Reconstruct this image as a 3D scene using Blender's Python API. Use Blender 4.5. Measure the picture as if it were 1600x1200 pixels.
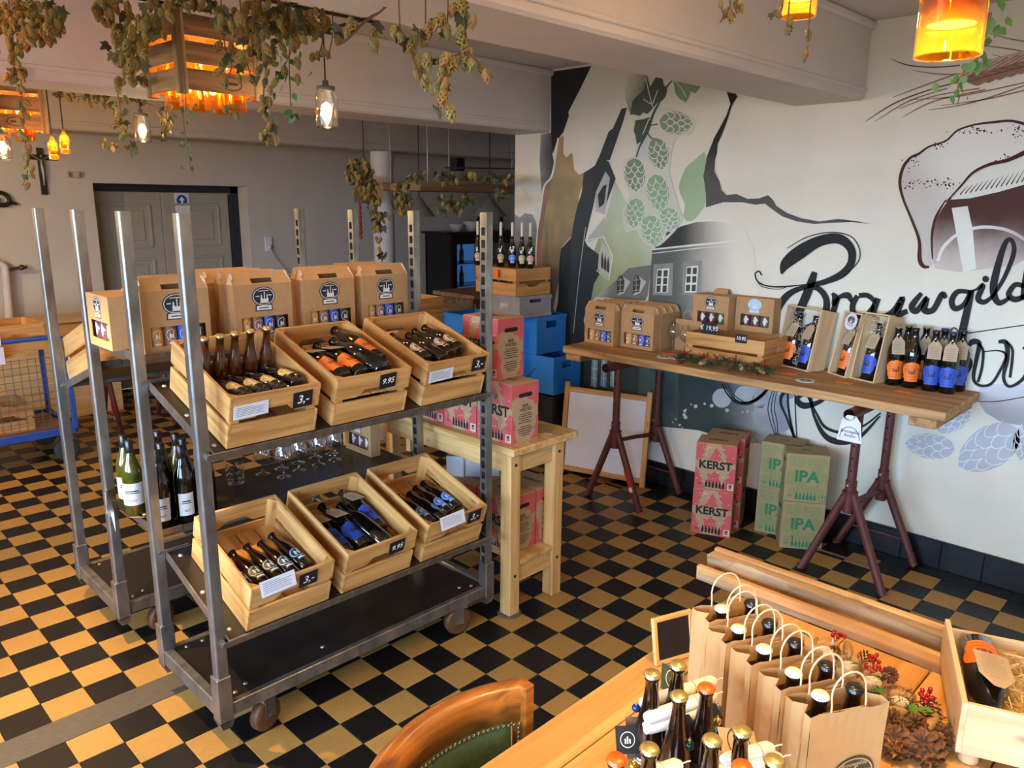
import bpy, bmesh, math, random
from math import sin, cos, pi, radians as rad
from mathutils import Matrix, Vector
random.seed(7)
for _o in list(bpy.data.objects):
    bpy.data.objects.remove(_o)
SC = bpy.context.scene
COL = SC.collection

# ---------------------------------------------------------------- camera
FPX = 1211.359
RW = (Vector((0.704913, -0.709241, 0.008648)), Vector((-0.154844, -0.165775, -0.973931)), Vector((0.692186, 0.685198, -0.226679)))   # camera right, down, forward in world axes
CW = Vector((-2.39117, -2.05592, 1.87742))
cam_data = bpy.data.cameras.new('camera')
cam_data.sensor_fit = 'HORIZONTAL'
cam_data.sensor_width = 36.0
cam_data.lens = FPX / 1600 * 36.0
cam_data.clip_start = 0.05
cam_data.clip_end = 60
camera = bpy.data.objects.new('camera', cam_data)
COL.objects.link(camera)
_r, _d, _f = RW
camera.matrix_world = Matrix(((_r.x, -_d.x, -_f.x, CW.x), (_r.y, -_d.y, -_f.y, CW.y), (_r.z, -_d.z, -_f.z, CW.z), (0, 0, 0, 1)))
SC.camera = camera

# ---------------------------------------------------------------- world, daylight, exposure
SC.view_settings.view_transform = 'Standard'
SC.view_settings.look = 'None'
SC.view_settings.gamma = 1.0
SC.view_settings.use_curve_mapping = False
SC.view_settings.exposure = 0.12
SC.cycles.max_bounces = 8; SC.cycles.glossy_bounces = 3; SC.cycles.transmission_bounces = 4; SC.cycles.transparent_max_bounces = 14
world = bpy.data.worlds.new('sky')
SC.world = world
world.use_nodes = True
DAY = (0.44, 0.66, 1.0)          # overcast daylight, cool against the warm lamps
world.node_tree.nodes['Background'].inputs[0].default_value = (*DAY, 1)
world.node_tree.nodes['Background'].inputs[1].default_value = 38.0
XL, XR, YF, YB, ZC = -4.2, 1.935, -4.6, 5.9, 2.80     # room: left wall, mural wall, wall behind camera, far wall, ceiling
WINDOWS_LEFT = [(-4.0, -2.5), (-2.0, -0.5), (0.0, 1.5)]
WINDOWS_FRONT = []
def window_portal(loc, rot, sx, sy):
    """lets Cycles sample the sky through a window opening"""
    d = bpy.data.lights.new('window_portal', 'AREA')
    d.shape = 'RECTANGLE'; d.size = sx; d.size_y = sy; d.cycles.is_portal = True
    o = bpy.data.objects.new('window_portal', d); COL.objects.link(o)
    o.location = loc; o.rotation_euler = rot
for _a, _b in WINDOWS_LEFT: window_portal((XL - 0.29, (_a + _b) / 2, 1.55), (0, -pi / 2, 0), 1.5, _b - _a)
for _a, _b in WINDOWS_FRONT: window_portal(((_a + _b) / 2, YF - 0.29, 1.55), (pi / 2, 0, 0), _b - _a, 1.5)

# ---------------------------------------------------------------- measuring helpers (photograph pixel -> point of a real plane)
def ray(px, py):
    return _r * ((px - 800) / FPX) + _d * ((py - 600) / FPX) + _f
def onz(px, py, z=0.0):
    d = ray(px, py); return CW + d * ((z - CW.z) / d.z)
def onx(px, py, x):
    d = ray(px, py); return CW + d * ((x - CW.x) / d.x)
def ony(px, py, y):
    d = ray(px, py); return CW + d * ((y - CW.y) / d.y)
def at(px, py, dep):
    return CW + ray(px, py) * dep
def proj(p):
    q = Vector(p) - CW
    return (800 + FPX * q.dot(_r) / q.dot(_f), 600 + FPX * q.dot(_d) / q.dot(_f))

def zat(py, x, y):
    lo, hi = -1.0, 4.0
    for _ in range(50):
        m = (lo + hi) / 2
        if proj((x, y, m))[1] > py: lo = m
        else: hi = m
    return m

# ---------------------------------------------------------------- materials
MATS = {}
def lin(c):
    return tuple((x / 12.92 if x <= 0.04045 else ((x + 0.055) / 1.055) ** 2.4) for x in c)
def hexc(h):
    return lin(tuple(int(h[i:i + 2], 16) / 255 for i in (0, 2, 4)))
def _nt(name):
    m = bpy.data.materials.new(name); m.use_nodes = True
    nt = m.node_tree
    b = nt.nodes['Principled BSDF']
    return m, nt, b
def node(nt, t, **kw):
    n = nt.nodes.new(t)
    for k, v in kw.items():
        setattr(n, k, v)
    return n
def mat(name, c, rough=0.6, metal=0.0, var=0.12, scale=14.0, bump=0.0, spec=None, c2=None, coat=0.0, stretch=None, detail=4.0, emis=0.0):
    """plain surface with mild noise variation in colour and relief"""
    if name in MATS:
        return MATS[name]
    if isinstance(c, str): c = hexc(c)
    m, nt, b = _nt(name)
    if c2 is None:
        c2 = tuple(max(0, x * (1 - var)) for x in c); c1 = tuple(min(1, x * (1 + var * 0.6)) for x in c)
    else:
        c1 = c
        if isinstance(c2, str): c2 = hexc(c2)
    tc = node(nt, 'ShaderNodeTexCoord')
    nz = node(nt, 'ShaderNodeTexNoise'); nz.inputs['Scale'].default_value = scale; nz.inputs['Detail'].default_value = detail
    src = tc.outputs['Object']
    if stretch:
        mp = node(nt, 'ShaderNodeMapping'); mp.inputs['Scale'].default_value = stretch
        nt.links.new(src, mp.inputs['Vector']); src = mp.outputs['Vector']
    nt.links.new(src, nz.inputs['Vector'])
    rp = node(nt, 'ShaderNodeValToRGB')
    rp.color_ramp.elements[0].position = 0.3; rp.color_ramp.elements[1].position = 0.7
    rp.color_ramp.elements[0].color = (*c2, 1); rp.color_ramp.elements[1].color = (*c1, 1)
    nt.links.new(nz.outputs['Fac'], rp.inputs['Fac'])
    nt.links.new(rp.outputs['Color'], b.inputs['Base Color'])
    b.inputs['Roughness'].default_value = rough; b.inputs['Metallic'].default_value = metal
    if spec is not None: b.inputs['Specular IOR Level'].default_value = spec
    if coat: b.inputs['Coat Weight'].default_value = coat; b.inputs['Coat Roughness'].default_value = 0.08
    if emis:
        nt.links.new(rp.outputs['Color'], b.inputs['Emission Color']); b.inputs['Emission Strength'].default_value = emis
    if bump:
        bp = node(nt, 'ShaderNodeBump'); bp.inputs['Strength'].default_value = bump; bp.inputs['Distance'].default_value = 0.004
        nt.links.new(nz.outputs['Fac'], bp.inputs['Height']); nt.links.new(bp.outputs['Normal'], b.inputs['Normal'])
    MATS[name] = m
    return m
def wood(name, light, dark, axis='x', rough=0.55, scale=1.0, knots=True, bump=0.15, coat=0.0):
    """timber: long grain along one object axis, rings and a few knots"""
    if name in MATS:
        return MATS[name]
    if isinstance(light, str): light = hexc(light)
    if isinstance(dark, str): dark = hexc(dark)
    m, nt, b = _nt(name)
    tc = node(nt, 'ShaderNodeTexCoord'); oi = node(nt, 'ShaderNodeObjectInfo')
    va = node(nt, 'ShaderNodeVectorMath', operation='MULTIPLY_ADD')
    va.inputs[1].default_value = (1, 1, 1)
    cb = node(nt, 'ShaderNodeCombineXYZ')
    ml = node(nt, 'ShaderNodeMath', operation='MULTIPLY'); ml.inputs[1].default_value = 9.7
    nt.links.new(oi.outputs['Random'], ml.inputs[0])
    for i in range(3): nt.links.new(ml.outputs[0], cb.inputs[i])
    nt.links.new(tc.outputs['Object'], va.inputs[0]); nt.links.new(cb.outputs[0], va.inputs[2])
    mp = node(nt, 'ShaderNodeMapping')
    s = [26 * scale] * 3; s['xyz'.index(axis)] = 1.6 * scale
    mp.inputs['Scale'].default_value = s
    nt.links.new(va.outputs[0], mp.inputs['Vector'])
    n1 = node(nt, 'ShaderNodeTexNoise'); n1.inputs['Scale'].default_value = 1.0; n1.inputs['Detail'].default_value = 6; n1.inputs['Distortion'].default_value = 0.7
    nt.links.new(mp.outputs[0], n1.inputs['Vector'])
    rp = node(nt, 'ShaderNodeValToRGB')
    rp.color_ramp.elements[0].position = 0.34; rp.color_ramp.elements[1].position = 0.62
    rp.color_ramp.elements[0].color = (*dark, 1); rp.color_ramp.elements[1].color = (*light, 1)
    nt.links.new(n1.outputs['Fac'], rp.inputs['Fac'])
    out = rp.outputs['Color']
    if knots:
        mk = node(nt, 'ShaderNodeMapping'); sk = [11 * scale] * 3; sk['xyz'.index(axis)] = 4.5 * scale
        mk.inputs['Scale'].default_value = sk
        nt.links.new(va.outputs[0], mk.inputs['Vector'])
        vo = node(nt, 'ShaderNodeTexVoronoi'); vo.inputs['Scale'].default_value = 1.0
        nt.links.new(mk.outputs[0], vo.inputs['Vector'])
        r2 = node(nt, 'ShaderNodeValToRGB')
        r2.color_ramp.elements[0].position = 0.03; r2.color_ramp.elements[1].position = 0.13
        r2.color_ramp.elements[0].color = (0.38, 0.3, 0.25, 1); r2.color_ramp.elements[1].color = (1, 1, 1, 1)
        nt.links.new(vo.outputs['Distance'], r2.inputs['Fac'])
        mx = node(nt, 'ShaderNodeMix', data_type='RGBA', blend_type='MULTIPLY'); mx.inputs['Factor'].default_value = 0.75
        nt.links.new(out, mx.inputs['A']); nt.links.new(r2.outputs['Color'], mx.inputs['B'])
        out = mx.outputs['Result']
    nt.links.new(out, b.inputs['Base Color'])
    b.inputs['Roughness'].default_value = rough
    if coat: b.inputs['Coat Weight'].default_value = coat; b.inputs['Coat Roughness'].default_value = 0.15
    if bump:
        bp = node(nt, 'ShaderNodeBump'); bp.inputs['Strength'].default_value = bump; bp.inputs['Distance'].default_value = 0.003
        nt.links.new(n1.outputs['Fac'], bp.inputs['Height']); nt.links.new(bp.outputs['Normal'], b.inputs['Normal'])
    MATS[name] = m
    return m
def thin_glass(name, tint=(1, 1, 1), gloss=0.1, rough=0.02, body=0.0):
    """thin-walled glass: clear (tinted) transmission with reflections that grow at grazing angles"""
    if name in MATS:
        return MATS[name]
    m, nt, b = _nt(name)
    nt.nodes.remove(b)
    out = nt.nodes['Material Output']
    tr = node(nt, 'ShaderNodeBsdfTransparent'); tr.inputs[0].default_value = (*tint, 1)
    gl = node(nt, 'ShaderNodeBsdfGlossy'); gl.inputs['Roughness'].default_value = rough
    lw = node(nt, 'ShaderNodeLayerWeight'); lw.inputs['Blend'].default_value = 0.35
    mr = node(nt, 'ShaderNodeMapRange'); mr.inputs['To Min'].default_value = gloss * 0.4; mr.inputs['To Max'].default_value = min(1, gloss * 5)
    nt.links.new(lw.outputs['Facing'], mr.inputs['Value'])
    mx = node(nt, 'ShaderNodeMixShader')
    nt.links.new(mr.outputs[0], mx.inputs[0]); nt.links.new(tr.outputs[0], mx.inputs[1]); nt.links.new(gl.outputs[0], mx.inputs[2])
    res = mx.outputs[0]
    if body:
        df = node(nt, 'ShaderNodeBsdfTranslucent'); df.inputs[0].default_value = (*tint, 1)
        m2 = node(nt, 'ShaderNodeMixShader'); m2.inputs[0].default_value = body
        nt.links.new(res, m2.inputs[1]); nt.links.new(df.outputs[0], m2.inputs[2]); res = m2.outputs[0]
    nt.links.new(res, out.inputs['Surface'])
    MATS[name] = m
    return m
def glow(name, c, strength):
    if name in MATS:
        return MATS[name]
    m, nt, b = _nt(name)
    nt.nodes.remove(b)
    e = node(nt, 'ShaderNodeEmission'); e.inputs[0].default_value = (*c, 1); e.inputs[1].default_value = strength
    nt.links.new(e.outputs[0], nt.nodes['Material Output'].inputs['Surface'])
    MATS[name] = m
    return m

# ---------------------------------------------------------------- mesh building
class MB:
    def __init__(s):
        s.v = []; s.f = []; s.mi = []; s.sm = []
    def add(s, vs, fs, mi=0, smooth=False, M=None):
        o = len(s.v)
        s.v += [tuple(M @ Vector(p)) for p in vs] if M is not None else [tuple(p) for p in vs]
        for f in fs:
            s.f.append([i + o for i in f]); s.mi.append(mi); s.sm.append(smooth)
        return s
    def box(s, c, d, mi=0, M=None, bev=0.0):
        x, y, z = (d[0] / 2, d[1] / 2, d[2] / 2)
        if bev <= 0:
            vs = [(c[0] + i * x, c[1] + j * y, c[2] + k * z) for i in (-1, 1) for j in (-1, 1) for k in (-1, 1)]
            fs = [(0, 1, 3, 2), (4, 6, 7, 5), (0, 4, 5, 1), (2, 3, 7, 6), (0, 2, 6, 4), (1, 5, 7, 3)]
            return s.add(vs, fs, mi, False, M)
        b = min(bev, x * .95, y * .95, z * .95)
        vs = []; idx = {}
        for i in (-1, 1):
            for j in (-1, 1):
                for k in (-1, 1):
                    for a, p in enumerate(((i * x, j * (y - b), k * (z - b)), (i * (x - b), j * y, k * (z - b)), (i * (x - b), j * (y - b), k * z))):
                        idx[(i, j, k, a)] = len(vs); vs.append((c[0] + p[0], c[1] + p[1], c[2] + p[2]))
        fs = []
        for i in (-1, 1):
            q = [idx[(i, -1, -1, 0)], idx[(i, 1, -1, 0)], idx[(i, 1, 1, 0)], idx[(i, -1, 1, 0)]]; fs.append(q if i > 0 else q[::-1])
            q = [idx[(-1, i, -1, 1)], idx[(-1, i, 1, 1)], idx[(1, i, 1, 1)], idx[(1, i, -1, 1)]]; fs.append(q if i > 0 else q[::-1])
            q = [idx[(-1, -1, i, 2)], idx[(1, -1, i, 2)], idx[(1, 1, i, 2)], idx[(-1, 1, i, 2)]]; fs.append(q if i > 0 else q[::-1])
        for i in (-1, 1):
            for j in (-1, 1):
                q = [idx[(i, j, -1, 0)], idx[(i, j, -1, 1)], idx[(i, j, 1, 1)], idx[(i, j, 1, 0)]]; fs.append(q if i * j > 0 else q[::-1])
                q = [idx[(-1, i, j, 1)], idx[(-1, i, j, 2)], idx[(1, i, j, 2)], idx[(1, i, j, 1)]]; fs.append(q if i * j > 0 else q[::-1])
                q = [idx[(i, -1, j, 2)], idx[(i, -1, j, 0)], idx[(i, 1, j, 0)], idx[(i, 1, j, 2)]]; fs.append(q if i * j > 0 else q[::-1])
                for k in (-1, 1):
                    q = [idx[(i, j, k, 0)], idx[(i, j, k, 1)], idx[(i, j, k, 2)]]; fs.append(q if i * j * k > 0 else q[::-1])
        return s.add(vs, fs, mi, False, M)
    def tube(s, pts, r, n=8, mi=0, M=None, caps=True, smooth=True):
        pts = [Vector(p) for p in pts]
        rs = r if isinstance(r, (list, tuple)) else [r] * len(pts)
        vs = []; fs = []; up = None
        for i, p in enumerate(pts):
            t = (pts[min(i + 1, len(pts) - 1)] - pts[max(i - 1, 0)])
            t = t.normalized() if t.length > 1e-9 else Vector((0, 0, 1))
            if up is None:
                up = Vector((0, 0, 1)) if abs(t.z) < 0.9 else Vector((1, 0, 0))
            a = (up - t * up.dot(t))
            a = a.normalized() if a.length > 1e-6 else t.orthogonal().normalized()
            b2 = t.cross(a); up = a
            for k in range(n):
                w = 2 * pi * k / n
                vs.append(p + (a * cos(w) + b2 * sin(w)) * rs[i])
        for i in range(len(pts) - 1):
            for k in range(n):
                fs.append((i * n + k, i * n + (k + 1) % n, (i + 1) * n + (k + 1) % n, (i + 1) * n + k))
        s.add(vs, fs, mi, smooth, M)
        if caps:
            o = (len(pts) - 1) * n
            s.add(vs[:n], [tuple(range(n))[::-1]], mi, False, M)
            s.add(vs[o:], [tuple(range(n))], mi, False, M)
        return s
    def lathe(s, prof, n=20, mi=0, M=None, smooth=True, a0=0.0, a1=2 * pi):
        full = abs(a1 - a0 - 2 * pi) < 1e-6
        k = n if full else n + 1
        vs = []; fs = []
        for r, z in prof:
            for i in range(k):
                w = a0 + (a1 - a0) * i / n
                vs.append((r * cos(w), r * sin(w), z))
        for j in range(len(prof) - 1):
            for i in range(n):
                i2 = (i + 1) % k
                fs.append((j * k + i, j * k + i2, (j + 1) * k + i2, (j + 1) * k + i))
        return s.add(vs, fs, mi, smooth, M)
    def prism(s, poly, z0, z1, mi=0, M=None, side=None):
        n = len(poly)
        vs = [(p[0], p[1], z0) for p in poly] + [(p[0], p[1], z1) for p in poly]
        s.add(vs, [tuple(range(n))[::-1], tuple(range(n, 2 * n))], mi, False, M)
        s.add(vs, [(i, (i + 1) % n, n + (i + 1) % n, n + i) for i in range(n)], mi if side is None else side, False, M)
        return s
    def poly(s, pts, mi=0, M=None):
        return s.add(pts, [tuple(range(len(pts)))], mi, False, M)
    def sphere(s, c, r, n=12, mi=0, M=None, sc=(1, 1, 1)):
        vs = []; fs = []; h = max(4, n // 2)
        for j in range(h + 1):
            t = pi * j / h
            for i in range(n):
                w = 2 * pi * i / n
                vs.append((c[0] + r * sc[0] * sin(t) * cos(w), c[1] + r * sc[1] * sin(t) * sin(w), c[2] + r * sc[2] * cos(t)))
        for j in range(h):
            for i in range(n):
                fs.append((j * n + i, (j + 1) * n + i, (j + 1) * n + (i + 1) % n, j * n + (i + 1) % n))
        return s.add(vs, fs, mi, True, M)
    def build(s, name, mats, parent=None, loc=None, rot=None, label=None):
        me = bpy.data.meshes.new(name)
        me.from_pydata(s.v, [], s.f)
        mats = mats if isinstance(mats, (list, tuple)) else [mats]
        for m in mats: me.materials.append(m)
        me.polygons.foreach_set('material_index', s.mi)
        me.polygons.foreach_set('use_smooth', s.sm)
        me.update()
        return link(name, me, parent, loc, rot, label)
def link(name, me, parent=None, loc=None, rot=None, label=None):
    o = bpy.data.objects.new(name, me); COL.objects.link(o)
    if parent is not None: o.parent = parent
    if loc is not None: o.location = loc
    if rot is not None: o.rotation_euler = rot
    if label: o['label'] = label
    return o
def tag(o, label, cat, group=None):
    o['label'] = label; o['category'] = cat
    if group: o['group'] = group
    return o
def thing(name, label, cat, loc=(0, 0, 0), rot=(0, 0, 0), group=None):
    o = link(name, None, None, loc, rot)
    o.empty_display_size = 0.05
    return tag(o, label, cat, group)
KIDS = {}
def clone(root, loc=None, rot=None, label=None, group=None, cat=None):
    """copy of a thing with copies of its parts and sub-parts (meshes are shared)"""
    def cp(o, par):
        c = o.copy(); COL.objects.link(c); c.parent = par
        for ch in o.children: cp(ch, c)
        return c
    r = cp(root, None)
    if loc is not None: r.location = loc
    if rot is not None: r.rotation_euler = rot
    if label: r['label'] = label
    if group: r['group'] = group
    if cat: r['category'] = cat
    return r
class Proto:
    """first use returns the thing itself, later uses copies of it"""
    def __init__(s, maker): s.maker = maker; s.first = None
    def put(s, label, loc, rot=(0, 0, 0), group=None, cat=None):
        if s.first is None:
            s.first = s.maker(); o = s.first
            o.location = loc; o.rotation_euler = rot; o['label'] = label
            if group: o['group'] = group
            if cat: o['category'] = cat
            return o
        return clone(s.first, loc, rot, label, group, cat)
def struct(o, label=None):
    o['kind'] = 'structure'
    if label: o['label'] = label
    return o
def TR(loc=(0, 0, 0), rot=(0, 0, 0), sc=(1, 1, 1)):
    from mathutils import Euler
    return Matrix.LocRotScale(Vector(loc), Euler(rot), Vector(sc))
def smoothpath(pts, k=6):
    """Catmull-Rom through tuples of any length"""
    out = []
    P = [pts[0]] + list(pts) + [pts[-1]]
    for i in range(1, len(P) - 2):
        for j in range(k):
            t = j / k
            out.append(tuple(0.5 * (2 * b + (c - a) * t + (2 * a - 5 * b + 4 * c - d) * t * t + (3 * b - a - 3 * c + d) * t ** 3) for a, b, c, d in zip(P[i - 1], P[i], P[i + 1], P[i + 2])))
    out.append(tuple(pts[-1]))
    return out
_TXT = {}
def text_tris(s, bold=0.0, shear=0.0):
    """outline of a line of lettering as flat triangles, 1 unit high, centred"""
    k = (s, bold, shear)
    if k not in _TXT:
        cu = bpy.data.curves.new('lettering_curve', 'FONT'); cu.body = s; cu.align_x = 'CENTER'; cu.align_y = 'CENTER'
        cu.offset = bold; cu.shear = shear; cu.resolution_u = 3; cu.size = 1.0
        o = bpy.data.objects.new('lettering_curve', cu); COL.objects.link(o)
        dg = bpy.context.evaluated_depsgraph_get(); dg.update()
        me = bpy.data.meshes.new_from_object(o.evaluated_get(dg))
        vs = [tuple(v.co) for v in me.vertices]; fs = [tuple(p.vertices) for p in me.polygons]
        bpy.data.objects.remove(o); bpy.data.curves.remove(cu); bpy.data.meshes.remove(me)
        _TXT[k] = (vs, fs)
    return _TXT[k]
def put_text(mb, s, M, size, mi=0, bold=0.0, shear=0.0, sx=1.0):
    vs, fs = text_tris(s, bold, shear)
    mb.add([(x * size * sx, y * size, 0) for x, y, z in vs], fs, mi, False, M)
def face_matrix(origin, right, up):
    """maps (u, v, w) on a flat face: u right, v up, w outwards"""
    r = Vector(right).normalized(); u = Vector(up).normalized(); n = r.cross(u)
    o = Vector(origin)
    return Matrix(((r.x, u.x, n.x, o.x), (r.y, u.y, n.y, o.y), (r.z, u.z, n.z, o.z), (0, 0, 0, 1)))
# ================================================================ structure
T = 0.15
M_plaster = mat('wall_plaster', 'dcd5be', 0.9, var=0.05, scale=3, bump=0.05)
M_ceil = mat('ceiling_plaster', 'cfc6bd', 0.9, var=0.05, scale=4, bump=0.04)
M_greywall = mat('far_wall_paint', 'c8beb0', 0.9, var=0.05, scale=3)
M_pinkwall = M_greywall
M_grout = mat('floor_grout', '3a2f22', 0.9)
def tile_mat(name, c, rough, amt):
    m, nt, b = _nt(name)
    g = node(nt, 'ShaderNodeNewGeometry')
    sc_ = node(nt, 'ShaderNodeVectorMath', operation='SCALE'); sc_.inputs['Scale'].default_value = 1 / T
    fl = node(nt, 'ShaderNodeVectorMath', operation='FLOOR')
    wn = node(nt, 'ShaderNodeTexWhiteNoise')
    nt.links.new(g.outputs['Position'], sc_.inputs[0]); nt.links.new(sc_.outputs[0], fl.inputs[0]); nt.links.new(fl.outputs[0], wn.inputs['Vector'])
    nz = node(nt, 'ShaderNodeTexNoise'); nz.inputs['Scale'].default_value = 38; nz.inputs['Detail'].default_value = 5
    nt.links.new(g.outputs['Position'], nz.inputs['Vector'])
    ad = node(nt, 'ShaderNodeMath', operation='MULTIPLY_ADD'); ad.inputs[1].default_value = 0.45
    nt.links.new(wn.outputs['Value'], ad.inputs[0]); nt.links.new(nz.outputs['Fac'], ad.inputs[2])
    rp = node(nt, 'ShaderNodeValToRGB'); rp.color_ramp.elements[0].position = 0.3; rp.color_ramp.elements[1].position = 1.0
    rp.color_ramp.elements[0].color = (*[x * (1 - amt) for x in c], 1); rp.color_ramp.elements[1].color = (*[x * (1 + amt) for x in c], 1)
    nt.links.new(ad.outputs[0], rp.inputs['Fac']); nt.links.new(rp.outputs['Color'], b.inputs['Base Color'])
    b.inputs['Roughness'].default_value = rough
    rr = node(nt, 'ShaderNodeMapRange'); rr.inputs['To Min'].default_value = rough - .1; rr.inputs['To Max'].default_value = rough + .14
    nt.links.new(nz.outputs['Fac'], rr.inputs['Value']); nt.links.new(rr.outputs[0], b.inputs['Roughness'])
    b.inputs['Specular IOR Level'].default_value = 0.3
    MATS[name] = m
    return m
M_tile_y = tile_mat('ochre_tile', hexc('9a733a'), 0.42, 0.14)
M_tile_d = tile_mat('black_tile', hexc('120f0e'), 0.38, 0.25)

b = MB(); b.box(((XL + 6.6) / 2, (YF + YB + 1) / 2, -0.06), (6.6 - XL, YB + 1 - YF, 0.1))
floor = struct(b.build('floor', M_grout), 'chequered floor of ochre and black square tiles')
def tile_mesh(name, m):
    q = MB(); q.box((0, 0, -0.0052), (T - 0.0022, T - 0.0022, 0.0104), bev=0.0012)
    o = q.build(name, m, floor); return o
def tile_is_dark(i, j):
    return (i + j) % 2 != 0 or i == 12
seen = []; other = []
for i in range(int(XL / T), 44):
    for j in range(int(YF / T), int(YB / T) + 2):
        if i >= 13 and j < 15: continue
        x, y = (i + .5) * T, (j + .5) * T
        if j == 5 and x < -1.36: continue
        q = Vector((x, y, 0)) - CW
        vis = False
        if q.dot(_f) > 0.5:
            px, py = proj((x, y, 0))
            if -20 < px < 1620 and 560 < py < 1225:
                behind_table = py > 1020 + (1035 - px) * 0.66 and px > 740
                if not behind_table and not (px > 1060 and py > 900 + 0.37 * (px - 1110)): vis = True
        (seen if vis else other).append((q.length, i, j))
seen.sort()
_tp = {}
for n, (d, i, j) in enumerate(seen[:300]):
    dk = tile_is_dark(i, j)
    if dk not in _tp:
        o = _tp[dk] = tile_mesh('floor_tile', M_tile_d if dk else M_tile_y)
    else:
        o = link('floor_tile', _tp[dk].data, floor)
    o.location = ((i + .5) * T, (j + .5) * T, random.uniform(-.0004, .0004))
b = MB()
for d, i, j in seen[300:] + other:
    b.box(((i + .5) * T, (j + .5) * T, -0.0052), (T - 0.0022, T - 0.0022, 0.0104), 1 if tile_is_dark(i, j) else 0)
o = b.build('floor_tile_field', [M_tile_y, M_tile_d], floor); o['kind'] = 'stuff'
b = MB(); b.box(((XL - 1.36) / 2, 5.5 * T, -0.005), (-1.36 - XL, T - .002, .0102))
b.build('threshold_strip', mat('grey_stone_strip', '4c4234', 0.75, var=.35, scale=9, stretch=(3, 22, 1)), floor, label='worn grey strip let into the tiled floor')

def wallbox(name, x0, x1, y0, y1, z0, z1, m, label=None, parent=None):
    q = MB(); q.box(((x0 + x1) / 2, (y0 + y1) / 2, (z0 + z1) / 2), (x1 - x0, y1 - y0, z1 - z0))
    o = q.build(name, m, parent)
    if parent is None: struct(o, label)
    return o
WT = 0.35
q = MB(); q.box((0, 0, -.65), (90, 90, .1)); struct(q.build('ground', mat('yard_paving', '4a4a44', .9)), 'paved yard outside the windows')
wall_right = wallbox('wall_right', XR, XR + WT, YF, 2.215, 0, ZC, M_plaster, 'white wall painted with a beer mural')
wallbox('wall_bar_side', XR + WT, 6.6, 2.0, 2.2, 0, ZC, M_greywall, 'side wall of the bar behind the mural wall')
wallbox('wall_far_right', 6.6, 6.8, 2.0, YB + .5, 0, ZC, M_greywall, 'grey end wall of the bar')
wallbox('ceiling', XL, 6.8, YF, YB + .6, ZC, ZC + .15, M_ceil, 'pale plaster ceiling')
# wall with windows on the left and behind the camera
def window_wall(name, horiz, openings, lo, hi):
    q = MB(); z0, z1 = 0.8, 2.3
    def bx(a, c, za, zb):
        if horiz: q.box(((a + c) / 2, YF - .15, (za + zb) / 2), (c - a, .3, zb - za))
        else: q.box((XL - .15, (a + c) / 2, (za + zb) / 2), (.3, c - a, zb - za))
    p = lo
    for a, c in openings:
        bx(p, a, 0, ZC); bx(a, c, 0, z0); bx(a, c, z1, ZC); p = c
    bx(p, hi, 0, ZC)
    struct(q.build(name, M_pinkwall), 'cream wall with tall windows' if openings else 'cream wall behind the viewer')
    for n, (a, c) in enumerate(openings):
        w = MB(); cx = (a + c) / 2
        for s_ in (a + .03, cx, c - .03):
            if horiz: w.box((s_, YF - .2, 1.55), (.06, .06, 1.5))
            else: w.box((XL - .2, s_, 1.55), (.06, .06, 1.5))
        for z in (z0 + .03, 1.7, z1 - .03):
            if horiz: w.box((cx, YF - .2, z), (c - a, .058, .06))
            else: w.box((XL - .2, cx, z), (.058, c - a, .06))
        struct(w.build('window_%d' % (n + (4 if horiz else 1)), mat('window_paint', 'e8e6e0', .5)), 'white window frame')
window_wall('wall_left', False, WINDOWS_LEFT, YF, YB + .4)
window_wall('wall_front', True, WINDOWS_FRONT, XL - .3, XR + WT)

# far wall with the recessed double door
DX0 = ony(146, 300, YB).x; DX1 = ony(386, 300, YB).x; DZ = 2.03
DY = YB + 0.28
wall_back = wallbox('wall_back', XL, DX0, YB, YB + .45, 0, ZC, M_pinkwall, 'cream far wall left of the double door')
q = MB()
q.box(((DX1 + 6.7) / 2, YB + .225, ZC / 2), (6.7 - DX1, .45, ZC)); q.box(((DX0 + DX1) / 2, YB + .225, (DZ + ZC) / 2), (DX1 - DX0, .45, ZC - DZ))
struct(q.build('wall_back_bar', M_greywall), 'grey far wall between the double door and the bar')
M_door = mat('door_paint', 'a39c8b', 0.5, var=.06, scale=5)
M_frame = mat('dark_door_frame', '20262c', 0.5)
door = MB(); door.box(((DX0 + DX1) / 2, DY + .03, (DZ - .09) / 2), (DX1 - DX0, .02, DZ - .09))
door = struct(door.build('door_1', M_door), 'grey-beige panelled double door in a dark frame')
q = MB(); q.box(((DX0 + DX1) / 2, DY - .02, DZ - .035), (DX1 - DX0, .1, .07)); q.box((DX1 - .045, DY - .02, DZ / 2), (.09, .1, DZ)); q.build('door_frame', M_frame, door)
leafw = (DX1 - .09 - DX0) / 2
for n in range(2):
    x0 = DX0 + n * leafw; x1 = x0 + leafw - .004
    l = MB(); l.box(((x0 + x1) / 2, DY, (DZ - .07) / 2), (x1 - x0, .035, DZ - .07), bev=.004); leaf = l.build('door_leaf', M_door, door)
    for za, zb in ((.2, .62), (.74, 1.3), (1.42, 1.84)):
        p = MB(); cx = (x0 + x1) / 2; w = (x1 - x0) - .24; cz = (za + zb) / 2; h = zb - za
        for sx, sz, ww, hh in ((0, h / 2, w, .025), (0, -h / 2, w, .025), (w / 2, 0, .025, h), (-w / 2, 0, .025, h)):
            p.box((cx + sx, DY - .022, cz + sz), (ww, .016, hh), bev=.004)
        p.box((cx, DY - .02, cz), (w - .12, .012, h - .12), bev=.01)
        p.build('door_panel', M_door, leaf)
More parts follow.
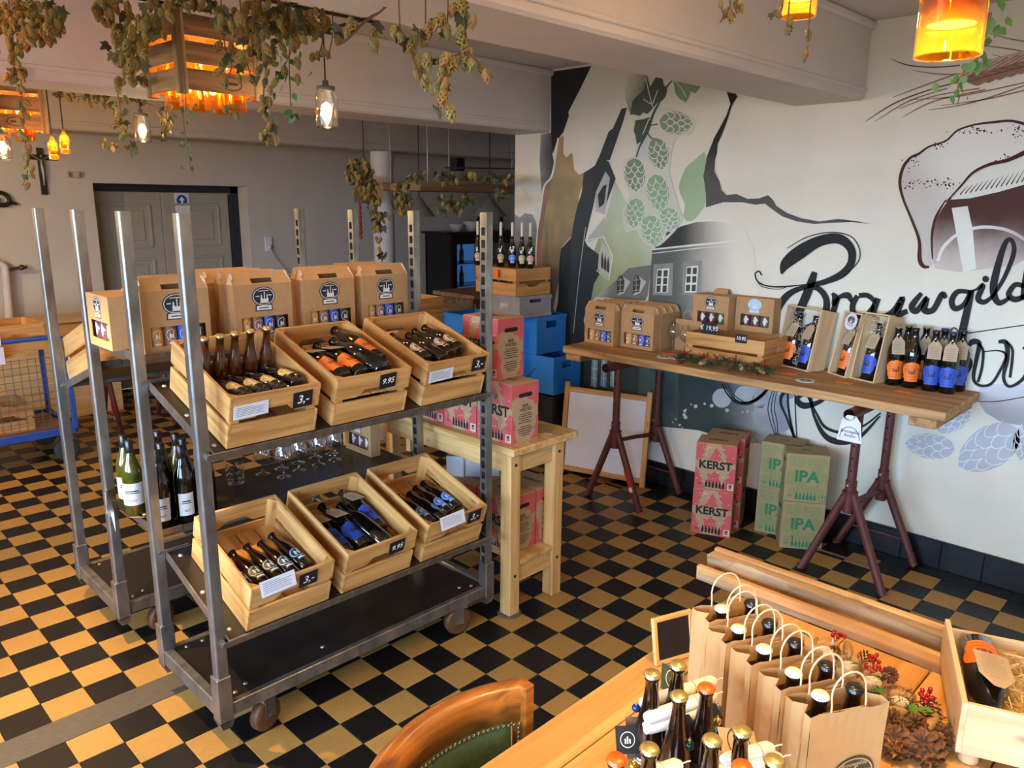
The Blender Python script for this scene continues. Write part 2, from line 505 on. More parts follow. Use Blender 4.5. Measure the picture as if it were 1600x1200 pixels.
# arrow notice on the door
nx = ony(285, 320, DY - .03)
q = MB(); q.box((nx.x, DY - .026, nx.z), (.155, .002, .24))
sign = tag(q.build('arrow_notice', mat('notice_paper', 'd8d8d8', .7)), 'white paper notice with a blue arrow roundel on the door', 'notice')
Mf = face_matrix((nx.x, DY - .0275, nx.z + .045), (1, 0, 0), (0, 0, 1))
q = MB(); q.add([(0.055 * cos(2 * pi * i / 24), 0.055 * sin(2 * pi * i / 24), 0) for i in range(24)], [tuple(range(24))], 0, False, Mf)
q.add([(-.01, -.035, .0006), (.01, -.035, .0006), (.01, .0, .0006), (.03, .0, .0006), (0, .038, .0006), (-.03, .0, .0006), (-.01, .0, .0006)], [tuple(range(7))], 1, False, Mf)
q.build('roundel', [mat('sign_blue', '1d4f9e', .5), mat('sign_white', 'eeeeee', .5)], sign)

# ceiling beams with a small edge moulding
def beam(n, y0, y1, z0, x0, x1, m, label):
    q = MB(); q.box(((x0 + x1) / 2, (y0 + y1) / 2, (z0 + ZC) / 2), (x1 - x0, y1 - y0, ZC - z0), bev=.012)
    o = struct(q.build('trim_%d' % n, m), label)
    q = MB()
    for y in (y0 - .008, y1 + .008): q.box(((x0 + x1) / 2, y, ZC - .022), (x1 - x0, .03, .044), bev=.012)
    for y in (y0 - .004, y1 + .004): q.box(((x0 + x1) / 2, y, z0 + .05), (x1 - x0, .012, .02), bev=.004)
    q.build('beam_moulding', m, o)
    return o
beam(1, -.345, .04, 2.417, XL, XR, M_ceil, 'nearest boxed ceiling beam running into the mural wall')
beam(2, 1.863, 2.215, 2.377, XL, XR + WT, M_ceil, 'second boxed ceiling beam ending above the left edge of the mural')
beam(3, 4.25, 4.62, 2.36, XL, 6.6, mat('beam_grey', 'b4ada3', .9, var=.05, scale=4), 'far boxed ceiling beam resting on the round column')
beam(4, -2.55, -2.2, 2.417, XL, XR, M_ceil, 'boxed ceiling beam above the viewer')
# skirting of black tiles along the mural wall
M_skirt = mat('black_skirting', '17191c', 0.3, var=.5, scale=30)
q = MB(); q.box((XR - .004, (YF + 2.215) / 2, .077), (.008, 2.215 - YF, .154))
bb = struct(q.build('baseboard_right', mat('skirting_joint', '4b4a47', .9)), 'black tiled skirting below the mural')
q = MB(); q.box((0, 0, .0755), (.013, .1975, .151), bev=.002); st = q.build('skirting_tile', M_skirt, bb)
y = YF + .1; k = 0
while y < 2.15:
    o = st if k == 0 else link('skirting_tile', st.data, bb)
    o.location = (XR - .0105, y, 0); y += .2; k += 1
# round column
cpos = ony(599, 330, 4.43)
q = MB(); q.lathe([(.106, 0), (.106, 2.06), (.113, 2.07), (.113, 2.1), (.108, 2.11), (.108, 2.2), (.113, 2.21), (.113, 2.36)], 28)
col = struct(q.build('trim_5', mat('column_paint', 'c9c7c2', .6, var=.04), None, (cpos.x, 4.43, 0)), 'round grey-white cast column under the far beam')

# ================================================================ mural (paint on the wall, thin layers)
LAYER = [0]
def W(px, py, k): return onx(px, py, XR - 0.0004 * k)
def flatmat(name, c, var=.1, scale=6): return mat(name, c, 0.85, var=var, scale=scale)
def gradmat(name, c1, c2, p1, p2, noise=.35, scale=5):
    if isinstance(c1, str): c1 = hexc(c1)
    if isinstance(c2, str): c2 = hexc(c2)
    a = W(*p1, 0); bb_ = W(*p2, 0); d = bb_ - a
    m, nt, bs = _nt(name)
    g = node(nt, 'ShaderNodeNewGeometry')
    sb = node(nt, 'ShaderNodeVectorMath', operation='SUBTRACT'); sb.inputs[1].default_value = a
    dt = node(nt, 'ShaderNodeVectorMath', operation='DOT_PRODUCT'); dt.inputs[1].default_value = d / d.length_squared
    nt.links.new(g.outputs['Position'], sb.inputs[0]); nt.links.new(sb.outputs[0], dt.inputs[0])
    nz = node(nt, 'ShaderNodeTexNoise'); nz.inputs['Scale'].default_value = scale; nz.inputs['Detail'].default_value = 5
    nt.links.new(g.outputs['Position'], nz.inputs['Vector'])
    sm = node(nt, 'ShaderNodeMath', operation='SUBTRACT'); sm.inputs[1].default_value = .5
    nt.links.new(nz.outputs['Fac'], sm.inputs[0])
    ad = node(nt, 'ShaderNodeMath', operation='MULTIPLY_ADD'); ad.inputs[1].default_value = noise * 2
    nt.links.new(sm.outputs[0], ad.inputs[0]); nt.links.new(dt.outputs['Value'], ad.inputs[2])
    rp = node(nt, 'ShaderNodeValToRGB'); rp.color_ramp.interpolation = 'EASE'
    rp.color_ramp.elements[0].color = (*c1, 1); rp.color_ramp.elements[1].color = (*c2, 1)
    nt.links.new(ad.outputs[0], rp.inputs['Fac']); nt.links.new(rp.outputs['Color'], bs.inputs['Base Color'])
    bs.inputs['Roughness'].default_value = .85
    MATS[name] = m
    return m
class Mural:
    def __init__(s, name, mats, layer): s.mb = MB(); s.name = name; s.mats = mats; s.k = layer
    def shape(s, pts, mi=0, dk=0, smooth=0):
        if smooth: pts = smoothpath(list(pts) + [pts[0]], smooth)[:-1]
        s.mb.add([W(x, y, s.k + dk) for x, y in pts], [tuple(range(len(pts)))], mi); return s
    def stroke(s, pts, w, mi=0, dk=0, k=7):
        """brush stroke through (x, y[, width])"""
        pp = [(p[0], p[1], p[2] if len(p) > 2 else w) for p in pts]
        pp = smoothpath(pp, k) if len(pp) > 2 else pp
        L = []; R = []
        for i, (x, y, ww) in enumerate(pp):
            a = pp[max(0, i - 1)]; c = pp[min(len(pp) - 1, i + 1)]
            dx, dy = c[0] - a[0], c[1] - a[1]; n = math.hypot(dx, dy) or 1
            nx_, ny_ = -dy / n * ww / 2, dx / n * ww / 2
            L.append((x + nx_, y + ny_)); R.append((x - nx_, y - ny_))
        vs = [W(*p, s.k + dk) for p in L] + [W(*p, s.k + dk) for p in R]; n = len(L)
        s.mb.add(vs, [(i, i + 1, n + i + 1, n + i) for i in range(n - 1)], mi)
        return s
    def disc(s, x, y, r, mi=0, dk=0, n=20):
        return s.shape([(x + r * cos(2 * pi * i / n), y + r * sin(2 * pi * i / n)) for i in range(n)], mi, dk)
    def done(s, label=None): return s.mb.build(s.name, s.mats, wall_right, label=label)
WALLC = 'dcd5be'
K = flatmat('mural_black', '20201e', .2)
G1 = flatmat('mural_dark_green', '4b5648', .25)
G2 = flatmat('mural_mid_green', '7f9276', .15)
G3 = flatmat('mural_pale_green', '8fae86', .15)
LINE = flatmat('mural_white_line', 'dcdccb', .05)
# torn dark corner and the stone-and-timber peel at the far left
m = Mural('mural_torn_edge', [K, gradmat('mural_shade_left', 'cfcac0', '3a3c38', (812, 300), (866, 300), .2), gradmat('mural_parchment', 'a58c5c', '82765c', (868, 260), (895, 440), .6, 9), flatmat('mural_pink_edge', '9c6f60', .3), LINE, gradmat('mural_ink', '26292a', '8b9089', (818, 420), (822, 335), .4, 12)], 1)
m.shape([(845, 210), (864, 207), (869, 217), (863, 240), (867, 262), (862, 285), (858, 300), (850, 330), (846, 300), (843, 250)], 1)
m.shape([(804, 335), (812, 340), (820, 333), (832, 335), (838, 348), (842, 390), (840, 440), (850, 475), (804, 475)], 5)
m.shape([(861, 112), (924, 103), (905, 142), (888, 175), (889, 181), (880, 207), (871, 218), (864, 240), (861, 207)], 0, 1)
m.shape([(872, 215), (881, 212), (880, 240), (885, 246), (894, 238), (897, 265), (905, 273), (916, 268), (905, 305), (900, 360), (890, 372), (877, 387), (873, 440), (864, 482), (858, 470), (848, 440), (840, 415), (845, 380), (851, 330), (858, 290), (868, 240)], 2, 2)
m.shape([(868, 262), (861, 288), (854, 318), (849, 350), (846, 390), (848, 430), (858, 470), (866, 485), (868, 500), (855, 490), (846, 462), (838, 420), (839, 370), (846, 320), (850, 292), (860, 284)], 3, 3)
m.stroke([(872, 216, 3), (868, 245, 2), (862, 275, 3), (850, 292, 3), (846, 320, 2), (839, 370, 2), (838, 420, 2), (848, 470, 3), (862, 500, 6), (868, 560, 9)], 3, 4, 4)
m.done('torn dark corner and parchment strip painted at the left of the mural')
# dark church tower with its lantern and gabled houses
m = Mural('mural_tower', [gradmat('mural_tower_dark', '3a3f3d', '2c3130', (915, 300), (900, 520), .3), gradmat('mural_green_sky', '9aa276', 'b9c4a4', (985, 440), (1020, 330), .6, 4), gradmat('mural_house', '6d6f68', 'b8b5a8', (960, 460), (930, 445), .3), flatmat('mural_light_stone', 'b6b3a4', .1), flatmat('mural_shadow', '3b3d38', .2), LINE], 4)
m.shape([(961, 282), (985, 330), (1006, 345), (1022, 372), (1018, 395), (1017, 420), (980, 430), (960, 445), (930, 465), (916, 478), (925, 400), (945, 345), (955, 310)], 1)
m.shape([(912, 270), (945, 249), (951, 252), (962, 279), (945, 325), (931, 302), (927, 322), (914, 376), (918, 384), (936, 398), (936, 430), (928, 443), (924, 466), (917, 482), (912, 500), (920, 540), (925, 600), (905, 610), (868, 600), (866, 500), (872, 470), (874, 410), (877, 388), (892, 372), (900, 330), (909, 300)], 0, 1)
m.shape([(951, 206), (958, 200), (971, 170), (980, 168), (972, 195), (966, 212), (953, 250), (945, 250), (926, 266), (936, 245)], 0, 2)
m.shape([(931, 300), (946, 268), (953, 278), (945, 335), (930, 330)], 3, 2)
m.shape([(934, 304), (943, 290), (948, 288), (944, 318), (936, 325)], 4, 3)
m.shape([(915, 377), (945, 338), (944, 372), (935, 372), (920, 378)], 3, 2)
m.stroke([(914, 376), (943, 370), (957, 400), (951, 438), (932, 422)], 1.6, 5, 4, 1)
m.shape([(936, 395), (942, 378), (956, 400), (951, 435), (934, 421)], 3, 2)
for a in range(3): m.shape([(939 + a * 4.6, 404 + a * 4), (941 + a * 4.6, 392 + a * 4), (943 + a * 4.6, 405 + a * 4), (943 + a * 4.4, 421 + a * 3), (939 + a * 4.4, 417 + a * 3)], 4, 3)
m.stroke([(915, 355), (905, 430), (896, 520)], 1.0, 3, 3)
m.shape([(930, 464), (965, 436), (982, 419), (1018, 414), (1012, 462), (1008, 470)], 2, 2)
for x in (969, 994):
    m.shape([(x - 5, 458), (x - 5, 440), (x - 2, 431), (x + 3, 430), (x + 7, 438), (x + 5, 456)], 4, 4)
    m.shape([(x + 4, 432), (x + 16, 440), (x + 6, 458), (x - 4, 462)], 3, 3)
    for a in (438, 446, 454): m.stroke([(x - 4, a), (x + 5, a - 1)], .7, 3, 5)
    m.stroke([(x, 432), (x, 457)], .7, 3, 5)
m.done('dark church tower painted on a green sky')
m = Mural('mural_gatehouse', [gradmat('mural_gate_wall', '595b55', WALLC, (1045, 420), (1160, 420), .1), gradmat('mural_gate_roof', '363733', WALLC, (1060, 370), (1150, 362), .08), LINE, flatmat('mural_pane', '3f443f', .2), flatmat('mural_stone', '8e8d80', .2)], 8)
m.shape([(1019, 391), (1175, 376), (1185, 450), (1190, 560), (1012, 560), (1013, 470)], 0)
m.shape([(1023, 388), (1036, 371), (1060, 355), (1088, 347), (1118, 346), (1145, 350), (1165, 358), (1170, 375)], 1, 1)
m.stroke([(1019, 389, 4), (1036, 370, 4), (1060, 354, 3), (1088, 345, 3), (1118, 344, 2), (1145, 346, 1)], 3, 2, 2)
m.stroke([(1018, 390), (1090, 382), (1160, 375, 1)], 2.2, 2, 2)
m.stroke([(1019, 396), (1090, 388), (1150, 383, .5)], 1.2, 2, 2)
for x0, x1, y0, y1 in ((1026, 1046, 421, 457), (1072, 1091, 417, 457)):
    m.shape([(x0 - 5, y0 - 8), (x1 + 6, y0 - 10), (x1 + 4, y1 + 5), (x0 - 6, y1 + 4)], 4, 2)
    m.shape([(x0 + 1, y0), (x1, y0 - 2), (x1 - 3, y1), (x0 - 2, y1)], 2, 3)
    for a in range(2):
        for c in range(3):
            xx = x0 + 1.5 + a * (x1 - x0 - 1) / 2 - c * .8; yy = y0 + 1.5 + c * (y1 - y0) / 3
            m.shape([(xx, yy), (xx + 6.5, yy - .6), (xx + 6, yy + 9.5), (xx - .3, yy + 10)], 3, 4)
m.done('grey gatehouse with an arched roof painted above the boxes')
# lower dark part under the trestle table, with windows and foam bubbles
m = Mural('mural_lower_scene', [gradmat('mural_lower_dark', '34413c', 'b5b5ae', (1110, 640), (1240, 640), .15), flatmat('mural_lower_pane', '8fa0a0', .3), gradmat('mural_bubble', 'c3bfbb', '98999a', (1150, 600), (1210, 660), .5, 9), flatmat('mural_teal', '4a5a52', .4, 4), LINE], 4)
m.shape([(868, 560), (1010, 545), (1120, 560), (1200, 590), (1235, 640), (1225, 700), (1180, 692), (1130, 684), (1090, 672), (1030, 666), (960, 655), (890, 640), (868, 600)], 0)
m.shape([(1000, 560), (1060, 575), (1060, 668), (1030, 664), (995, 655)], 3, 1)
for x in (925, 940, 955):
    m.shape([(x, 562), (x + 9, 563), (x + 7, 606), (x - 2, 603)], 1, 2)
    m.stroke([(x + 4, 562), (x + 3, 605)], .9, 4, 3); m.stroke([(x - 1, 575), (x + 9, 577)], .8, 4, 3); m.stroke([(x - 1, 590), (x + 8, 592)], .8, 4, 3)
rb = random.Random(4)
for x, y, r in ((1128, 622, 15), (1163, 618, 15), (1195, 650, 19), (1188, 625, 13), (1180, 600, 16), (1215, 632, 16), (1222, 660, 15), (1205, 680, 14), (1232, 610, 14), (1189, 688, 5), (1183, 683, 3), (1177, 689, 4), (1112, 634, 3), (1136, 641, 3), (1201, 678, 2.5), (1116, 622, 1.6), (1101, 631, 2), (1087, 635, 3), (1080, 632, 1.5), (1070, 642, 2.6), (1069, 648, 2.6), (1071, 652, 3), (1072, 640, 1.5), (1062, 664, 2), (1066, 668, 1.2), (1051, 660, 1.2), (1056, 655, 1.2), (1160, 644, 1.6), (1168, 643, 2), (1176, 646, 2)):
    m.disc(x, y, r, 2, 2 + (hash((x, y)) % 5) * .3)
m.done('dark painted scene with foam bubbles below the trestle table')
# hop bine
def hop_shape(m, cx, cy, ln, wd, ang, mi_f, mi_l):
    wd *= 1.15; ca, sa = cos(ang), sin(ang)
    def P(u, v): return (cx + u * ca - v * sa, cy + u * sa + v * ca)     # u along the cone (stem -> tip)
    def half(u): return wd / 2 * min(1.0, 2.05 * max(0.0, u + .5) ** .55 * max(0.0, .5 - u) ** .62)
    us = [-.5 + i / 14 for i in range(15)]
    wf = [half(u) for u in us]
    out = [P(u * ln, w) for u, w in zip(us, wf)] + [P(u * ln, -w) for u, w in reversed(list(zip(us, wf)))[1:-1]] if False else [P(u * ln, w) for u, w in zip(us, wf)] + [P(u * ln, -w) for u, w in list(zip(us, wf))[::-1][1:-1]]
    m.shape(out, mi_f, 2)
    for row in range(5):
        u0 = -.34 + row * .17
        n = 3 if row % 2 else 2
        w = half(u0 + .05) * 1.9
        for j in range(n):
            c = (j - (n - 1) / 2) * w / n
            hw = w / n / 2
            m.stroke([P((u0 - .06) * ln, c - hw), P((u0 + .06) * ln, c - hw * .8), P((u0 + .13) * ln, c), P((u0 + .06) * ln, c + hw * .8), P((u0 - .06) * ln, c + hw)], 1.3, mi_l, 3, 3)
m = Mural('mural_hop_halo', [gradmat('mural_halo', 'cfcbbc', 'c3c8ae', (1010, 200), (1010, 400), .3), flatmat('mural_soft_green', '9db48c', .12, 3), gradmat('mural_leaf_shade', '66695c', WALLC, (1010, 160), (965, 130), .3)], 9)
m.shape([(1100, 237), (1108, 262), (1102, 300), (1100, 322), (1082, 345), (1068, 340), (1070, 320), (1062, 300), (1062, 285), (1072, 262), (1085, 250)], 1, 0, 3)
m.shape([(985, 160), (1012, 165), (1050, 170), (1085, 185), (1080, 210), (1056, 216), (1046, 262), (1050, 285), (1060, 320), (1066, 345), (1044, 372), (1025, 386), (1005, 378), (994, 360), (977, 362), (973, 330), (983, 305), (973, 270), (975, 250), (992, 240), (990, 200)], 0, 1, 3)
m.shape([(985, 180), (975, 140), (985, 118), (1012, 117), (1012, 170)], 2, .5, 3)
m.done('pale halo painted around the hop bine')
m = Mural('mural_hop_bine', [G1, G2, G3, LINE], 12)
m.stroke([(1052, 124, 2), (1040, 138, 3), (1030, 160, 3), (1020, 180, 4), (1012, 205, 4), (1000, 228, 3), (994, 246, 2)], 3, 0, 1)
m.stroke([(1016, 196), (1028, 194)], 2, 0, 1); m.stroke([(1012, 208), (1018, 216), (1026, 218)], 2, 0, 1)
def leaf(m, pts, mi, veins):
    m.shape(pts, mi, 1.5)
    for v in veins: m.stroke(v, 1.2, 3, 2.6, 3)
leaf(m, [(1021, 168), (1012, 178), (1005, 176), (1000, 181), (985, 178), (987, 160), (995, 150), (1006, 140), (1010, 120), (1016, 135), (1026, 118), (1035, 120), (1037, 132), (1042, 140), (1040, 150), (1034, 158), (1028, 160)], 0, [[(1020, 168), (1014, 145), (1009, 122)], [(1018, 163), (1005, 155)], [(1020, 162), (1028, 140)]])
leaf(m, [(1052, 125), (1055, 145), (1062, 155), (1072, 160), (1078, 148), (1078, 142), (1086, 146), (1095, 135), (1085, 130), (1070, 126)], 1, [[(1054, 126), (1066, 140), (1072, 152)]])
leaf(m, [(993, 188), (1006, 186), (1015, 183), (1014, 205), (1006, 218), (995, 226), (993, 212), (990, 204)], 0, [[(1014, 186), (1004, 210)]])
for cx, cy, ln, wd, ang, mi in ((1056, 192, 52, 34, .08, 1), (1029, 240, 50, 30, 1.35, 1), (992, 273, 52, 31, 1.5, 1), (1028, 301, 58, 33, 1.4, 2), (992, 333, 46, 30, 1.7, 2), (1019, 360, 48, 32, 1.3, 2), (1046, 343, 36, 30, 1.4, 2)):
    hop_shape(m, cx, cy, ln, wd, ang, mi, 3)
m.done('green hop bine with leaves and cones painted on the wall')
# crack in the wall
m = Mural('mural_crack', [gradmat('mural_crack_dark', '1f1e1b', '57544d', (1140, 200), (1105, 300), .3), gradmat('mural_crack_soft', '8f8a7d', WALLC, (1150, 330), (1150, 372), .2)], 13)
m.shape([(1134, 138), (1147, 141), (1152, 151), (1145, 162), (1141, 172), (1137, 186), (1127, 212), (1121, 225), (1120, 240), (1117, 249), (1116, 268), (1124, 283), (1127, 297), (1135, 305), (1150, 303), (1168, 311), (1186, 310), (1200, 305), (1208, 313), (1213, 322), (1230, 333), (1252, 341), (1280, 346), (1310, 342), (1335, 345), (1362, 350), (1330, 347), (1300, 348), (1272, 350), (1245, 346), (1222, 338), (1205, 326), (1195, 318), (1180, 320), (1160, 316), (1130, 316), (1103, 324), (1103, 302), (1099, 275), (1105, 243), (1116, 215), (1126, 197), (1135, 180), (1141, 162)], 0)
m.done('dark crack painted across the wall')
# lettering in brush script
m = Mural('mural_lettering', [K], 14)
def S(pts, w): m.stroke([(p[0], p[1], (p[2] if len(p) > 2 else w) * (1.32 if p[0] > 1296 and p[1] < 535 and w > 3 else 1.12)) for p in pts], w)
S([(1221, 428, 3), (1228, 412, 15), (1250, 394, 19), (1280, 377, 15), (1310, 373, 12), (1329, 388, 10), (1330, 410, 9), (1316, 428, 9), (1290, 440, 8), (1262, 447, 7), (1240, 455, 8), (1226, 466, 10), (1215, 485, 8)], 10)
S([(1273, 425, 8), (1266, 446, 12), (1254, 475, 12), (1240, 505, 11), (1232, 530, 6)], 10)
S([(1262, 447, 6), (1280, 452, 8), (1291, 468, 9), (1289, 490, 10), (1275, 505, 8), (1255, 512, 5)], 8)
S([(1230, 388, 1), (1262, 370, 1.3), (1300, 363, 1.5), (1330, 370, 1.5), (1343, 390, 1.5), (1340, 410, 1.5), (1318, 432, 1)], 1.4)
S([(1190, 430, 2), (1186, 424, 2), (1180, 428, 2), (1184, 440, 2), (1200, 447, 2), (1225, 448, 2.4), (1262, 444, 1)], 2); S([(1182, 438, 1), (1192, 448, 1), (1215, 452, 1), (1228, 449, .8)], 1)
S([(1300, 458, 3), (1305, 465, 8), (1303, 476, 5), (1312, 464, 5), (1325, 462, 8), (1330, 472, 3)], 5); S([(1309, 464, 7), (1301, 490, 7), (1297, 505, 5)], 6)
S([(1340, 462, 6), (1332, 478, 7), (1336, 494, 7), (1352, 494, 7), (1366, 474, 5), (1356, 462, 6), (1342, 462, 6)], 6)
S([(1372, 466, 7), (1364, 492, 8), (1378, 496, 7), (1396, 486, 7), (1410, 466, 7), (1402, 490, 8), (1418, 486, 6)], 7)
S([(1440, 458, 5), (1425, 478, 8), (1432, 486, 7), (1448, 466, 6), (1444, 484, 8), (1458, 484, 7), (1472, 460, 7), (1478, 466, 4)], 7)
S([(1514, 456, 5), (1496, 456, 6), (1487, 470, 7), (1492, 482, 7), (1506, 476, 6), (1518, 455, 6), (1510, 490, 9), (1502, 525, 9), (1494, 555, 5)], 7)
S([(1518, 455, 3), (1526, 452, 3), (1536, 446, 6), (1528, 466, 7), (1538, 472, 6), (1552, 462, 4)], 5); m.disc(1540, 436, 5.2)
S([(1552, 462, 4), (1570, 432, 5), (1584, 395, 6), (1581, 376, 5), (1572, 378, 6), (1562, 405, 8), (1552, 450, 9), (1560, 473, 7), (1578, 465, 4)], 6)
S([(1600, 447, 6), (1586, 445, 6), (1576, 460, 7), (1586, 468, 7), (1604, 462, 6)], 7); S([(1608, 410, 8), (1602, 440, 8), (1598, 468, 6)], 7)
S([(1480, 525, 1.2), (1490, 512, 1.6), (1498, 520, 1.6), (1492, 524, 1.4), (1510, 521, 1.4), (1600, 508, 1.4)], 1.4)
S([(1514, 540, 5), (1520, 534, 7), (1530, 537, 7), (1526, 560, 6), (1521, 590, 5), (1530, 602, 4), (1548, 600, 4), (1562, 580, 4), (1572, 556, 4), (1560, 548, 2), (1535, 550, 1.5)], 5)
S([(1508, 590, 2), (1516, 570, 7), (1512, 558, 5), (1506, 556, 3)], 5); S([(1528, 536, 3), (1536, 548, 4), (1534, 575, 4), (1528, 597, 4)], 4)
S([(1560, 534, 4), (1572, 536, 7), (1574, 560, 6), (1568, 590, 5), (1578, 604, 4), (1600, 590, 5), (1612, 560, 5)], 5); S([(1572, 534, 3), (1582, 548, 4), (1578, 590, 4)], 4)
S([(1598, 545, 3), (1606, 540, 5)], 4)
for dx, w in ((0, 2.2), (4, 1.2), (9, 1)): S([(1128 + dx, 600, w), (1136 + dx, 615, w), (1150 + dx, 628 - dx * .2, w * 1.6), (1170, 630 - dx * .2, w * 2), (1190, 618, w * 2.2), (1205, 600, w)], w)
for dx in (0, 5, 10): S([(1209 + dx * .6, 605, 1), (1200 + dx, 635, 1), (1204 + dx, 660, 1), (1216, 690, 1)], 1)
S([(1245, 606, 3), (1224, 615, 5), (1220, 630, 4), (1228, 650, 3), (1240, 680, 4), (1246, 700, 3)], 4); S([(1231, 606, 3), (1232, 640, 3), (1242, 690, 3)], 2); S([(1242, 606, 1.5), (1243, 650, 1.5), (1246, 700, 1.5)], 1.2)
S([(1300, 612, 5), (1280, 628, 6), (1256, 634, 9), (1245, 624, 7), (1256, 617, 4), (1266, 622, 5), (1272, 650, 4), (1288, 680, 7), (1310, 690, 9), (1340, 685, 6), (1375, 650, 2)], 6)
S([(1262, 620, 2), (1275, 645, 3), (1290, 668, 4), (1320, 676, 4), (1350, 665, 3), (1376, 645, 2)], 3)
m.done('black brush-script lettering painted on the wall')
# beer glass with foam
m = Mural('mural_beer_glass', [gradmat('mural_beer', '4a2b22', 'c9bcae', (1530, 330), (1510, 430), .25, 8), gradmat('mural_foam', 'dcd7c8', 'c2bcae', (1500, 250), (1430, 300), .35, 4), flatmat('mural_brown', '472018', .2), LINE, gradmat('mural_glass_ring', 'dcd9d4', 'b7b0aa', (1500, 380), (1600, 400), .2), gradmat('mural_grey_arc', '9c9a9a', 'c8c6c3', (1560, 660), (1560, 590), .2)], 9)
m.shape([(1450, 345), (1470, 310), (1520, 308), (1610, 285), (1610, 400), (1585, 415), (1540, 420), (1500, 425), (1462, 420), (1452, 395)], 0)
m.shape([(1487, 325), (1512, 322), (1520, 360), (1525, 420), (1505, 425)], 3, .5)
m.shape([(1413, 262), (1418, 250), (1432, 243), (1445, 232), (1475, 222), (1495, 205), (1520, 196), (1550, 192), (1580, 189), (1612, 196), (1612, 240), (1575, 252), (1540, 258), (1515, 275), (1495, 300), (1478, 318), (1462, 345), (1455, 385), (1456, 412), (1448, 416), (1440, 410), (1440, 380), (1428, 345), (1412, 310), (1407, 285)], 1, 1, 3)
m.shape([(1497, 300), (1520, 275), (1545, 262), (1580, 253), (1612, 238), (1612, 285), (1560, 300), (1515, 310), (1485, 312)], 3, .8)
S = m.stroke
S([(1452, 417, 3), (1443, 416, 6), (1437, 405, 7), (1436, 375, 5), (1424, 342, 4), (1411, 310, 4), (1406, 285, 5), (1411, 262, 5), (1422, 247, 4), (1436, 240, 4), (1452, 229, 3), (1478, 220, 3), (1496, 204, 3), (1522, 195, 3), (1552, 191, 4), (1580, 189, 4), (1606, 195, 5)], 3, 2, 2)
S([(1478, 316, 2), (1500, 292, 3), (1520, 270, 4), (1546, 257, 5), (1575, 250, 6), (1606, 236, 8)], 4, 2, 2)
S([(1478, 312, 2), (1462, 340, 4), (1456, 370, 4), (1457, 405, 2)], 3, 2, 2)
for i in range(14):
    x = 1500 + i * 8; S([(x, 304 - i * 1.6, 2), (x + 12, 290 - i * 2.2, .5)], 2, 2, 2)
rb = random.Random(2)
for cx, cy, sx, sy, n in ((1440, 285, 30, 8, 34), (1480, 288, 25, 10, 30), (1425, 252, 14, 12, 16), (1530, 205, 40, 6, 30), (1590, 205, 15, 14, 26), (1470, 228, 12, 5, 10), (1570, 246, 20, 6, 14)):
    for _ in range(n): m.disc(cx + rb.gauss(0, sx * .5), cy + rb.gauss(0, sy * .5) - 0, rb.uniform(.6, 1.6), 2, 2.5, 7)
S([(1465, 408, 5), (1475, 385, 5), (1500, 364, 5), (1535, 355, 5), (1575, 360, 5), (1610, 380, 5)], 5, 4, 3)
m.shape([(1528, 626), (1540, 645), (1565, 660), (1612, 667), (1612, 600), (1545, 600), (1530, 605)], 5, 0)
S([(1526, 627, 1), (1560, 627, 1.5), (1612, 618, 1.5)], 1.5, 2, 1)
m.done('overflowing beer glass painted in brown at the right of the mural')
# wheat ear
m = Mural('mural_wheat_ear', [flatmat('mural_wheat', '96705a', .25, 20), flatmat('mural_wheat_light', 'c0a48c', .2, 20), flatmat('mural_wheat_dark', '6a4436', .2)], 12)
rb = random.Random(5)
for p in ([(1352, 190), (1400, 160), (1460, 138), (1500, 128)], [(1366, 190), (1420, 158), (1480, 138)], [(1404, 170), (1460, 150), (1530, 138)], [(1410, 183), (1460, 158), (1540, 140)], [(1450, 172), (1520, 160), (1605, 132)], [(1392, 92), (1420, 102), (1460, 105), (1500, 102)], [(1425, 110), (1470, 116), (1510, 115)], [(1395, 152), (1440, 135), (1490, 117)], [(1540, 50), (1575, 60), (1610, 66)], [(1520, 70), (1560, 74), (1610, 82)], [(1550, 85), (1580, 92), (1610, 88)], [(1470, 165), (1540, 155), (1605, 140)], [(1420, 156), (1500, 150), (1605, 128)]):
    m.stroke([(x, y, 2.0 - 1.2 * (i == 0)) for i, (x, y) in enumerate(p)], 1.5, 0 if len(p) == 3 else 2)
for i in range(7):
    x = 1508 + i * 17; y = 119 - i * 4.5
    for s_, mi in ((1, 0), (-1, 1)):
        a = [(x - 14, y + 6 + s_ * 1), (x + 2, y + s_ * 9), (x + 20, y + s_ * 18 - 3), (x + 38, y + s_ * 13 - 11), (x + 24, y - 6), (x, y)]
        m.shape(a, mi, .5 + .1 * i + (.05 if s_ > 0 else 0), 3)
        m.stroke([(x - 12, y + 5), (x + 8, y + s_ * 7), (x + 33, y + s_ * 10 - 10)], 1, 2, 1.6)
m.done('brown wheat ear painted above the beer glass')
# pale grey hops at the lower right
m = Mural('mural_pale_hop', [flatmat('mural_pale_grey', 'b3b2b4', .1), LINE], 6)
for cx, cy, ln, wd, ang in ((1453, 697, 78, 38, pi + .12), (1545, 700, 110, 62, 2.6), (1490, 658, 60, 30, -.5), (1604, 690, 60, 40, 1.9)):
    hop_shape(m, cx, cy, ln, wd, ang, 0, 1)
m.done('pale grey hop cones painted low on the wall')
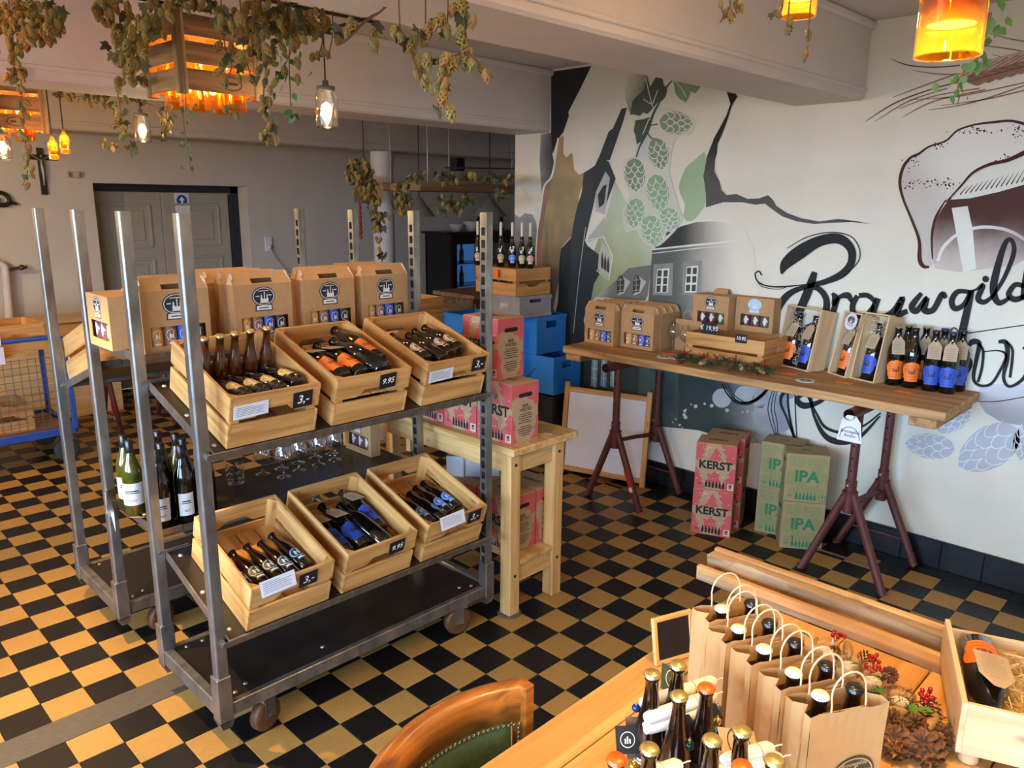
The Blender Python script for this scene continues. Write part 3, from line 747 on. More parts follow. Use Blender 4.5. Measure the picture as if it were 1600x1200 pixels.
# ================================================================ shared small builders
M_galv = mat('galvanised_steel', '97938c', 0.33, 0.85, var=.35, scale=22, stretch=(1, 1, .4), bump=.05)
M_board = mat('film_faced_plywood', '1d1815', 0.32, var=.35, scale=8, bump=.02)
M_rubber = mat('dark_rubber', '2a1f1a', 0.6)
M_rust = mat('brown_wheel', '5e3a20', 0.5, var=.4, scale=30)
PINE_L, PINE_D = 'd29d5a', 'ab7439'
M_pine_x = wood('pine_along_x', PINE_L, PINE_D, 'x')
M_pine_y = wood('pine_along_y', PINE_L, PINE_D, 'y')
M_pine_z = wood('pine_along_z', PINE_L, PINE_D, 'z')
M_brown_glass = mat('brown_bottle_glass', '1d0f07', 0.06, var=.3, spec=.6, coat=.5)
M_amber_glass = mat('amber_bottle_glass', '4a2208', 0.06, var=.4, spec=.6, coat=.5, scale=40)
M_black_glass = mat('black_bottle_glass', '0b0a09', 0.06, var=.3, spec=.6, coat=.5)
M_green_glass = mat('green_bottle_glass', '3d4110', 0.06, var=.4, spec=.6, coat=.5, scale=40)
M_gold = mat('gold_cap', 'c2a660', 0.3, 0.7, var=.15)
M_orange_cap = mat('orange_cap', 'e8590c', 0.35, 0.1)
M_cream_cap = mat('cream_cap', 'e2d8b8', 0.45, 0.0, var=.25, scale=160)
M_black_cap = mat('black_cap', '1b1714', 0.25)
M_blue_cap = mat('dark_blue_cap', '27305e', 0.3)
M_kraft = mat('kraft_card', 'b58a58', 0.75, var=.08, scale=40)
M_kraft_tag = mat('kraft_tag', 'b39a76', 0.8, var=.06)
M_paper = mat('white_paper', 'd9d6d8', 0.8, var=.03)
M_print = mat('grey_print', '6e6c70', 0.8)
M_ink = mat('black_ink', '1a1a1c', 0.7)
M_chalkboard = mat('chalkboard_card', '17171a', 0.55)
M_chalk = mat('white_chalk', 'ece9e2', 0.8)
M_navy = mat('navy_print', '1d2836', 0.6)
M_cream = mat('cream_print', 'e3dccb', 0.7)
LABELS = dict(
    amber=(mat('amber_label', 'cf9430', .5), M_cream), brown=(mat('brown_label', '8a5f45', .5), M_cream), blue=(mat('blue_label', '2450b8', .5), M_cream),
    black=(mat('black_label', '16191b', .5), M_cream), navy=(mat('navy_label', '1b3142', .5), mat('pale_blue_print', 'cfe0ee', .5)),
    yellow=(mat('yellow_label', 'd2a048', .5), mat('pale_yellow_print', 'ecd9a4', .5)), sky=(mat('sky_label', '2f78d8', .5), mat('sky_print', 'b9d4f2', .5)),
    sepia=(mat('sepia_label', 'cdb08a', .5), mat('sepia_print', '5b3a22', .5)), orange=(mat('orange_label', 'ee7412', .5), mat('orange_print', '8a3a05', .5)),
    royal=(mat('royal_label', '2b4fae', .5), mat('royal_print', '14245a', .5)), white=(mat('white_label', 'd8d6cc', .5), M_ink), lime=(mat('lime_label', 'a9b35e', .5), M_cream), rose=(mat('rose_label', 'c98d78', .5), M_cream))

def decal(mb, r, zc, hw, hh, wf, mi, lift=.0004, rows=9, cols=8, a0=-pi / 2):
    """patch wrapped round a bottle of radius r; wf(t) half width for t in -1..1"""
    vs = []; fs = []
    for i in range(rows + 1):
        t = -1 + 2 * i / rows; w = hw * wf(t)
        for j in range(cols + 1):
            a = a0 + (-1 + 2 * j / cols) * w / r
            vs.append(((r + lift) * cos(a), (r + lift) * sin(a), zc + hh * t))
    for i in range(rows):
        for j in range(cols):
            k = i * (cols + 1) + j
            fs.append((k, k + 1, k + cols + 2, k + cols + 1))
    mb.add(vs, fs, mi, True)
oval = lambda t: max(0.0, 1 - t * t) ** .5
def badge_w(t):      # oval above, pennant below
    if t < -.62: return .62 + .1 * sin((t + 1) * 16)
    return max(.66, max(0, 1 - ((t - .22) / .86) ** 2) ** .5) if t < .3 else max(0, 1 - ((t - .22) / .8) ** 2) ** .5
def put_badge(mb, r, zc, hw, hh, a=0, b_=1, a0=-pi / 2):
    decal(mb, r, zc, hw, hh, badge_w, a, .0004, 12, 8, a0)
    decal(mb, r, zc + hh * .2, hw * .88, hh * .7, oval, b_, .0007, 8, 8, a0)
    decal(mb, r, zc + hh * .2, hw * .8, hh * .62, oval, a, .001, 8, 8, a0)
    for dx, w, h in ((-.28, .12, .3), (-.05, .2, .22), (.22, .1, .42)):
        decal(mb, r, zc + hh * (h - .16), hw * w, hh * h, lambda t: 1 - .35 * max(0, t), b_, .0013, 2, 1, a0 + dx * hw / r)
    decal(mb, r, zc - hh * .72, hw * .5, hh * .12, lambda t: 1, b_, .001, 1, 4, a0)
BOTTLE = dict(
    beer=([(0, 0), (.027, 0), (.0303, .004), (.0303, .122), (.028, .143), (.0175, .178), (.0138, .2), (.0132, .215), (.0146, .217), (.0146, .224), (.0128, .2255), (.0128, .23), (0, .23)], .0303, .226),
    long=([(0, 0), (.026, 0), (.0295, .004), (.0295, .118), (.026, .148), (.0165, .186), (.0132, .215), (.0126, .24), (.0142, .242), (.0142, .249), (.0125, .25), (.0125, .255), (0, .255)], .0295, .251),
    big=([(0, 0), (.036, 0), (.041, .005), (.041, .165), (.038, .192), (.026, .226), (.0175, .258), (.0155, .285), (.0172, .287), (.0172, .297), (.0155, .298), (.0155, .303), (0, .303)], .041, .298),
    wine=([(0, 0), (.034, 0), (.0375, .005), (.0375, .165), (.034, .195), (.022, .226), (.0155, .25), (.0142, .262), (.0142, .3), (0, .3)], .0375, .255))
def make_bottle(kind, glass, cap, label=None, name='beer_bottle', tagged=False, cat='bottle', capkind='crown'):
    prof, r, zc = BOTTLE[kind]
    root = thing(name, '', cat)
    q = MB(); q.lathe(prof, 20); q.build('glass_body', glass, root)
    q = MB()
    if kind == 'wine':
        q.lathe([(.0148, .252), (.0152, .255), (.0152, .301), (.0138, .303), (0, .303)], 16)
        q.build('capsule', cap, root)
    else:
        rc = prof[-2][0] + .0028
        if capkind == 'crown':
            n = 42; vs = []; fs = []
            for j, (rr, zz, wob) in enumerate(((rc + .001, zc - .001, .0011), (rc - .0003, zc + .004, .0003), (rc - .002, zc + .0062, 0), (0.0001, zc + .0066, 0))):
                for i in range(n):
                    a = 2 * pi * i / n; q_ = rr + wob * cos(21 * a)
                    vs.append((q_ * cos(a), q_ * sin(a), zz))
            for j in range(3):
                for i in range(n): fs.append((j * n + i, j * n + (i + 1) % n, (j + 1) * n + (i + 1) % n, (j + 1) * n + i))
            q.add(vs, fs, 0, True)
        else:
            q.lathe([(rc - .001, zc - .02), (rc, zc - .018), (rc, zc + .003), (rc - .003, zc + .006), (0, zc + .006)], 16)
        q.build('crown_cap', cap, root)
    if label:
        q = MB(); ms = LABELS[label[0]]
        if len(label) > 5: r = label[5]
        if label[1] == 'badge': put_badge(q, r, label[2], label[3], label[4])
        elif label[1] == 'blob':     # scalloped front label
            decal(q, r, label[2], label[3], label[4], lambda t: .72 + .1 * sin(t * 9) if t < -.35 else max(0, 1 - ((t - .2) / .81) ** 2) ** .5 * 1.0, 0, .0004, 14, 8)
            for dz, w in ((.55, .5), (.3, .7), (.05, .62), (-.5, .5), (-.75, .45)):
                decal(q, r, label[2] + label[4] * dz, label[3] * w, .0009, lambda t: 1, 1, .0008, 1, 6)
            for dx, w, h in ((-.25, .08, .2), (0, .12, .16), (.22, .07, .3)): decal(q, r, label[2] + label[4] * (h - .25), label[3] * w, label[4] * h, lambda t: 1, 1, .0009, 1, 1, -pi / 2 + dx * label[3] / r)
        elif label[1] == 'rect':
            decal(q, r, label[2], label[3], label[4], lambda t: 1, 0, .0004, 2, 10)
            for dz, w, hh in ((.3, .5, .0025), (.12, .6, .0018), (-.5, .35, .001), (-.62, .3, .001)): decal(q, r, label[2] + label[4] * dz, label[3] * w, hh, lambda t: 1, 1, .0008, 1, 6)
        q.build('label', list(ms), root)
    if tagged:
        t = MB(); h = .1
        t.prism([(-.03, 0), (.03, 0), (.03, h * .66), (.005, h), (-.005, h), (-.03, h * .66)], -.0004, .0004)
        for i in range(6): t.add([(-.018, h * (.1 + i * .1), .0008), (-.018, h * (.1 + i * .1) - .002, .0008), (.018, h * (.1 + i * .1) - .002, .0008), (.018, h * (.1 + i * .1), .0008)], [(0, 1, 2, 3)], 1)
        o = t.build('hang_tag', [M_kraft_tag, M_print], root)
        o.matrix_local = face_matrix((0, -r - .007, zc - .132), (1, 0, 0), (0, .33, .94)) @ Matrix.Rotation(pi, 4, 'Y') @ Matrix.Rotation(pi, 4, 'Y')
        s_ = MB(); s_.tube([(.0155 * cos(a * pi / 5), .0155 * sin(a * pi / 5), zc - .024) for a in range(11)] , .0009, 5)
        s_.tube([(0, -.0155, zc - .024), (0, -.018, zc - .038)], .0009, 5); s_.build('twine', mat('jute_twine', 'c0a67c', .9), root)
    return root
_BP = {}
def bottle(key, label, loc, rot=(0, 0, 0), group=None):
    if key not in _BP:
        spec = dict(
            yellow=('beer', M_brown_glass, M_black_cap, ('yellow', 'badge', .068, .03, .034)), amber=('long', M_amber_glass, M_gold, None),
            orange=('big', M_black_glass, M_black_cap, ('orange', 'blob', .085, .05, .05)), orange_tag=('big', M_black_glass, M_black_cap, ('orange', 'blob', .085, .05, .05), 'beer_bottle', True),
            royal=('big', M_black_glass, M_black_cap, ('royal', 'blob', .085, .05, .05)), royal_tag=('big', M_black_glass, M_black_cap, ('royal', 'blob', .085, .05, .05), 'beer_bottle', True),
            royal_cap=('big', M_black_glass, M_blue_cap, ('royal', 'blob', .085, .05, .05), 'beer_bottle', True), orange_gold=('big', M_black_glass, M_gold, ('orange', 'blob', .085, .05, .05), 'beer_bottle', True),
            plain_big=('big', M_black_glass, M_gold, None),
            sepia=('beer', M_brown_glass, M_black_cap, ('sepia', 'badge', .068, .03, .034)), navy=('beer', M_brown_glass, M_rust, ('navy', 'badge', .068, .03, .034)),
            sky=('beer', M_brown_glass, M_black_cap, ('sky', 'badge', .068, .03, .034)),
            green_wine=('wine', M_green_glass, M_black_cap, ('white', 'rect', .09, .05, .045), 'wine_bottle'), black_wine=('wine', M_black_glass, M_black_cap, ('white', 'rect', .075, .03, .045), 'wine_bottle'),
            black_wine2=('wine', M_black_glass, M_black_cap, None, 'wine_bottle'), green_wine2=('wine', M_green_glass, M_black_cap, None, 'wine_bottle'),
            bag_cream=('beer', M_brown_glass, M_cream_cap, ('white', 'rect', .186, .013, .018, .0178)), bag_dark=('beer', M_brown_glass, M_black_cap, None),
            gift_gold=('long', M_brown_glass, M_gold, ('black', 'rect', .07, .05, .04)), gift_orange=('long', M_brown_glass, M_orange_cap, ('black', 'rect', .07, .05, .04)),
            bar=('beer', M_brown_glass, M_black_cap, ('white', 'rect', .06, .03, .03)), floor_beer=('beer', M_brown_glass, M_gold, ('white', 'badge', .068, .028, .03)))[key]
        _BP[key] = Proto(lambda: make_bottle(*spec))
    return _BP[key].put(label, loc, rot, group)

def put_logo(mb, M, w, dark=0, light=1, words=False):
    """oval abbey badge with towers and pennant; M maps face coordinates"""
    def ov(a, b_, cy, z, mi, n=28):
        mb.add([(a * w * cos(2 * pi * i / n), (cy + b_ * sin(2 * pi * i / n)) * w, z) for i in range(n)], [tuple(range(n))], mi, False, M)
    def rc(x0, x1, y0, y1, z, mi): mb.add([(x0 * w, y0 * w, z), (x1 * w, y0 * w, z), (x1 * w, y1 * w, z), (x0 * w, y1 * w, z)], [(0, 1, 2, 3)], mi, False, M)
    ov(.5, .39, .08, .0004, dark); ov(.46, .35, .08, .0007, light); ov(.43, .325, .08, .001, dark)
    for x0, x1, y0, y1 in ((-.14, -.04, -.16, .02), (-.04, .1, -.16, -.02), (.1, .2, -.16, .0), (-.12, -.07, .02, .1), (.02, .055, -.02, .2), (.13, .17, 0, .1)): rc(x0, x1, y0, y1, .0013, light)
    for x, y in ((-.095, .1), (.038, .2), (.15, .1)): mb.add([((x - .03) * w, y * w, .0013), ((x + .03) * w, y * w, .0013), (x * w, (y + .08) * w, .0013)], [(0, 1, 2)], light, False, M)
    rc(-.18, .22, -.185, -.165, .0013, light)
    if words:
        put_text(mb, 'Brouwgilde', M @ Matrix.Translation((0, .31 * w, .0013)), .13 * w, light, .01, .3)
        put_text(mb, 'Abdij', M @ Matrix.Translation((-.27 * w, .1 * w, .0013)), .1 * w, light, .01, .3)
        put_text(mb, 'Rolduc', M @ Matrix.Translation((.27 * w, .13 * w, .0013)), .1 * w, light, .01, .3)
    else:
        rc(-.22, .22, .29, .32, .0013, light); rc(-.34, -.18, .08, .12, .0013, light); rc(.2, .34, .1, .14, .0013, light)
    mb.add([(-.36 * w, -.24 * w, .0004), (.36 * w, -.24 * w, .0004), (.38 * w, -.5 * w, .0004), (-.38 * w, -.5 * w, .0004)], [(3, 2, 1, 0)], dark, False, M)
    mb.add([(-.31 * w, -.28 * w, .0008), (-.33 * w, -.46 * w, .0008), (.33 * w, -.46 * w, .0008), (.31 * w, -.28 * w, .0008)], [(0, 1, 2, 3)], light, False, M)
    rc(-.2, .2, -.39, -.35, .0011, dark)

# ---------------------------------------------------------------- wooden crates
def arch_slat(w, h, t, mats_axis, parent, loc, rot=(0, 0, 0), cut=.12):
    """end slat with a hand-hold cut into its lower edge"""
    c = cut / 2
    poly = [(-w / 2, 0), (-c - .012, 0), (-c + .006, .012), (-c + .02, .026), (c - .02, .026), (c - .006, .012), (c + .012, 0), (w / 2, 0), (w / 2, h), (-w / 2, h)]
    q = MB(); q.prism(poly, -t / 2, t / 2, 0, Matrix(((1, 0, 0, 0), (0, 0, -1, 0), (0, 1, 0, 0), (0, 0, 0, 1))))
    return q.build('end_slat', mats_axis, parent, loc, rot)
def make_crate(w=.325, l=.44, h=.187, t=.011, raised=None, name='wooden_crate', mats=None):
    mx, my, mz = mats or (M_pine_x, M_pine_y, M_pine_z)
    root = thing(name, '', 'crate')
    g = .016; sh = (h - g) / 2
    q = MB(); q.box((0, 0, 0), (t, l, sh), bev=.0015); p = None
    for s_ in (-1, 1):
        for k in range(2):
            o = q.build('side_slat', my, root) if p is None else link('side_slat', p.data, root)
            p = p or o; o.location = (s_ * (w / 2 - t / 2), l / 2, sh / 2 + k * (sh + g))
    for y in (t / 2 + .0005, l - t / 2 - .0005):
        b_ = MB(); b_.box((0, 0, sh / 2), (w - 2 * t, t, sh), bev=.0015); b_.build('end_slat', mx, root, (0, y, 0))
        arch_slat(w - 2 * t, sh, t, mx, root, (0, y, sh + g))
    q = MB(); q.prism([(0, 0), (.03, 0), (0, .03)], .002, h - .003); p = None
    for s_, yy, a in ((-1, t, 0), (1, t, pi / 2), (1, l - t, pi), (-1, l - t, -pi / 2)):
        o = q.build('corner_post', mz, root) if p is None else link('corner_post', p.data, root)
        p = p or o; o.location = (s_ * (w / 2 - t), yy, 0); o.rotation_euler = (0, 0, a)
    fz = raised or .006
    n = 4; fw = (w - 2 * t) / n
    q = MB(); q.box((0, 0, 0), (fw - .006, l - 2 * t - .002, .008)); p = None
    for i in range(n):
        o = q.build('floor_slat', my, root) if p is None else link('floor_slat', p.data, root)
        p = p or o; o.location = (-w / 2 + t + fw * (i + .5), l / 2, fz)
    return root
M_ply_x = wood('crate_timber_x', 'e3c493', 'cda56a', 'x')
CRATE = Proto(lambda: make_crate(raised=.05)); CRATE_UP = Proto(lambda: make_crate(raised=.1))
CRATE_LOW = Proto(lambda: make_crate())

# ================================================================ trolleys (two on wheels) and their hooked-in shelves
PX0, PX1 = -1.415, -0.168            # post centre lines
PY = [0.298, 0.775, 1.255, 1.765]
PH = 1.842
def make_post():
    q = MB(); w = .040; t = .0035
    def U(o_, r_):      # rounded channel outline, open towards +x
        c = w / 2 - o_; pts = [(w / 2 - t, -c)]
        for k in range(5): a = -pi / 2 - k * pi / 8; pts.append((-c + r_ + r_ * cos(a), -c + r_ + r_ * sin(a)))
        for k in range(5): a = pi - k * pi / 8; pts.append((-c + r_ + r_ * cos(a), c - r_ + r_ * sin(a)))
        return pts + [(w / 2 - t, c)]
    A_, B_ = U(0, .009), U(t, .006); n = len(A_)
    for z0, z1 in ((.99 - (PH - .14) / 2, .99 + (PH - .14) / 2),):
        vs = [(x, y, z) for z in (z0, z1) for x, y in A_ + B_]; m_ = 2 * n; fs = []
        for i in range(n - 1): fs += [(i + 1, i, m_ + i, m_ + i + 1), (n + i, n + i + 1, m_ + n + i + 1, m_ + n + i), (m_ + i, m_ + n + i, m_ + n + i + 1, m_ + i + 1)]
        q.add(vs, fs, 0, False)
    z = .14
    for s_ in (-1, 1): q.box((w / 2 - t / 2, s_ * .0155, .99), (t, .009, PH - .14))
    while z < PH - .03:
        q.box((w / 2 - t / 2, 0, z), (t, .022, .017)); z += .05
    q.box((w / 2 - t / 2, 0, PH - .022), (t, .022, .044))
    return q
_post = make_post()
def make_trolley(name, label, y0, y1):
    root = thing(name, label, 'trolley', ((PX0 + PX1) / 2, (y0 + y1) / 2, 0))
    hx = (PX1 - PX0) / 2; hy = (y1 - y0) / 2
    po = None; so = None
    sock = MB(); sock.box((0, 0, .215), (.052, .052, .17), bev=.003)
    sock.add([(-.026, -.026, .13), (.026, -.026, .13), (.026, .026, .13), (-.026, .026, .13), (-.012, -.012, .095), (.022, -.012, .095), (.022, .022, .095), (-.012, .022, .095)], [(0, 1, 5, 4), (1, 2, 6, 5), (2, 3, 7, 6), (3, 0, 4, 7), (4, 5, 6, 7)])
    for sx in (-1, 1):
        for sy in (-1, 1):
            if po is None: o = po = _post.build('post', M_galv, root)
            else: o = link('post', po.data, root)
            o.location = (sx * hx, sy * hy, 0); o.rotation_euler = (0, 0, 0 if sx < 0 else pi)
            if so is None: o = so = sock.build('corner_socket', M_galv, root)
            else: o = link('corner_socket', so.data, root)
            o.location = (sx * hx, sy * hy, 0); o.rotation_euler = (0, 0, 0 if sx > 0 else 0)
    q = MB()
    for s_ in (-1, 1):
        q.box((0, s_ * (hy + .004), .165), (2 * hx - .052, .028, .05), bev=.003); q.box((s_ * (hx + .004), 0, .17), (.036, 2 * hy - .052, .06), bev=.004)
        q.box((s_ * (hx - .1), s_ * 0, .145), (.02, 2 * hy - .02, .02))
    q.build('base_frame', M_galv, root)
    q = MB(); q.box((0, 0, .182), (2 * hx - .03, 2 * hy - .025, .012)); q.build('platform', M_board, root)
    bo = None; q = MB(); q.lathe([(.009, 0), (.008, .003), (.004, .0045), (0, .0047)], 10)
    for bx_, by_ in ((-.9, -.85), (-.82, -.75), (.9, -.85), (.82, -.75), (-.9, .85), (-.8, .85), (.85, .85), (-.3, -.7)):
        if bo is None: o = bo = q.build('bolt', M_galv, root)
        else: o = link('bolt', bo.data, root)
        o.location = (bx_ * hx, by_ * hy, .188)
    wo = None
    for sx in (-1, 1):
        for sy in (-1, 1):
            fk = MB(); fk.box((0, 0, .137), (.07, .07, .012)); fk.box((0, .026, .095), (.045, .004, .08)); fk.box((0, -.026, .095), (.045, .004, .08)); fk.tube([(0, -.03, .062), (0, .03, .062)], .007, 8)
            if wo is None: o = wo = fk.build('caster', M_galv, root); cw = None
            else: o = link('caster', wo.data, root)
            o.location = (sx * (hx - .16), sy * (hy - .02), 0)
            o.rotation_euler = (0, 0, .3 * sx * sy)
            wm = MB(); wm.lathe([(.012, -.02), (.045, -.02), (.058, -.018), (.062, -.012), (.062, .012), (.058, .018), (.045, .02), (.012, .02)], 24, 0, TR((0, 0, .062), (pi / 2, 0, 0)))
            if cw is None: c = cw = wm.build('wheel', M_rust, o)
            else: c = link('wheel', cw.data, o)
    return root
make_trolley('plant_trolley', 'near galvanised trolley on castors holding the tilted bottle crates', PY[0], PY[1])
make_trolley('plant_trolley', 'rear galvanised trolley on castors, farther from the viewer', PY[2], PY[3])
def make_shelf(label, ya, yb, za, zb):
    """board hooked between two rows of posts; ya/za front edge, yb/zb rear edge"""
    L = math.hypot(yb - ya, zb - za); ang = math.atan2(zb - za, yb - ya)
    root = thing('trolley_shelf', label, 'shelf', ((PX0 + PX1) / 2, ya, za), (ang, 0, 0), 'hooked trolley shelves')
    hx = (PX1 - PX0) / 2 - .025
    q = MB(); q.box((0, L / 2, -.006), (2 * hx, L - .012, .012)); q.build('board', M_board, root)
    q = MB()
    q.box((0, .003, -.012), (2 * hx, .005, .03)); q.box((0, L - .003, -.012), (2 * hx, .005, .03)); q.box((-hx, L / 2, -.012), (.004, L, .032)); q.box((hx, L / 2, -.012), (.004, L, .032))
    q.build('steel_edge', M_galv, root)
    hk = MB(); hk.box((0, 0, 0), (.11, .004, .024), bev=.0015); hk.box((-.05, .012, 0), (.012, .03, .018)); ho = None
    for s_ in (-1, 1):
        for y in (-.004, L + .004):
            if ho is None: o = ho = hk.build('hook', M_galv, root)
            else: o = link('hook', ho.data, root)
            o.location = (s_ * (hx - .03), y, -.004); o.rotation_euler = (0, 0, 0 if s_ < 0 else pi)
    sm = MB(); sm.lathe([(.008, 0), (.007, .003), (0, .004)], 10); so = None
    for x, y in ((-.96, .1), (-.96, .5), (-.94, .92), (.96, .1), (.95, .55), (.96, .9)):
        if so is None: o = so = sm.build('bolt', mat('pale_bolt', 'cfc6b4', .4, .3), root)
        else: o = link('bolt', so.data, root)
        o.location = (x * hx, y * L, 0)
    return root
TU, TL, TB = math.atan2(.157, .5), math.atan2(.165, .5), math.atan2(.157, .5)
SU = make_shelf('upper tilted black shelf of the near trolley under the three crates', .262, .752, 1.092, 1.092 + .49 * math.tan(TU))
SL = make_shelf('lower tilted black shelf of the near trolley above its base', .262, .752, .432, .432 + .49 * math.tan(TL))
make_shelf('level black shelf between the trolleys with glasses and wine bottles', .80, 1.232, .658, .658)
make_shelf('level upper shelf between the trolleys carrying the gift cartons', .80, 1.232, 1.332, 1.332)
make_shelf('tilted black shelf of the rear trolley sloping to the far side', 1.28, 1.745, 1.235, 1.08)

def crate_on(y0, z0, th, xc, label, up, group):
    """crate standing on a tilted shelf with its front against the front lip"""
    o = (CRATE_UP if up == 1 else CRATE_LOW if up == 2 else CRATE).put(label, (xc, y0 + .008, z0 + .004), (th, 0, 0), group)
    def P(u, v, w): return Vector((xc, y0 + .008, z0 + .004)) + Matrix.Rotation(th, 3, 'X') @ Vector((u, v, w))
    return o, P
def lay(key, P, th, u, v, w, label, alpha=0.0, spin=0.0, yaw=0.0, group=None):
    """bottle lying with its base to the front; w is the height of the axis at the base"""
    beta = th + alpha
    R_ = Matrix.Rotation(yaw, 3, 'Z') @ Matrix.Rotation(-(pi / 2 - beta), 3, 'X') @ Matrix.Rotation(spin, 3, 'Z')
    return bottle(key, label, P(u, v, w), R_.to_euler(), group)
xa = [ony(364, 637, .20).x + .163, ony(532, 606, .20).x + .163, ony(674, 581, .20).x + .163]
xb = [ony(398, 934, .19).x + .163, ony(550, 884.5, .19).x + .163, ony(676, 840.6, .19).x + .163]
GA, GB = 'slatted crates on the upper tilted shelf', 'slatted crates on the lower tilted shelf'
UY, UZ, LY, LZ = .264, 1.0935, .264, .4335
_, PA1 = crate_on(UY, UZ, TU, xa[0], 'leftmost crate on the upper tilted shelf, with upright amber bottles', 2, GA)
_, PA2 = crate_on(UY, UZ, TU, xa[1], 'middle crate on the upper tilted shelf, with orange-labelled bottles', True, GA)
_, PA3 = crate_on(UY, UZ, TU, xa[2], 'rightmost crate on the upper tilted shelf beside the perforated post', True, GA)
_, PB1 = crate_on(LY, LZ, TL, xb[0], 'leftmost crate on the lower tilted shelf, with navy-labelled bottles', False, GB)
_, PB2 = crate_on(LY, LZ, TL, xb[1], 'middle crate on the lower tilted shelf, with royal-blue-labelled bottles', False, GB)
_, PB3 = crate_on(LY, LZ, TL, xb[2], 'rightmost crate on the lower tilted shelf, with sky-blue-labelled bottles', False, GB)
FL = .105
g = 'upright amber bottles in the upper left crate'
for i, u in enumerate((-.122, -.066, -.01, .05, .115)):
    R_ = Matrix.Rotation(TU - .12, 3, 'X')
    bottle('amber', ['leftmost', 'second from left', 'middle', 'second from right', 'rightmost'][i] + ' of the upright amber bottles with gold caps in the crate', PA1(u, .25 + .006 * i, .012), R_.to_euler(), g)
for i, (u, v, yw) in enumerate(((-.095, .02, .06), (-.032, .025, .06), (.028, .03, .03), (.11, .055, .08))):
    lay('yellow', PA1, TU, u, v, .166, ['leftmost', 'second', 'third', 'rightmost'][i] + ' lying bottle with a yellow label in the upper left crate', -.22, 0, yw, 'yellow-labelled bottles')
lay('yellow', PA1, TU, .07, .03, .14, 'dark bottle lying between the yellow-labelled bottles, label half hidden', -.2, .9, .05, 'yellow-labelled bottles')
for i, (u, v, k, yw, w_, al) in enumerate(((-.1, .045, 'orange_tag', .05, .045, -.05), (-.018, .05, 'orange_tag', .04, .045, -.05), (.1, .125, 'orange', .02, .05, .0))):
    lay(k, PA2, TU, u, v, FL + w_, ['left tagged', 'middle tagged', 'right untagged'][i] + ' large dark bottle with an orange label in the upper middle crate', al, 0, yw, 'large bottles with orange labels in the crate')
lay('orange', PA2, TU, .062, .035, FL + .066, 'large dark bottle lying across the top of the orange-labelled bottles', -.05, 2.6, .12, 'large bottles with orange labels in the crate')
for i, (u, v, yw, sp) in enumerate(((-.1, .075, .08, 0), (-.03, .06, .06, .9), (.035, .09, .1, 0), (.1, .11, .08, 0))):
    lay('sepia', PA3, TU, u, v, FL + .05, ['leftmost', 'half-turned', 'third', 'rightmost'][i] + ' small bottle with a cream-brown label in the upper right crate', .03, sp, yw, 'cream-labelled bottles')
for i, (u, v, yw, sp) in enumerate(((-.115, .02, .12, 1.0), (-.058, .022, .1, 0), (.0, .03, .08, 0), (.058, .025, .1, 0), (.118, .045, .12, 0))):
    lay('navy', PB1, TL, u, v + .05, .09, ['leftmost', 'second', 'middle', 'fourth', 'rightmost'][i] + ' bottle with a navy and white label in the lower left crate', .0, sp, yw, 'navy-labelled bottles')
for i, (u, v, k, yw) in enumerate(((-.1, .045, 'royal_tag', .06), (-.018, .05, 'royal_tag', .06), (.098, .115, 'royal_tag', .03))):
    lay(k, PB2, TL, u, v + .03, .1, ['leftmost', 'middle', 'rightmost'][i] + ' large dark bottle with a royal blue label in the lower middle crate', .03, 0, yw, 'large bottles with blue labels in the crate')
lay('royal', PB2, TL, .058, .045, .115, 'large dark bottle turned label-down in the lower middle crate', .0, 2.8, .1, 'large bottles with blue labels in the crate')
for i, (u, v, yw, sp) in enumerate(((-.105, .03, .12, .8), (-.05, .04, .1, 0), (.012, .035, .1, .7), (.065, .06, .1, 0), (.12, .075, .1, 0))):
    lay('sky', PB3, TL, u, v + .05, .09, ['leftmost', 'second', 'middle', 'fourth', 'rightmost'][i] + ' bottle with a sky blue label in the lower right crate', .0, sp, yw, 'sky-blue-labelled bottles')

# price cards and information slips on the crate fronts
def price_card(P, u, w, txt, label, th, wd=.072, hg=.06, off=-.004, tilt=-.05):
    M_ = Matrix.Translation(P(u, off, w)) @ (Matrix.Rotation(th, 4, 'X') @ Matrix.Rotation(tilt, 4, 'Y'))
    root = thing('price_card', label, 'price card', (0, 0, 0), (0, 0, 0), 'black price cards'); root.matrix_world = M_
    q = MB(); q.box((0, 0, 0), (wd, .003, hg), bev=.0008); q.build('card', M_chalkboard, root)
    q = MB(); put_text(q, txt, face_matrix((0, -.0019, 0), (1, 0, 0), (0, 0, 1)), hg * (.72 if len(txt) < 4 else .52), 0, .012, .2); q.build('lettering', M_chalk, root)
def slip(P, u, w, label, th, wd=.12, hg=.05, off=-.004, lean=0.0, tilt=-.04):
    M_ = Matrix.Translation(P(u, off, w)) @ (Matrix.Rotation(th + lean, 4, 'X') @ Matrix.Rotation(tilt, 4, 'Y'))
    root = thing('information_slip', label, 'paper slip', (0, 0, 0), (0, 0, 0), 'printed information slips'); root.matrix_world = M_
    q = MB(); q.box((0, 0, 0), (wd, .0008, hg)); q.build('paper', M_paper, root)
    q = MB()
    for i in range(6):
        zz = hg * (.3 - i * .12); ww = wd * (.42 if i else .28); q.add([(-wd * .42, -.0007, zz), (-wd * .42 + 2 * ww * (.96 if i % 2 else .88), -.0007, zz), (-wd * .42 + 2 * ww * (.96 if i % 2 else .88), -.0007, zz + .0018), (-wd * .42, -.0007, zz + .0018)], [(0, 1, 2, 3)])
    q.build('print', M_print, root)
price_card(PA1, .095, .14, '3,-', 'black 3,- price card on the upper left crate', TU)
slip(PA1, -.09, .135, 'printed slip on the front of the upper left crate', TU)
price_card(PA2, .055, .15, '9.95', 'black 9.95 price card on the upper middle crate', TU)
price_card(PA3, .105, .15, '3,-', 'black 3,- price card on the upper right crate', TU)
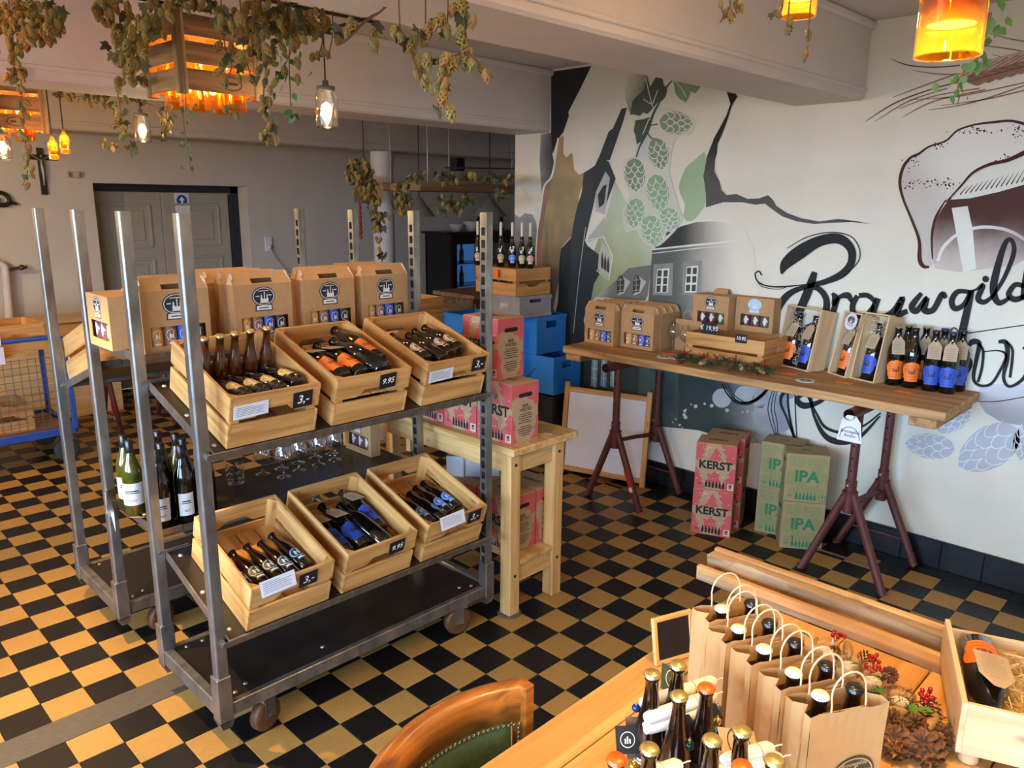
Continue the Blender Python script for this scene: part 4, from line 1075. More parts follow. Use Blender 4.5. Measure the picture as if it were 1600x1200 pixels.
slip(PA3, -.09, .13, 'printed slip on the front of the upper right crate', TU)
price_card(PB1, .055, .15, '3,-', 'black 3,- price card on the lower left crate', TL)
slip(PB1, -.07, .187, 'printed slip folded over the rim of the lower left crate', TL, .13, .055, -.012, -.5)
price_card(PB2, .065, .145, '9.95', 'black 9.95 price card on the lower middle crate', TL)
price_card(PB3, .09, .155, '3,-', 'black 3,- price card on the lower right crate', TL)
slip(PB3, -.045, .187, 'printed slip folded over the rim of the lower right crate', TL, .13, .055, -.012, -.5)
# ================================================================ cartons
WIN = (.11, .92, .1, .42)
def make_gift(full=True):
    """four-bottle gift carton: front at y = 0, folded carrying ridge on top"""
    w, d, h = .25, .068, .226
    root = thing('gift_carton', '', 'carton')
    q = MB(); t = .003
    u0, u1, v0, v1 = -w / 2 + WIN[0] * w, -w / 2 + WIN[1] * w, WIN[2] * h, WIN[3] * h
    if full:
        q.box(((-w / 2 + u0) / 2, t / 2, h / 2), (u0 + w / 2, t, h)); q.box(((w / 2 + u1) / 2, t / 2, h / 2), (w / 2 - u1, t, h))
        q.box(((u0 + u1) / 2, t / 2, v0 / 2), (u1 - u0, t, v0)); q.box(((u0 + u1) / 2, t / 2, (v1 + h) / 2), (u1 - u0, t, h - v1))
    else: q.box((0, t / 2, h / 2), (w, t, h))
    q.box((0, d - t / 2, h / 2), (w, t, h)); q.box((0, d / 2, t / 2), (w - 2 * t, d - 2 * t, t))
    for s_ in (-1, 1): q.box((s_ * (w / 2 - t / 2), d / 2, h / 2), (t, d - 2 * t, h))
    q.build('carton_body', M_kraft, root)
    rz = h + .048
    r = MB()      # sloping front and rear panels of the carrying ridge, hand slot left open in front
    def slope(ya, yb, parts):
        for x0, x1, a, b_ in parts:
            pa = (ya + (yb - ya) * a, h + (rz - h) * a); pb = (ya + (yb - ya) * b_, h + (rz - h) * b_)
            n = Vector((0, -(pb[1] - pa[1]), pb[0] - pa[0])).normalized() * .0025 * (1 if ya < yb else -1)
            r.add([(x0, pa[0], pa[1]), (x1, pa[0], pa[1]), (x1, pb[0], pb[1]), (x0, pb[0], pb[1]), (x0, pa[0] - n.y, pa[1] - n.z), (x1, pa[0] - n.y, pa[1] - n.z), (x1, pb[0] - n.y, pb[1] - n.z), (x0, pb[0] - n.y, pb[1] - n.z)], [(0, 1, 2, 3), (7, 6, 5, 4), (0, 4, 5, 1), (1, 5, 6, 2), (2, 6, 7, 3), (3, 7, 4, 0)])
    W2 = w / 2 - .012
    slope(.002, d / 2 - .002, [(-w / 2, -.045, 0, .45), (.045, w / 2, 0, .45), (-.045, .045, 0, .08), (-W2, W2, .45, 1)])
    slope(d - .002, d / 2 + .002, [(-w / 2, w / 2, 0, .45), (-W2, W2, .45, 1)])
    r.build('carrying_ridge', M_kraft, root)
    for s_ in (-1, 1):
        f = MB(); x = s_ * (w / 2 - .003)
        f.add([(x, .004, h), (x, d - .004, h), (x - s_ * .012, d / 2 + .006, rz - .012), (x - s_ * .002, d / 2, rz - .004), (x - s_ * .012, d / 2 - .006, rz - .012)], [(0, 1, 2, 3, 4)])
        f.add([(x, .004, h), (x + s_ * .002, .001, h + .002), (x - s_ * .008, d / 2 - .008, rz), (x - s_ * .012, d / 2 - .006, rz - .006)], [(0, 1, 2, 3)])
        f.build('gusset', mat('kraft_edge', 'd8b58a', .75), root)
    if full:
        q = MB(); put_logo(q, face_matrix((0, -.0004, h * .74), (1, 0, 0), (0, 0, 1)), .1); q.build('badge', [M_navy, M_cream], root)
        bg = MB(); bg.box((0, .05, h * .27), (u1 - u0 + .01, .004, h * .4)); bg.build('interior_shade', mat('carton_shade', '1b130c', .9), root)  # near-black sheet painted as the shade inside the carton, behind the labels
        bw = (u1 - u0) / 4
        for i, k in enumerate(('amber', 'brown', 'blue', 'black')):
            c = MB(); c.lathe([(.0262, v0 - .004), (.0262, v1 - .012), (.022, v1 + .004)], 12, 0, None, True, pi, 2 * pi)
            put_badge(c, .0264, (v0 + v1) / 2 - .004, .022, .033, 0, 1)
            c.build('bottle_label', list(LABELS[k]), root, (u0 + bw * (i + .5), .031, 0))
    return root
GIFT = Proto(lambda: make_gift(True)); GIFTB = Proto(lambda: make_gift(False))
gz = 1.3325
gg = 'four-bottle gift cartons on the upper shelf'
for n, (x, lab) in enumerate(((-1.243, 'leftmost gift carton on the upper shelf, partly behind the near post'), (-.893, 'second gift carton from the left on the upper shelf'), (-.586, 'third gift carton from the left on the upper shelf'), (-.29, 'rightmost gift carton on the upper shelf'))):
    GIFT.put(lab, (x, .825 + .004 * n, gz), (0, 0, 0), gg)
for x, y, lab in ((-1.22, .9, 'carton ridge showing behind the leftmost gift carton'), (-.905, .9, 'first carton behind the second front gift carton'), (-.93, .975, 'second carton behind the second front gift carton'), (-.95, 1.05, 'rearmost carton behind the second front gift carton'), (-.575, .902, 'carton directly behind the third front gift carton'), (-.31, .905, 'carton directly behind the rightmost front gift carton'), (-.33, .98, 'rearmost carton behind the rightmost front gift carton')):
    GIFTB.put(lab, (x, y, gz), (0, 0, 0), 'gift cartons of the back rows')

def make_cube(front='white', s=.24, d=.25, h=.2, badge=(M_navy, M_cream), ridge=True, lab='-y'):
    """six-bottle cube carton with a window and a carrying flap"""
    root = thing('cube_carton', '', 'carton'); t = .003
    q = MB(); u0, u1, v0, v1 = -s * .36, s * .4, h * .16, h * .5
    q.box(((-s / 2 + u0) / 2, t / 2, h / 2), (u0 + s / 2, t, h)); q.box(((s / 2 + u1) / 2, t / 2, h / 2), (s / 2 - u1, t, h)); q.box(((u0 + u1) / 2, t / 2, v0 / 2), (u1 - u0, t, v0)); q.box(((u0 + u1) / 2, t / 2, (v1 + h) / 2), (u1 - u0, t, h - v1))
    q.box((0, d - t / 2, h / 2), (s, t, h)); q.box((-s / 2 + t / 2, d / 2, h / 2), (t, d - 2 * t, h)); q.box((s / 2 - t / 2, d / 2, h / 2), (t, d - 2 * t, h)); q.box((0, d / 2, h - t / 2), (s - 2 * t, d - 2 * t, t)); q.box((0, d / 2, t / 2), (s - 2 * t, d - 2 * t, t))
    q.build('carton_body', M_kraft, root)
    if ridge:
        f = MB(); f.prism([(-.05, 0), (.05, 0), (.045, .028), (.038, .034), (-.038, .034), (-.045, .028)], -.0015, .0015, 0, face_matrix((0, d * .42, h), (1, 0, 0), (0, .5, .87)))
        f.prism([(-.05, 0), (.05, 0), (.045, .028), (.038, .034), (-.038, .034), (-.045, .028)], -.0015, .0015, 0, face_matrix((0, d * .62, h), (1, 0, 0), (0, -.5, .87)))
        f.build('carrying_flap', M_kraft, root)
    q = MB(); put_logo(q, face_matrix((0, -.0004, h * .77), (1, 0, 0), (0, 0, 1)), .085); q.build('badge', list(badge), root)
    bw = (u1 - u0) / 3
    for i in range(3):
        c = MB(); c.lathe([(.024, v0 - .01), (.024, v1 + .01)], 12, 0, None, True, pi, 2 * pi)
        decal(c, .0241, (v0 + v1) / 2, .02, .027, lambda t_: 1 - abs(t_), 1, .0004, 4, 4)
        c.build('bottle_label', [mat('dark_red_label', ('5b2b2f', '6e3b2a', '4e5a44')[i], .6) if False else mat('wine_label_%d' % i, ('5b2b3a', '6e3b2a', '4e5a44')[i], .6), M_cream], root, (u0 + bw * (i + .5), .03, 0))
    return root
CUBE = Proto(lambda: make_cube()); CUBE2 = Proto(lambda: make_cube(badge=(mat('ice_blue_print', '9fd0ea', .35), M_cream), ridge=True))
CUBE.put('small cube carton at the left end of the upper trolley shelf', (-1.43, 1.09, gz), (0, 0, -pi / 2), 'cube cartons')
SMALL = Proto(lambda: make_cube(s=.22, d=.055, h=.19, ridge=False))
SMALL.put('narrow carton with window slots standing behind the glasses', (-.305, 1.085, .6595), (0, 0, -pi / 2))

# wine bottles and glasses on the level lower shelf
for i, (x, y, k, lab) in enumerate(((-1.385, 1.05, 'green_wine', 'front green wine bottle with a white label at the left end of the shelf'), (-1.375, 1.14, 'green_wine', 'green wine bottle half hidden behind the front white-labelled one'),
        (-1.355, .85, 'black_wine', 'nearest black wine bottle beside the trolley post'), (-1.268, .845, 'black_wine', 'black wine bottle with a white label right of the post'), (-1.31, .93, 'black_wine2', 'unlabelled black wine bottle in the middle of the cluster'), (-1.225, .93, 'black_wine2', 'black wine bottle at the right rear of the cluster'),
        (-1.3, 1.02, 'green_wine2', 'tall green wine bottle behind the black ones'), (-1.215, 1.02, 'green_wine2', 'green wine bottle nearest the near trolley post'), (-1.255, 1.1, 'black_wine2', 'rearmost black wine bottle of the cluster'), (-1.18, .85, 'black_wine2', 'rightmost black wine bottle, hidden behind the near post'))):
    bottle(k, lab, (x, y, .6595), (0, 0, -.5 + .1 * i), 'wine bottles on the trolley shelf')
M_glass = thin_glass('clear_glass', (.92, .94, .97), .4)
def make_snifter():
    root = thing('snifter_glass', '', 'glass')
    q = MB(); q.lathe([(.0, .055), (.012, .056), (.03, .068), (.039, .09), (.038, .112), (.031, .135), (.0275, .146)], 20); q.build('bowl', M_glass, root)
    q = MB(); q.lathe([(.033, 0), (.0335, .002), (.02, .005), (.006, .012), (.0045, .03), (.005, .048), (.01, .056)], 18); q.build('stem', M_glass, root)
    return root
def make_tasting():
    root = thing('tasting_glass', '', 'glass')
    q = MB(); q.lathe([(.0, .075), (.01, .076), (.026, .088), (.036, .108), (.033, .132), (.025, .155), (.021, .178)], 20); q.build('bowl', M_glass, root)
    q = MB(); q.lathe([(.032, 0), (.0325, .002), (.018, .005), (.0055, .012), (.0042, .04), (.005, .066), (.009, .076)], 18); q.build('stem', M_glass, root)
    return root
SNIF = Proto(make_snifter); TAST = Proto(make_tasting)
for i, (x, y) in enumerate(((-.748, 1.02), (-.653, 1.05), (-.545, 1.06), (-.449, 1.07), (-.7, 1.13), (-.6, 1.15), (-.5, 1.16), (-.8, 1.12), (-.41, 1.16))):
    SNIF.put(['front left', 'second front', 'third front', 'front right', 'second-row left', 'second-row middle', 'second-row right', 'rear left', 'rear right'][i] + ' snifter glass on the black trolley shelf', (x, y, .6595), (0, 0, 0), 'snifter glasses on the shelf')
def make_tumbler():
    root = thing('cut_glass_tumbler', 'cut crystal tumbler standing alone left of the snifters', 'glass', (-.945, 1.09, .6595))
    n = 24; rows = 7; vs = []; fs = []
    for j in range(rows + 1):
        for i in range(n):
            a = 2 * pi * (i + .5 * (j % 2)) / n; r_ = .034 + .004 * j / rows + (.0022 if (i + j) % 2 else 0)
            vs.append((r_ * cos(a), r_ * sin(a), .004 + .084 * j / rows))
    for j in range(rows):
        for i in range(n): fs.append((j * n + i, j * n + (i + 1) % n, (j + 1) * n + (i + 1) % n, (j + 1) * n + i))
    q = MB(); q.add(vs, fs); q.build('cut_wall', thin_glass('crystal', (.9, .94, .98), .3, .05), root)
    q = MB(); q.lathe([(0, 0), (.033, 0), (.034, .004), (0, .006)], 20); q.build('base', M_glass, root)
make_tumbler()
# crates on the rear trolley's tilted shelf (backs towards us)
for i, x in enumerate((-1.22, -.85, -.48)):
    CRATE_LOW.put(['leftmost', 'middle', 'rightmost'][i] + ' crate on the rear trolley, turned to the far side', (x, 1.735, 1.089), (math.atan2(.155, .465), 0, pi), 'crates on the rear trolley')
q = MB(); q.box((0, 0, 0), (.13, .0008, .09)); pc = thing('paper_sheet', 'white paper sheet hanging at the left end of the lower shelf', 'paper', (-1.45, 1.17, .69), (0, .3, 1.2)); q.build('sheet', M_paper, pc)
q = MB(); q.box((0, 0, 0), (.12, .0008, .09)); pc = thing('paper_sheet', 'second white sheet below the first at the shelf end', 'paper', (-1.435, 1.17, .63), (0, -.2, 1.35)); q.build('sheet', M_paper, pc)
q = MB(); q.box((0, 0, 0), (.06, .0012, .035)); pc = thing('orange_price_tag', 'orange price tag under the green wine bottles', 'price tag', (-1.40, .98, .667), (1.2, 0, -.7)); q.build('card', mat('orange_card', 'f0761a', .6), pc)

# ---------------------------------------------------------------- printed beer cartons
M_kerst_card = mat('kerst_card', 'b08d66', .8, var=.06); M_pink = mat('pink_print', 'c4544f', .8, var=.1, scale=20); M_blackprint = mat('black_print', '1c1715', .8)
M_ipa_card = mat('ipa_card', 'a08a60', .8, var=.06); M_green = mat('green_print', '2f7a4a', .8); M_lime = mat('lime_print', '8d8a55', .8, var=.12, scale=60)
BW, BD, BH = .225, .17, .277
def make_beer_carton(kind):
    """six-bottle carton: big word on the wide face (front, y = 0), small print and hand slot on the narrow ends"""
    k = kind == 'kerst'
    root = thing(kind + '_carton' if k else 'ipa_carton', '', 'carton')
    q = MB(); q.box((0, BD / 2, BH / 2), (BW, BD, BH), bev=.002); q.build('carton_body', M_kerst_card if k else M_ipa_card, root)
    a, z = (M_pink, M_blackprint) if k else (M_lime, M_green)
    for sgn in (1, -1):
        F = face_matrix((0, 0 if sgn > 0 else BD, 0), (sgn, 0, 0), (0, 0, 1)); q = MB()
        def sh(pts, mi=0, l=.0004): q.add([(x * BW, y * BH, l) for x, y in pts], [tuple(range(len(pts)))], mi, False, F)
        if k:
            sh([(-.5, .0), (-.22, .0), (-.26, .1), (-.34, .16), (-.3, .2), (-.4, .3), (-.34, .32), (-.46, .46), (-.5, .46)]); sh([(.5, 0), (.5, .5), (.42, .5), (.3, .36), (.38, .34), (.22, .22), (.3, .2), (.1, .06), (.2, 0)])
            sh([(-.2, .12), (.1, .12), (.16, .2), (.1, .26), (.12, .34), (0, .42), (-.08, .36), (-.2, .34), (-.16, .24)])
            sh([(-.5, .62), (-.38, .62), (-.3, .7), (-.36, .72), (-.26, .82), (-.32, .84), (-.2, .98), (-.5, .99)]); sh([(.5, .6), (.3, .6), (.22, .72), (.28, .74), (.16, .86), (.2, .88), (.1, .99), (.5, .99)]); sh([(-.2, .64), (.18, .64), (.1, .74), (.14, .76), (0, .93), (-.12, .78), (-.08, .76)], 0)
            rr = random.Random(3)
            for _ in range(26):
                x, y = rr.uniform(-.46, .46), rr.choice((rr.uniform(.06, .42), rr.uniform(.64, .95))); s_ = .012
                sh([(x - s_, y), (x, y - s_), (x + s_, y), (x, y + s_)], 2, .0007)
        else:
            for x, y, r_ in ((-.25, .88, .2), (.2, .85, .22), (-.32, .5, .2), (.3, .55, .16), (.22, .22, .2), (-.1, .3, .14), (-.3, .2, .12)):
                sh([(x + r_ * cos(t * pi / 7) * (1 + .08 * (t % 2)), y + r_ * .8 * sin(t * pi / 7) * (1 + .08 * (t % 2))) for t in range(14) if -.5 <= x + r_ * cos(t * pi / 7) * 1.08 <= .5 and y + r_ * .86 * sin(t * pi / 7) < .99])
        put_text(q, 'KERST' if k else 'IPA', F @ Matrix.Translation((0, BH * .53, .001)), .066 if k else .09, 1, .035)
        put_text(q, '6x', F @ Matrix.Translation((-BW * .36, BH * .12, .001)), .022, 1, .01)
        for i in range(6):
            x = -.2 + i * .085
            sh([(x - .03, .05), (x + .03, .05), (x + .03, .13), (x + .013, .165), (x + .013, .2), (x - .013, .2), (x - .013, .165), (x - .03, .13)], 1, .001)
        sh([(.33, .04), (.47, .04), (.47, .17), (.33, .17)], 2, .0008); sh([(.345, .055), (.455, .055), (.455, .16), (.345, .16)], 3, .001)
        sh([(.375, .15), (.425, .15), (.42, .115), (.406, .1), (.406, .075), (.425, .07), (.375, .07), (.394, .075), (.394, .1), (.38, .115)], 1, .0013)
        q.build('print', [a, z, M_cream if k else M_green, M_kerst_card if k else M_ipa_card], root)
    for sgn in (1, -1):
        F = face_matrix((sgn * BW / 2, BD / 2, 0), (0, sgn, 0), (0, 0, 1)); q = MB()
        def sh(pts, mi=0, l=.0004): q.add([(x * BD, y * BH, l) for x, y in pts], [tuple(range(len(pts)))], mi, False, F)
        sh([(-.5, .99), (.5, .99), (.5, .62), (.36, .6), (.3, .68), (.1, .72), (-.05, .82), (-.2, .76), (-.36, .8), (-.5, .72)]); sh([(.5, .02), (.5, .42), (.38, .4), (.44, .3), (.3, .2), (.4, .18), (.2, .02)]); sh([(-.5, .02), (-.3, .02), (-.4, .2), (-.36, .3), (-.5, .5)])
        pts = [(.26 * cos(t) + (.1 if cos(t) > 0 else -.1) * 0, 0) for t in ()]
        slot = [(-.2 - .06 * cos(t * pi / 6 - pi / 2) * 1, .8 + .035 * sin(-(t * pi / 6 - pi / 2))) for t in range(7)] + [(.2 + .06 * cos(t * pi / 6 - pi / 2), .8 + .035 * sin(t * pi / 6 - pi / 2)) for t in range(7)]
        sh([(-.26, .8), (-.24, .775), (-.2, .765), (.2, .765), (.24, .775), (.26, .8), (.24, .825), (.2, .835), (-.2, .835), (-.24, .825)], 3, .0009)  # flat dark patch painted as the shade inside the hand slot
        put_text(q, 'BIER', F @ Matrix.Translation((0, BH * .62, .001)), .02, 1, .012); put_text(q, 'WEETJES', F @ Matrix.Translation((0, BH * .555, .001)), .02, 1, .012)
        for i in range(11):
            if i == 5: continue
            w_ = (.2, .27, .24, .18, .26, 0, .2, .28, .25, .22, .15)[i]; y = .48 - i * .036
            sh([(-w_, y), (w_, y), (w_, y + .012), (-w_, y + .012)], 1, .001)
        q.build('end_print', [a, z, M_cream, mat('slot_shade', '120d0a', .9)], root)
    q = MB(); F = face_matrix((0, BD / 2, BH), (1, 0, 0), (0, 1, 0))
    put_text(q, 'KERST' if k else 'IPA', F @ Matrix.Translation((0, 0, .0006)), .04, 0, .02); q.build('top_print', [z], root)
    return root
KERST = Proto(lambda: make_beer_carton('kerst')); IPA = Proto(lambda: make_beer_carton('ipa'))
def carton_from(Pr, a, c, z, label, group):
    """front bottom corners a (left) and c (right) seen on the plane at height z"""
    d = c - a; ang = math.atan2(d.y, d.x); m_ = (a + c) / 2
    return Pr.put(label, (m_.x, m_.y, z), (0, 0, ang), group)
gk = 'stacked beer cartons with KERST in black'
k0, k1 = onz(1079, 831), onz(1140, 841.5)
carton_from(KERST, k0, k1, 0.0, 'front lower KERST carton standing on the floor by the wall', gk)
o = KERST.put('front upper KERST carton on the floor stack by the wall', ((k0.x + k1.x) / 2 + .006, (k0.y + k1.y) / 2, BH + .001), (0, 0, math.atan2(k1.y - k0.y, k1.x - k0.x) + .02), gk)
kb = Vector((1.62, .03, 0)); ka = math.atan2(k1.y - k0.y, k1.x - k0.x) - .04
KERST.put('rear lower KERST carton, half hidden behind the front floor stack', (1.585, .115, 0), (0, 0, ka), gk)
KERST.put('rear upper KERST carton, half hidden behind the front floor stack', (1.585, .115, BH + .001), (0, 0, ka - .02), gk)
gi = 'stacked beer cartons with IPA in green'
i0, i1 = onz(1217, 855), onz(1283, 861)
carton_from(IPA, i0, i1, 0, 'front lower IPA carton standing on the floor by the wall', gi)
IPA.put('front upper IPA carton on the floor stack by the wall', ((i0.x + i1.x) / 2 + .004, (i0.y + i1.y) / 2 + .004, BH + .001), (0, 0, math.atan2(i1.y - i0.y, i1.x - i0.x) - .03), gi)
IPA.put('rear lower IPA carton, left behind the front IPA stack', (1.70, -.175, 0), (0, 0, -1.33), gi)
IPA.put('rear upper IPA carton, left behind the front IPA stack', (1.70, -.175, BH + .001), (0, 0, -1.35), gi)

# ================================================================ narrow pine side table with cartons
TBX0, TBX1, TBY0, TBY1, TBZ = -.085, .36, .215, 1.62, .825
M_tbl_x = wood('warm_pine_x', 'd9ac6c', 'b98544', 'x', coat=.1); M_tbl_y = wood('warm_pine_y', 'd9ac6c', 'b98544', 'y', coat=.1); M_tbl_z = wood('warm_pine_z', 'd9ac6c', 'b98544', 'z', coat=.1)
tb = thing('side_table', 'narrow pine side table with a lower shelf beside the near trolley', 'table', (0, 0, 0))
q = MB(); q.box(((TBX0 + TBX1) / 2, (TBY0 + TBY1) / 2, TBZ - .0175), (TBX1 - TBX0, TBY1 - TBY0, .035), bev=.005); q.build('tabletop', M_tbl_y, tb)
lg = MB(); lg.box((0, 0, (TBZ - .035) / 2), (.066, .066, TBZ - .035), bev=.004); lo_ = None
for x in (-.04, .252):
    for y in (.275, 1.55):
        if lo_ is None: o = lo_ = lg.build('leg', M_tbl_z, tb)
        else: o = link('leg', lo_.data, tb)
        o.location = (x, y, 0)
for y in (.27, 1.55):
    q = MB(); q.box((.106, y, TBZ - .085), (.226, .026, .09), bev=.002); q.build('end_apron', M_tbl_x, tb)
    q = MB(); q.box((.106, y, .2), (.226, .03, .09), bev=.002); q.build('lower_rail', M_tbl_x, tb)
for x in (-.045, .257):
    q = MB(); q.box((x, .912, TBZ - .085), (.026, 1.21, .09), bev=.002); q.build('side_apron', M_tbl_y, tb)
q = MB(); q.box((.106, .912, .257), (.22, 1.34, .022), bev=.002); q.build('lower_shelf', M_tbl_y, tb)
sc_ = MB(); sc_.lathe([(.008, 0), (.007, .002), (0, .0025)], 10); so = None
for x, z in ((-.04, TBZ - .085), (.252, TBZ - .085), (-.04, .2), (.252, .2)):
    if so is None: o = so = sc_.build('bolt', mat('black_bolt', '1e1b18', .4, .5), tb)
    else: o = link('bolt', so.data, tb)
    o.location = (x, .2415, z); o.rotation_euler = (pi / 2, 0, 0)
q = MB(); q.lathe([(.055, .0), (.058, .004), (.05, .008), (0, .008)], 20); pd = q.build('foot_pad', mat('felt_pad', '5a4640', .9), tb, (-.04, .275, -.0005))
gk2 = 'KERST cartons on the pine side table'
R90 = -pi / 2      # wide printed face towards -x
def on_table(x, y0, z, label, dz=0.0): KERST.put(label, (x, y0 + BW / 2, z), (0, 0, R90 + dz), gk2)
on_table(-.045, .265, TBZ + .0005, 'front lower KERST carton at the near end of the side table')
on_table(-.04, .505, TBZ + .0005, 'second lower KERST carton on the side table', .02)
on_table(-.035, .745, TBZ + .0005, 'third lower KERST carton on the side table')
on_table(-.03, .375, TBZ + BH + .001, 'upper KERST carton stacked on the side table', .03)
on_table(.0, .315, .2685, 'left KERST carton on the lower shelf of the side table', .0)
KERST.put('right KERST carton on the lower shelf, hand slot facing us', (.09, 0, 0), (0, 0, R90), gk2).location = (.178, .315 + BW / 2, .2685)
on_table(-.0, .55, .2685, 'second left KERST carton on the lower table shelf')
KERST.put('second right KERST carton on the lower table shelf', (.178, .55 + BW / 2, .2685), (0, 0, R90), gk2)
bottle('floor_beer', 'single dark beer bottle on the side table beside the KERST carton', (.205, .42, TBZ + .0005), (0, 0, -.6))
nw = thing('newspaper', 'folded yellowed leaflet lying on the side table', 'leaflet', (.255, .34, TBZ + .0005), (0, 0, .5))
q = MB(); q.box((0, 0, .0015), (.16, .11, .003)); q.box((.005, .003, .0038), (.15, .105, .001)); q.build('pages', mat('yellowed_paper', 'c2a062', .8, var=.3, scale=60), nw)
q = MB()
for i in range(8): q.add([(-.065, -.045 + i * .012, .0046), (.07, -.045 + i * .012, .0046), (.07, -.04 + i * .012, .0046), (-.065, -.04 + i * .012, .0046)], [(0, 1, 2, 3)])
q.build('print', mat('faded_print', '7c6236', .8), nw)

# small white paper carriers on the floor behind the trolley
def make_carrier(w=.14, d=.07, h=.17, m=None, mh=None):
    root = thing('paper_carrier', '', 'bag'); t = .0012
    q = MB(); q.box((0, 0, h / 2), (w, t, h)); q.box((0, d, h / 2), (w, t, h)); q.box((-w / 2, d / 2, h / 2), (t, d, h)); q.box((w / 2, d / 2, h / 2), (t, d, h)); q.box((0, d / 2, t / 2), (w, d, t)); q.build('bag_body', m or M_paper, root)
    q = MB()
    for y in (.002, d - .002): q.tube([(.035 * cos(a * pi / 8), y, h - .01 + .07 * sin(a * pi / 8)) for a in range(9)], .002, 6)
    q.build('handle', mh or mat('dark_twist_handle', '2c2622', .8), root)
    return root
CARR = Proto(make_carrier)
for i, (px, py) in enumerate(((697, 745), (718, 742), (735, 738))):
    p = ((.02, .725), (.08, .665), (.15, .605))[i]
    CARR.put(['left', 'middle', 'right'][i] + ' small white paper carrier standing on the cartons of the lower table shelf', (p[0], p[1], .5465), (0, 0, -.9), 'white paper carriers').scale = (.62, .62, .62)

# ================================================================ blue bottle crates with the wooden crate and candle bottles
def make_blue_crate(L=.40, Wd=.30, H=.27, m=None, name='plastic_crate'):
    root = thing(name, '', 'crate'); t = .008
    m = m or mat('blue_plastic', '2580d4', .4, var=.05)
    q = MB()
    def wall(M, w):
        hx = .055; z0, z1 = H * .68, H * .86
        q.box((0, 0, z0 / 2), (w, t, z0), 0, M); q.box((0, 0, (z1 + H) / 2), (w, t, H - z1), 0, M); q.box((-(w / 2 + hx) / 2, 0, (z0 + z1) / 2), (w / 2 - hx, t, z1 - z0), 0, M); q.box(((w / 2 + hx) / 2, 0, (z0 + z1) / 2), (w / 2 - hx, t, z1 - z0), 0, M)
    wall(Matrix.Translation((0, t / 2, 0)), Wd); wall(Matrix.Translation((0, L - t / 2, 0)), Wd)
    for s_ in (-1, 1): q.box((s_ * (Wd / 2 - t / 2), L / 2, H / 2), (t, L - 2 * t, H))
    q.box((0, L / 2, .006), (Wd - 2 * t, L - 2 * t, .012))
    q.build('crate_shell', m, root)
    for s_ in (-1, 1):
        r = MB()
        r.box((s_ * (Wd / 2 + .002), L / 2, H - .012), (.006, L + .008, .024)); r.box((s_ * (Wd / 2 + .002), L / 2, .012), (.005, L + .006, .02)); r.box((0, L / 2 + s_ * (L / 2 + .002), H - .012), (Wd, .005, .024)); r.box((0, L / 2 + s_ * (L / 2 + .002), .012), (Wd, .005, .02))
        r.build('rim', m, root)
    return root
def blue_crate_printed():
    root = make_blue_crate()
    q = MB(); L, Wd, H = .40, .30, .27
    for sg in (-1, 1):
        F = face_matrix((sg * (Wd / 2 + .0002), L / 2, H / 2), (0, sg, 0), (0, 0, 1))
        put_text(q, 'DELIRIUM', F @ Matrix.Translation((-.01, -.005, .0006)) @ Matrix.Rotation(.75, 4, 'Z'), .026, 1, .01)
    q.build('lettering', [M_kraft, mat('crate_outline', '1b2f5e', .5)], root)
    return root
BLUE = Proto(blue_crate_printed); DARKC = Proto(lambda: make_blue_crate(m=mat('dark_blue_plastic', '12161c', .5)))
sx, sy = 1.735, 1.475          # lower stack: centre x and front y
DARKC.put('dark crate at the bottom of the right crate stack', (sx, sy, 0), (0, 0, 0), 'plastic crates in the corner')
DARKC.put('dark crate below the lower blue crate', (sx, sy, .275), (0, 0, 0), 'plastic crates in the corner')
zc1 = .56
BLUE.put('lower blue plastic crate beside the whiteboard', (sx, sy, zc1), (0, 0, .02), 'blue bottle crates')
ub = onz(835, 550, zc1 + .272)
BLUE.put('upper blue plastic crate set back on the stack', (1.72, 1.62, zc1 + .272), (0, 0, -.03), 'blue bottle crates')
BLUE.put('blue crate hidden mostly behind the KERST carton', (1.40, 1.86, zc1 + .272), (0, 0, -.03), 'blue bottle crates')
DARKC.put('dark crate under the hidden blue crate', (1.40, 1.86, .56), (0, 0, 0), 'plastic crates in the corner'); DARKC.put('dark crate in the middle of the left crate stack', (1.40, 1.86, .28), (0, 0, 0), 'plastic crates in the corner'); DARKC.put('dark crate at the bottom of the left crate stack', (1.40, 1.86, 0), (0, 0, 0), 'plastic crates in the corner')
zg = zc1 + .272 * 2 + .001
GREY = make_blue_crate(.36, .29, .15, mat('grey_plastic', '9a9aa0', .5), 'grey_crate'); tag(GREY, 'grey plastic crate between the blue crates and the wooden crate', 'crate'); GREY.location = (1.56, 1.63, zg); GREY.rotation_euler = (0, 0, -.1)
q = MB(); put_text(q, 'gein', face_matrix((-.1472, .17, .08), (0, -1, 0), (0, 0, 1)), .055, 0, .01); q.build('lettering', M_cream, GREY)
zw = zg + .152
wc = CRATE_LOW.put('wooden crate turned upside-down carrying the numbered candle bottles', (1.545, 1.64, zw + .187), (0, 0, 0), 'loose wooden crates')
wc.rotation_euler = (0, pi, -.08)
zb = zw + .188
M_candle = mat('ivory_candle', 'd9cba4', .6)
def candle_bottle(num, lab, loc, k, foil=False):
    root = thing('candle_bottle', lab, 'bottle', loc, (0, 0, -.75), 'numbered bottles holding candles')
    prof = BOTTLE['beer'][0]
    q = MB(); q.lathe([(r_ * .95, z * .93) for r_, z in prof], 18); q.build('glass_body', M_black_glass, root)
    q = MB(); q.tube([(0, 0, .21), (0, 0, .305)], .0095, 10); q.tube([(0, 0, .305), (.001, 0, .312)], .001, 5); q.build('candle', M_candle, root)
    q = MB(); put_badge(q, .029, .06, .026, .03); q.build('label', list(LABELS[k]), root)
    if num:
        q = MB(); put_text(q, num, face_matrix((0, -.0302, .128), (1, 0, 0), (0, .0, 1)), .045, 0, .01, .2); q.build('number', M_chalk, root)
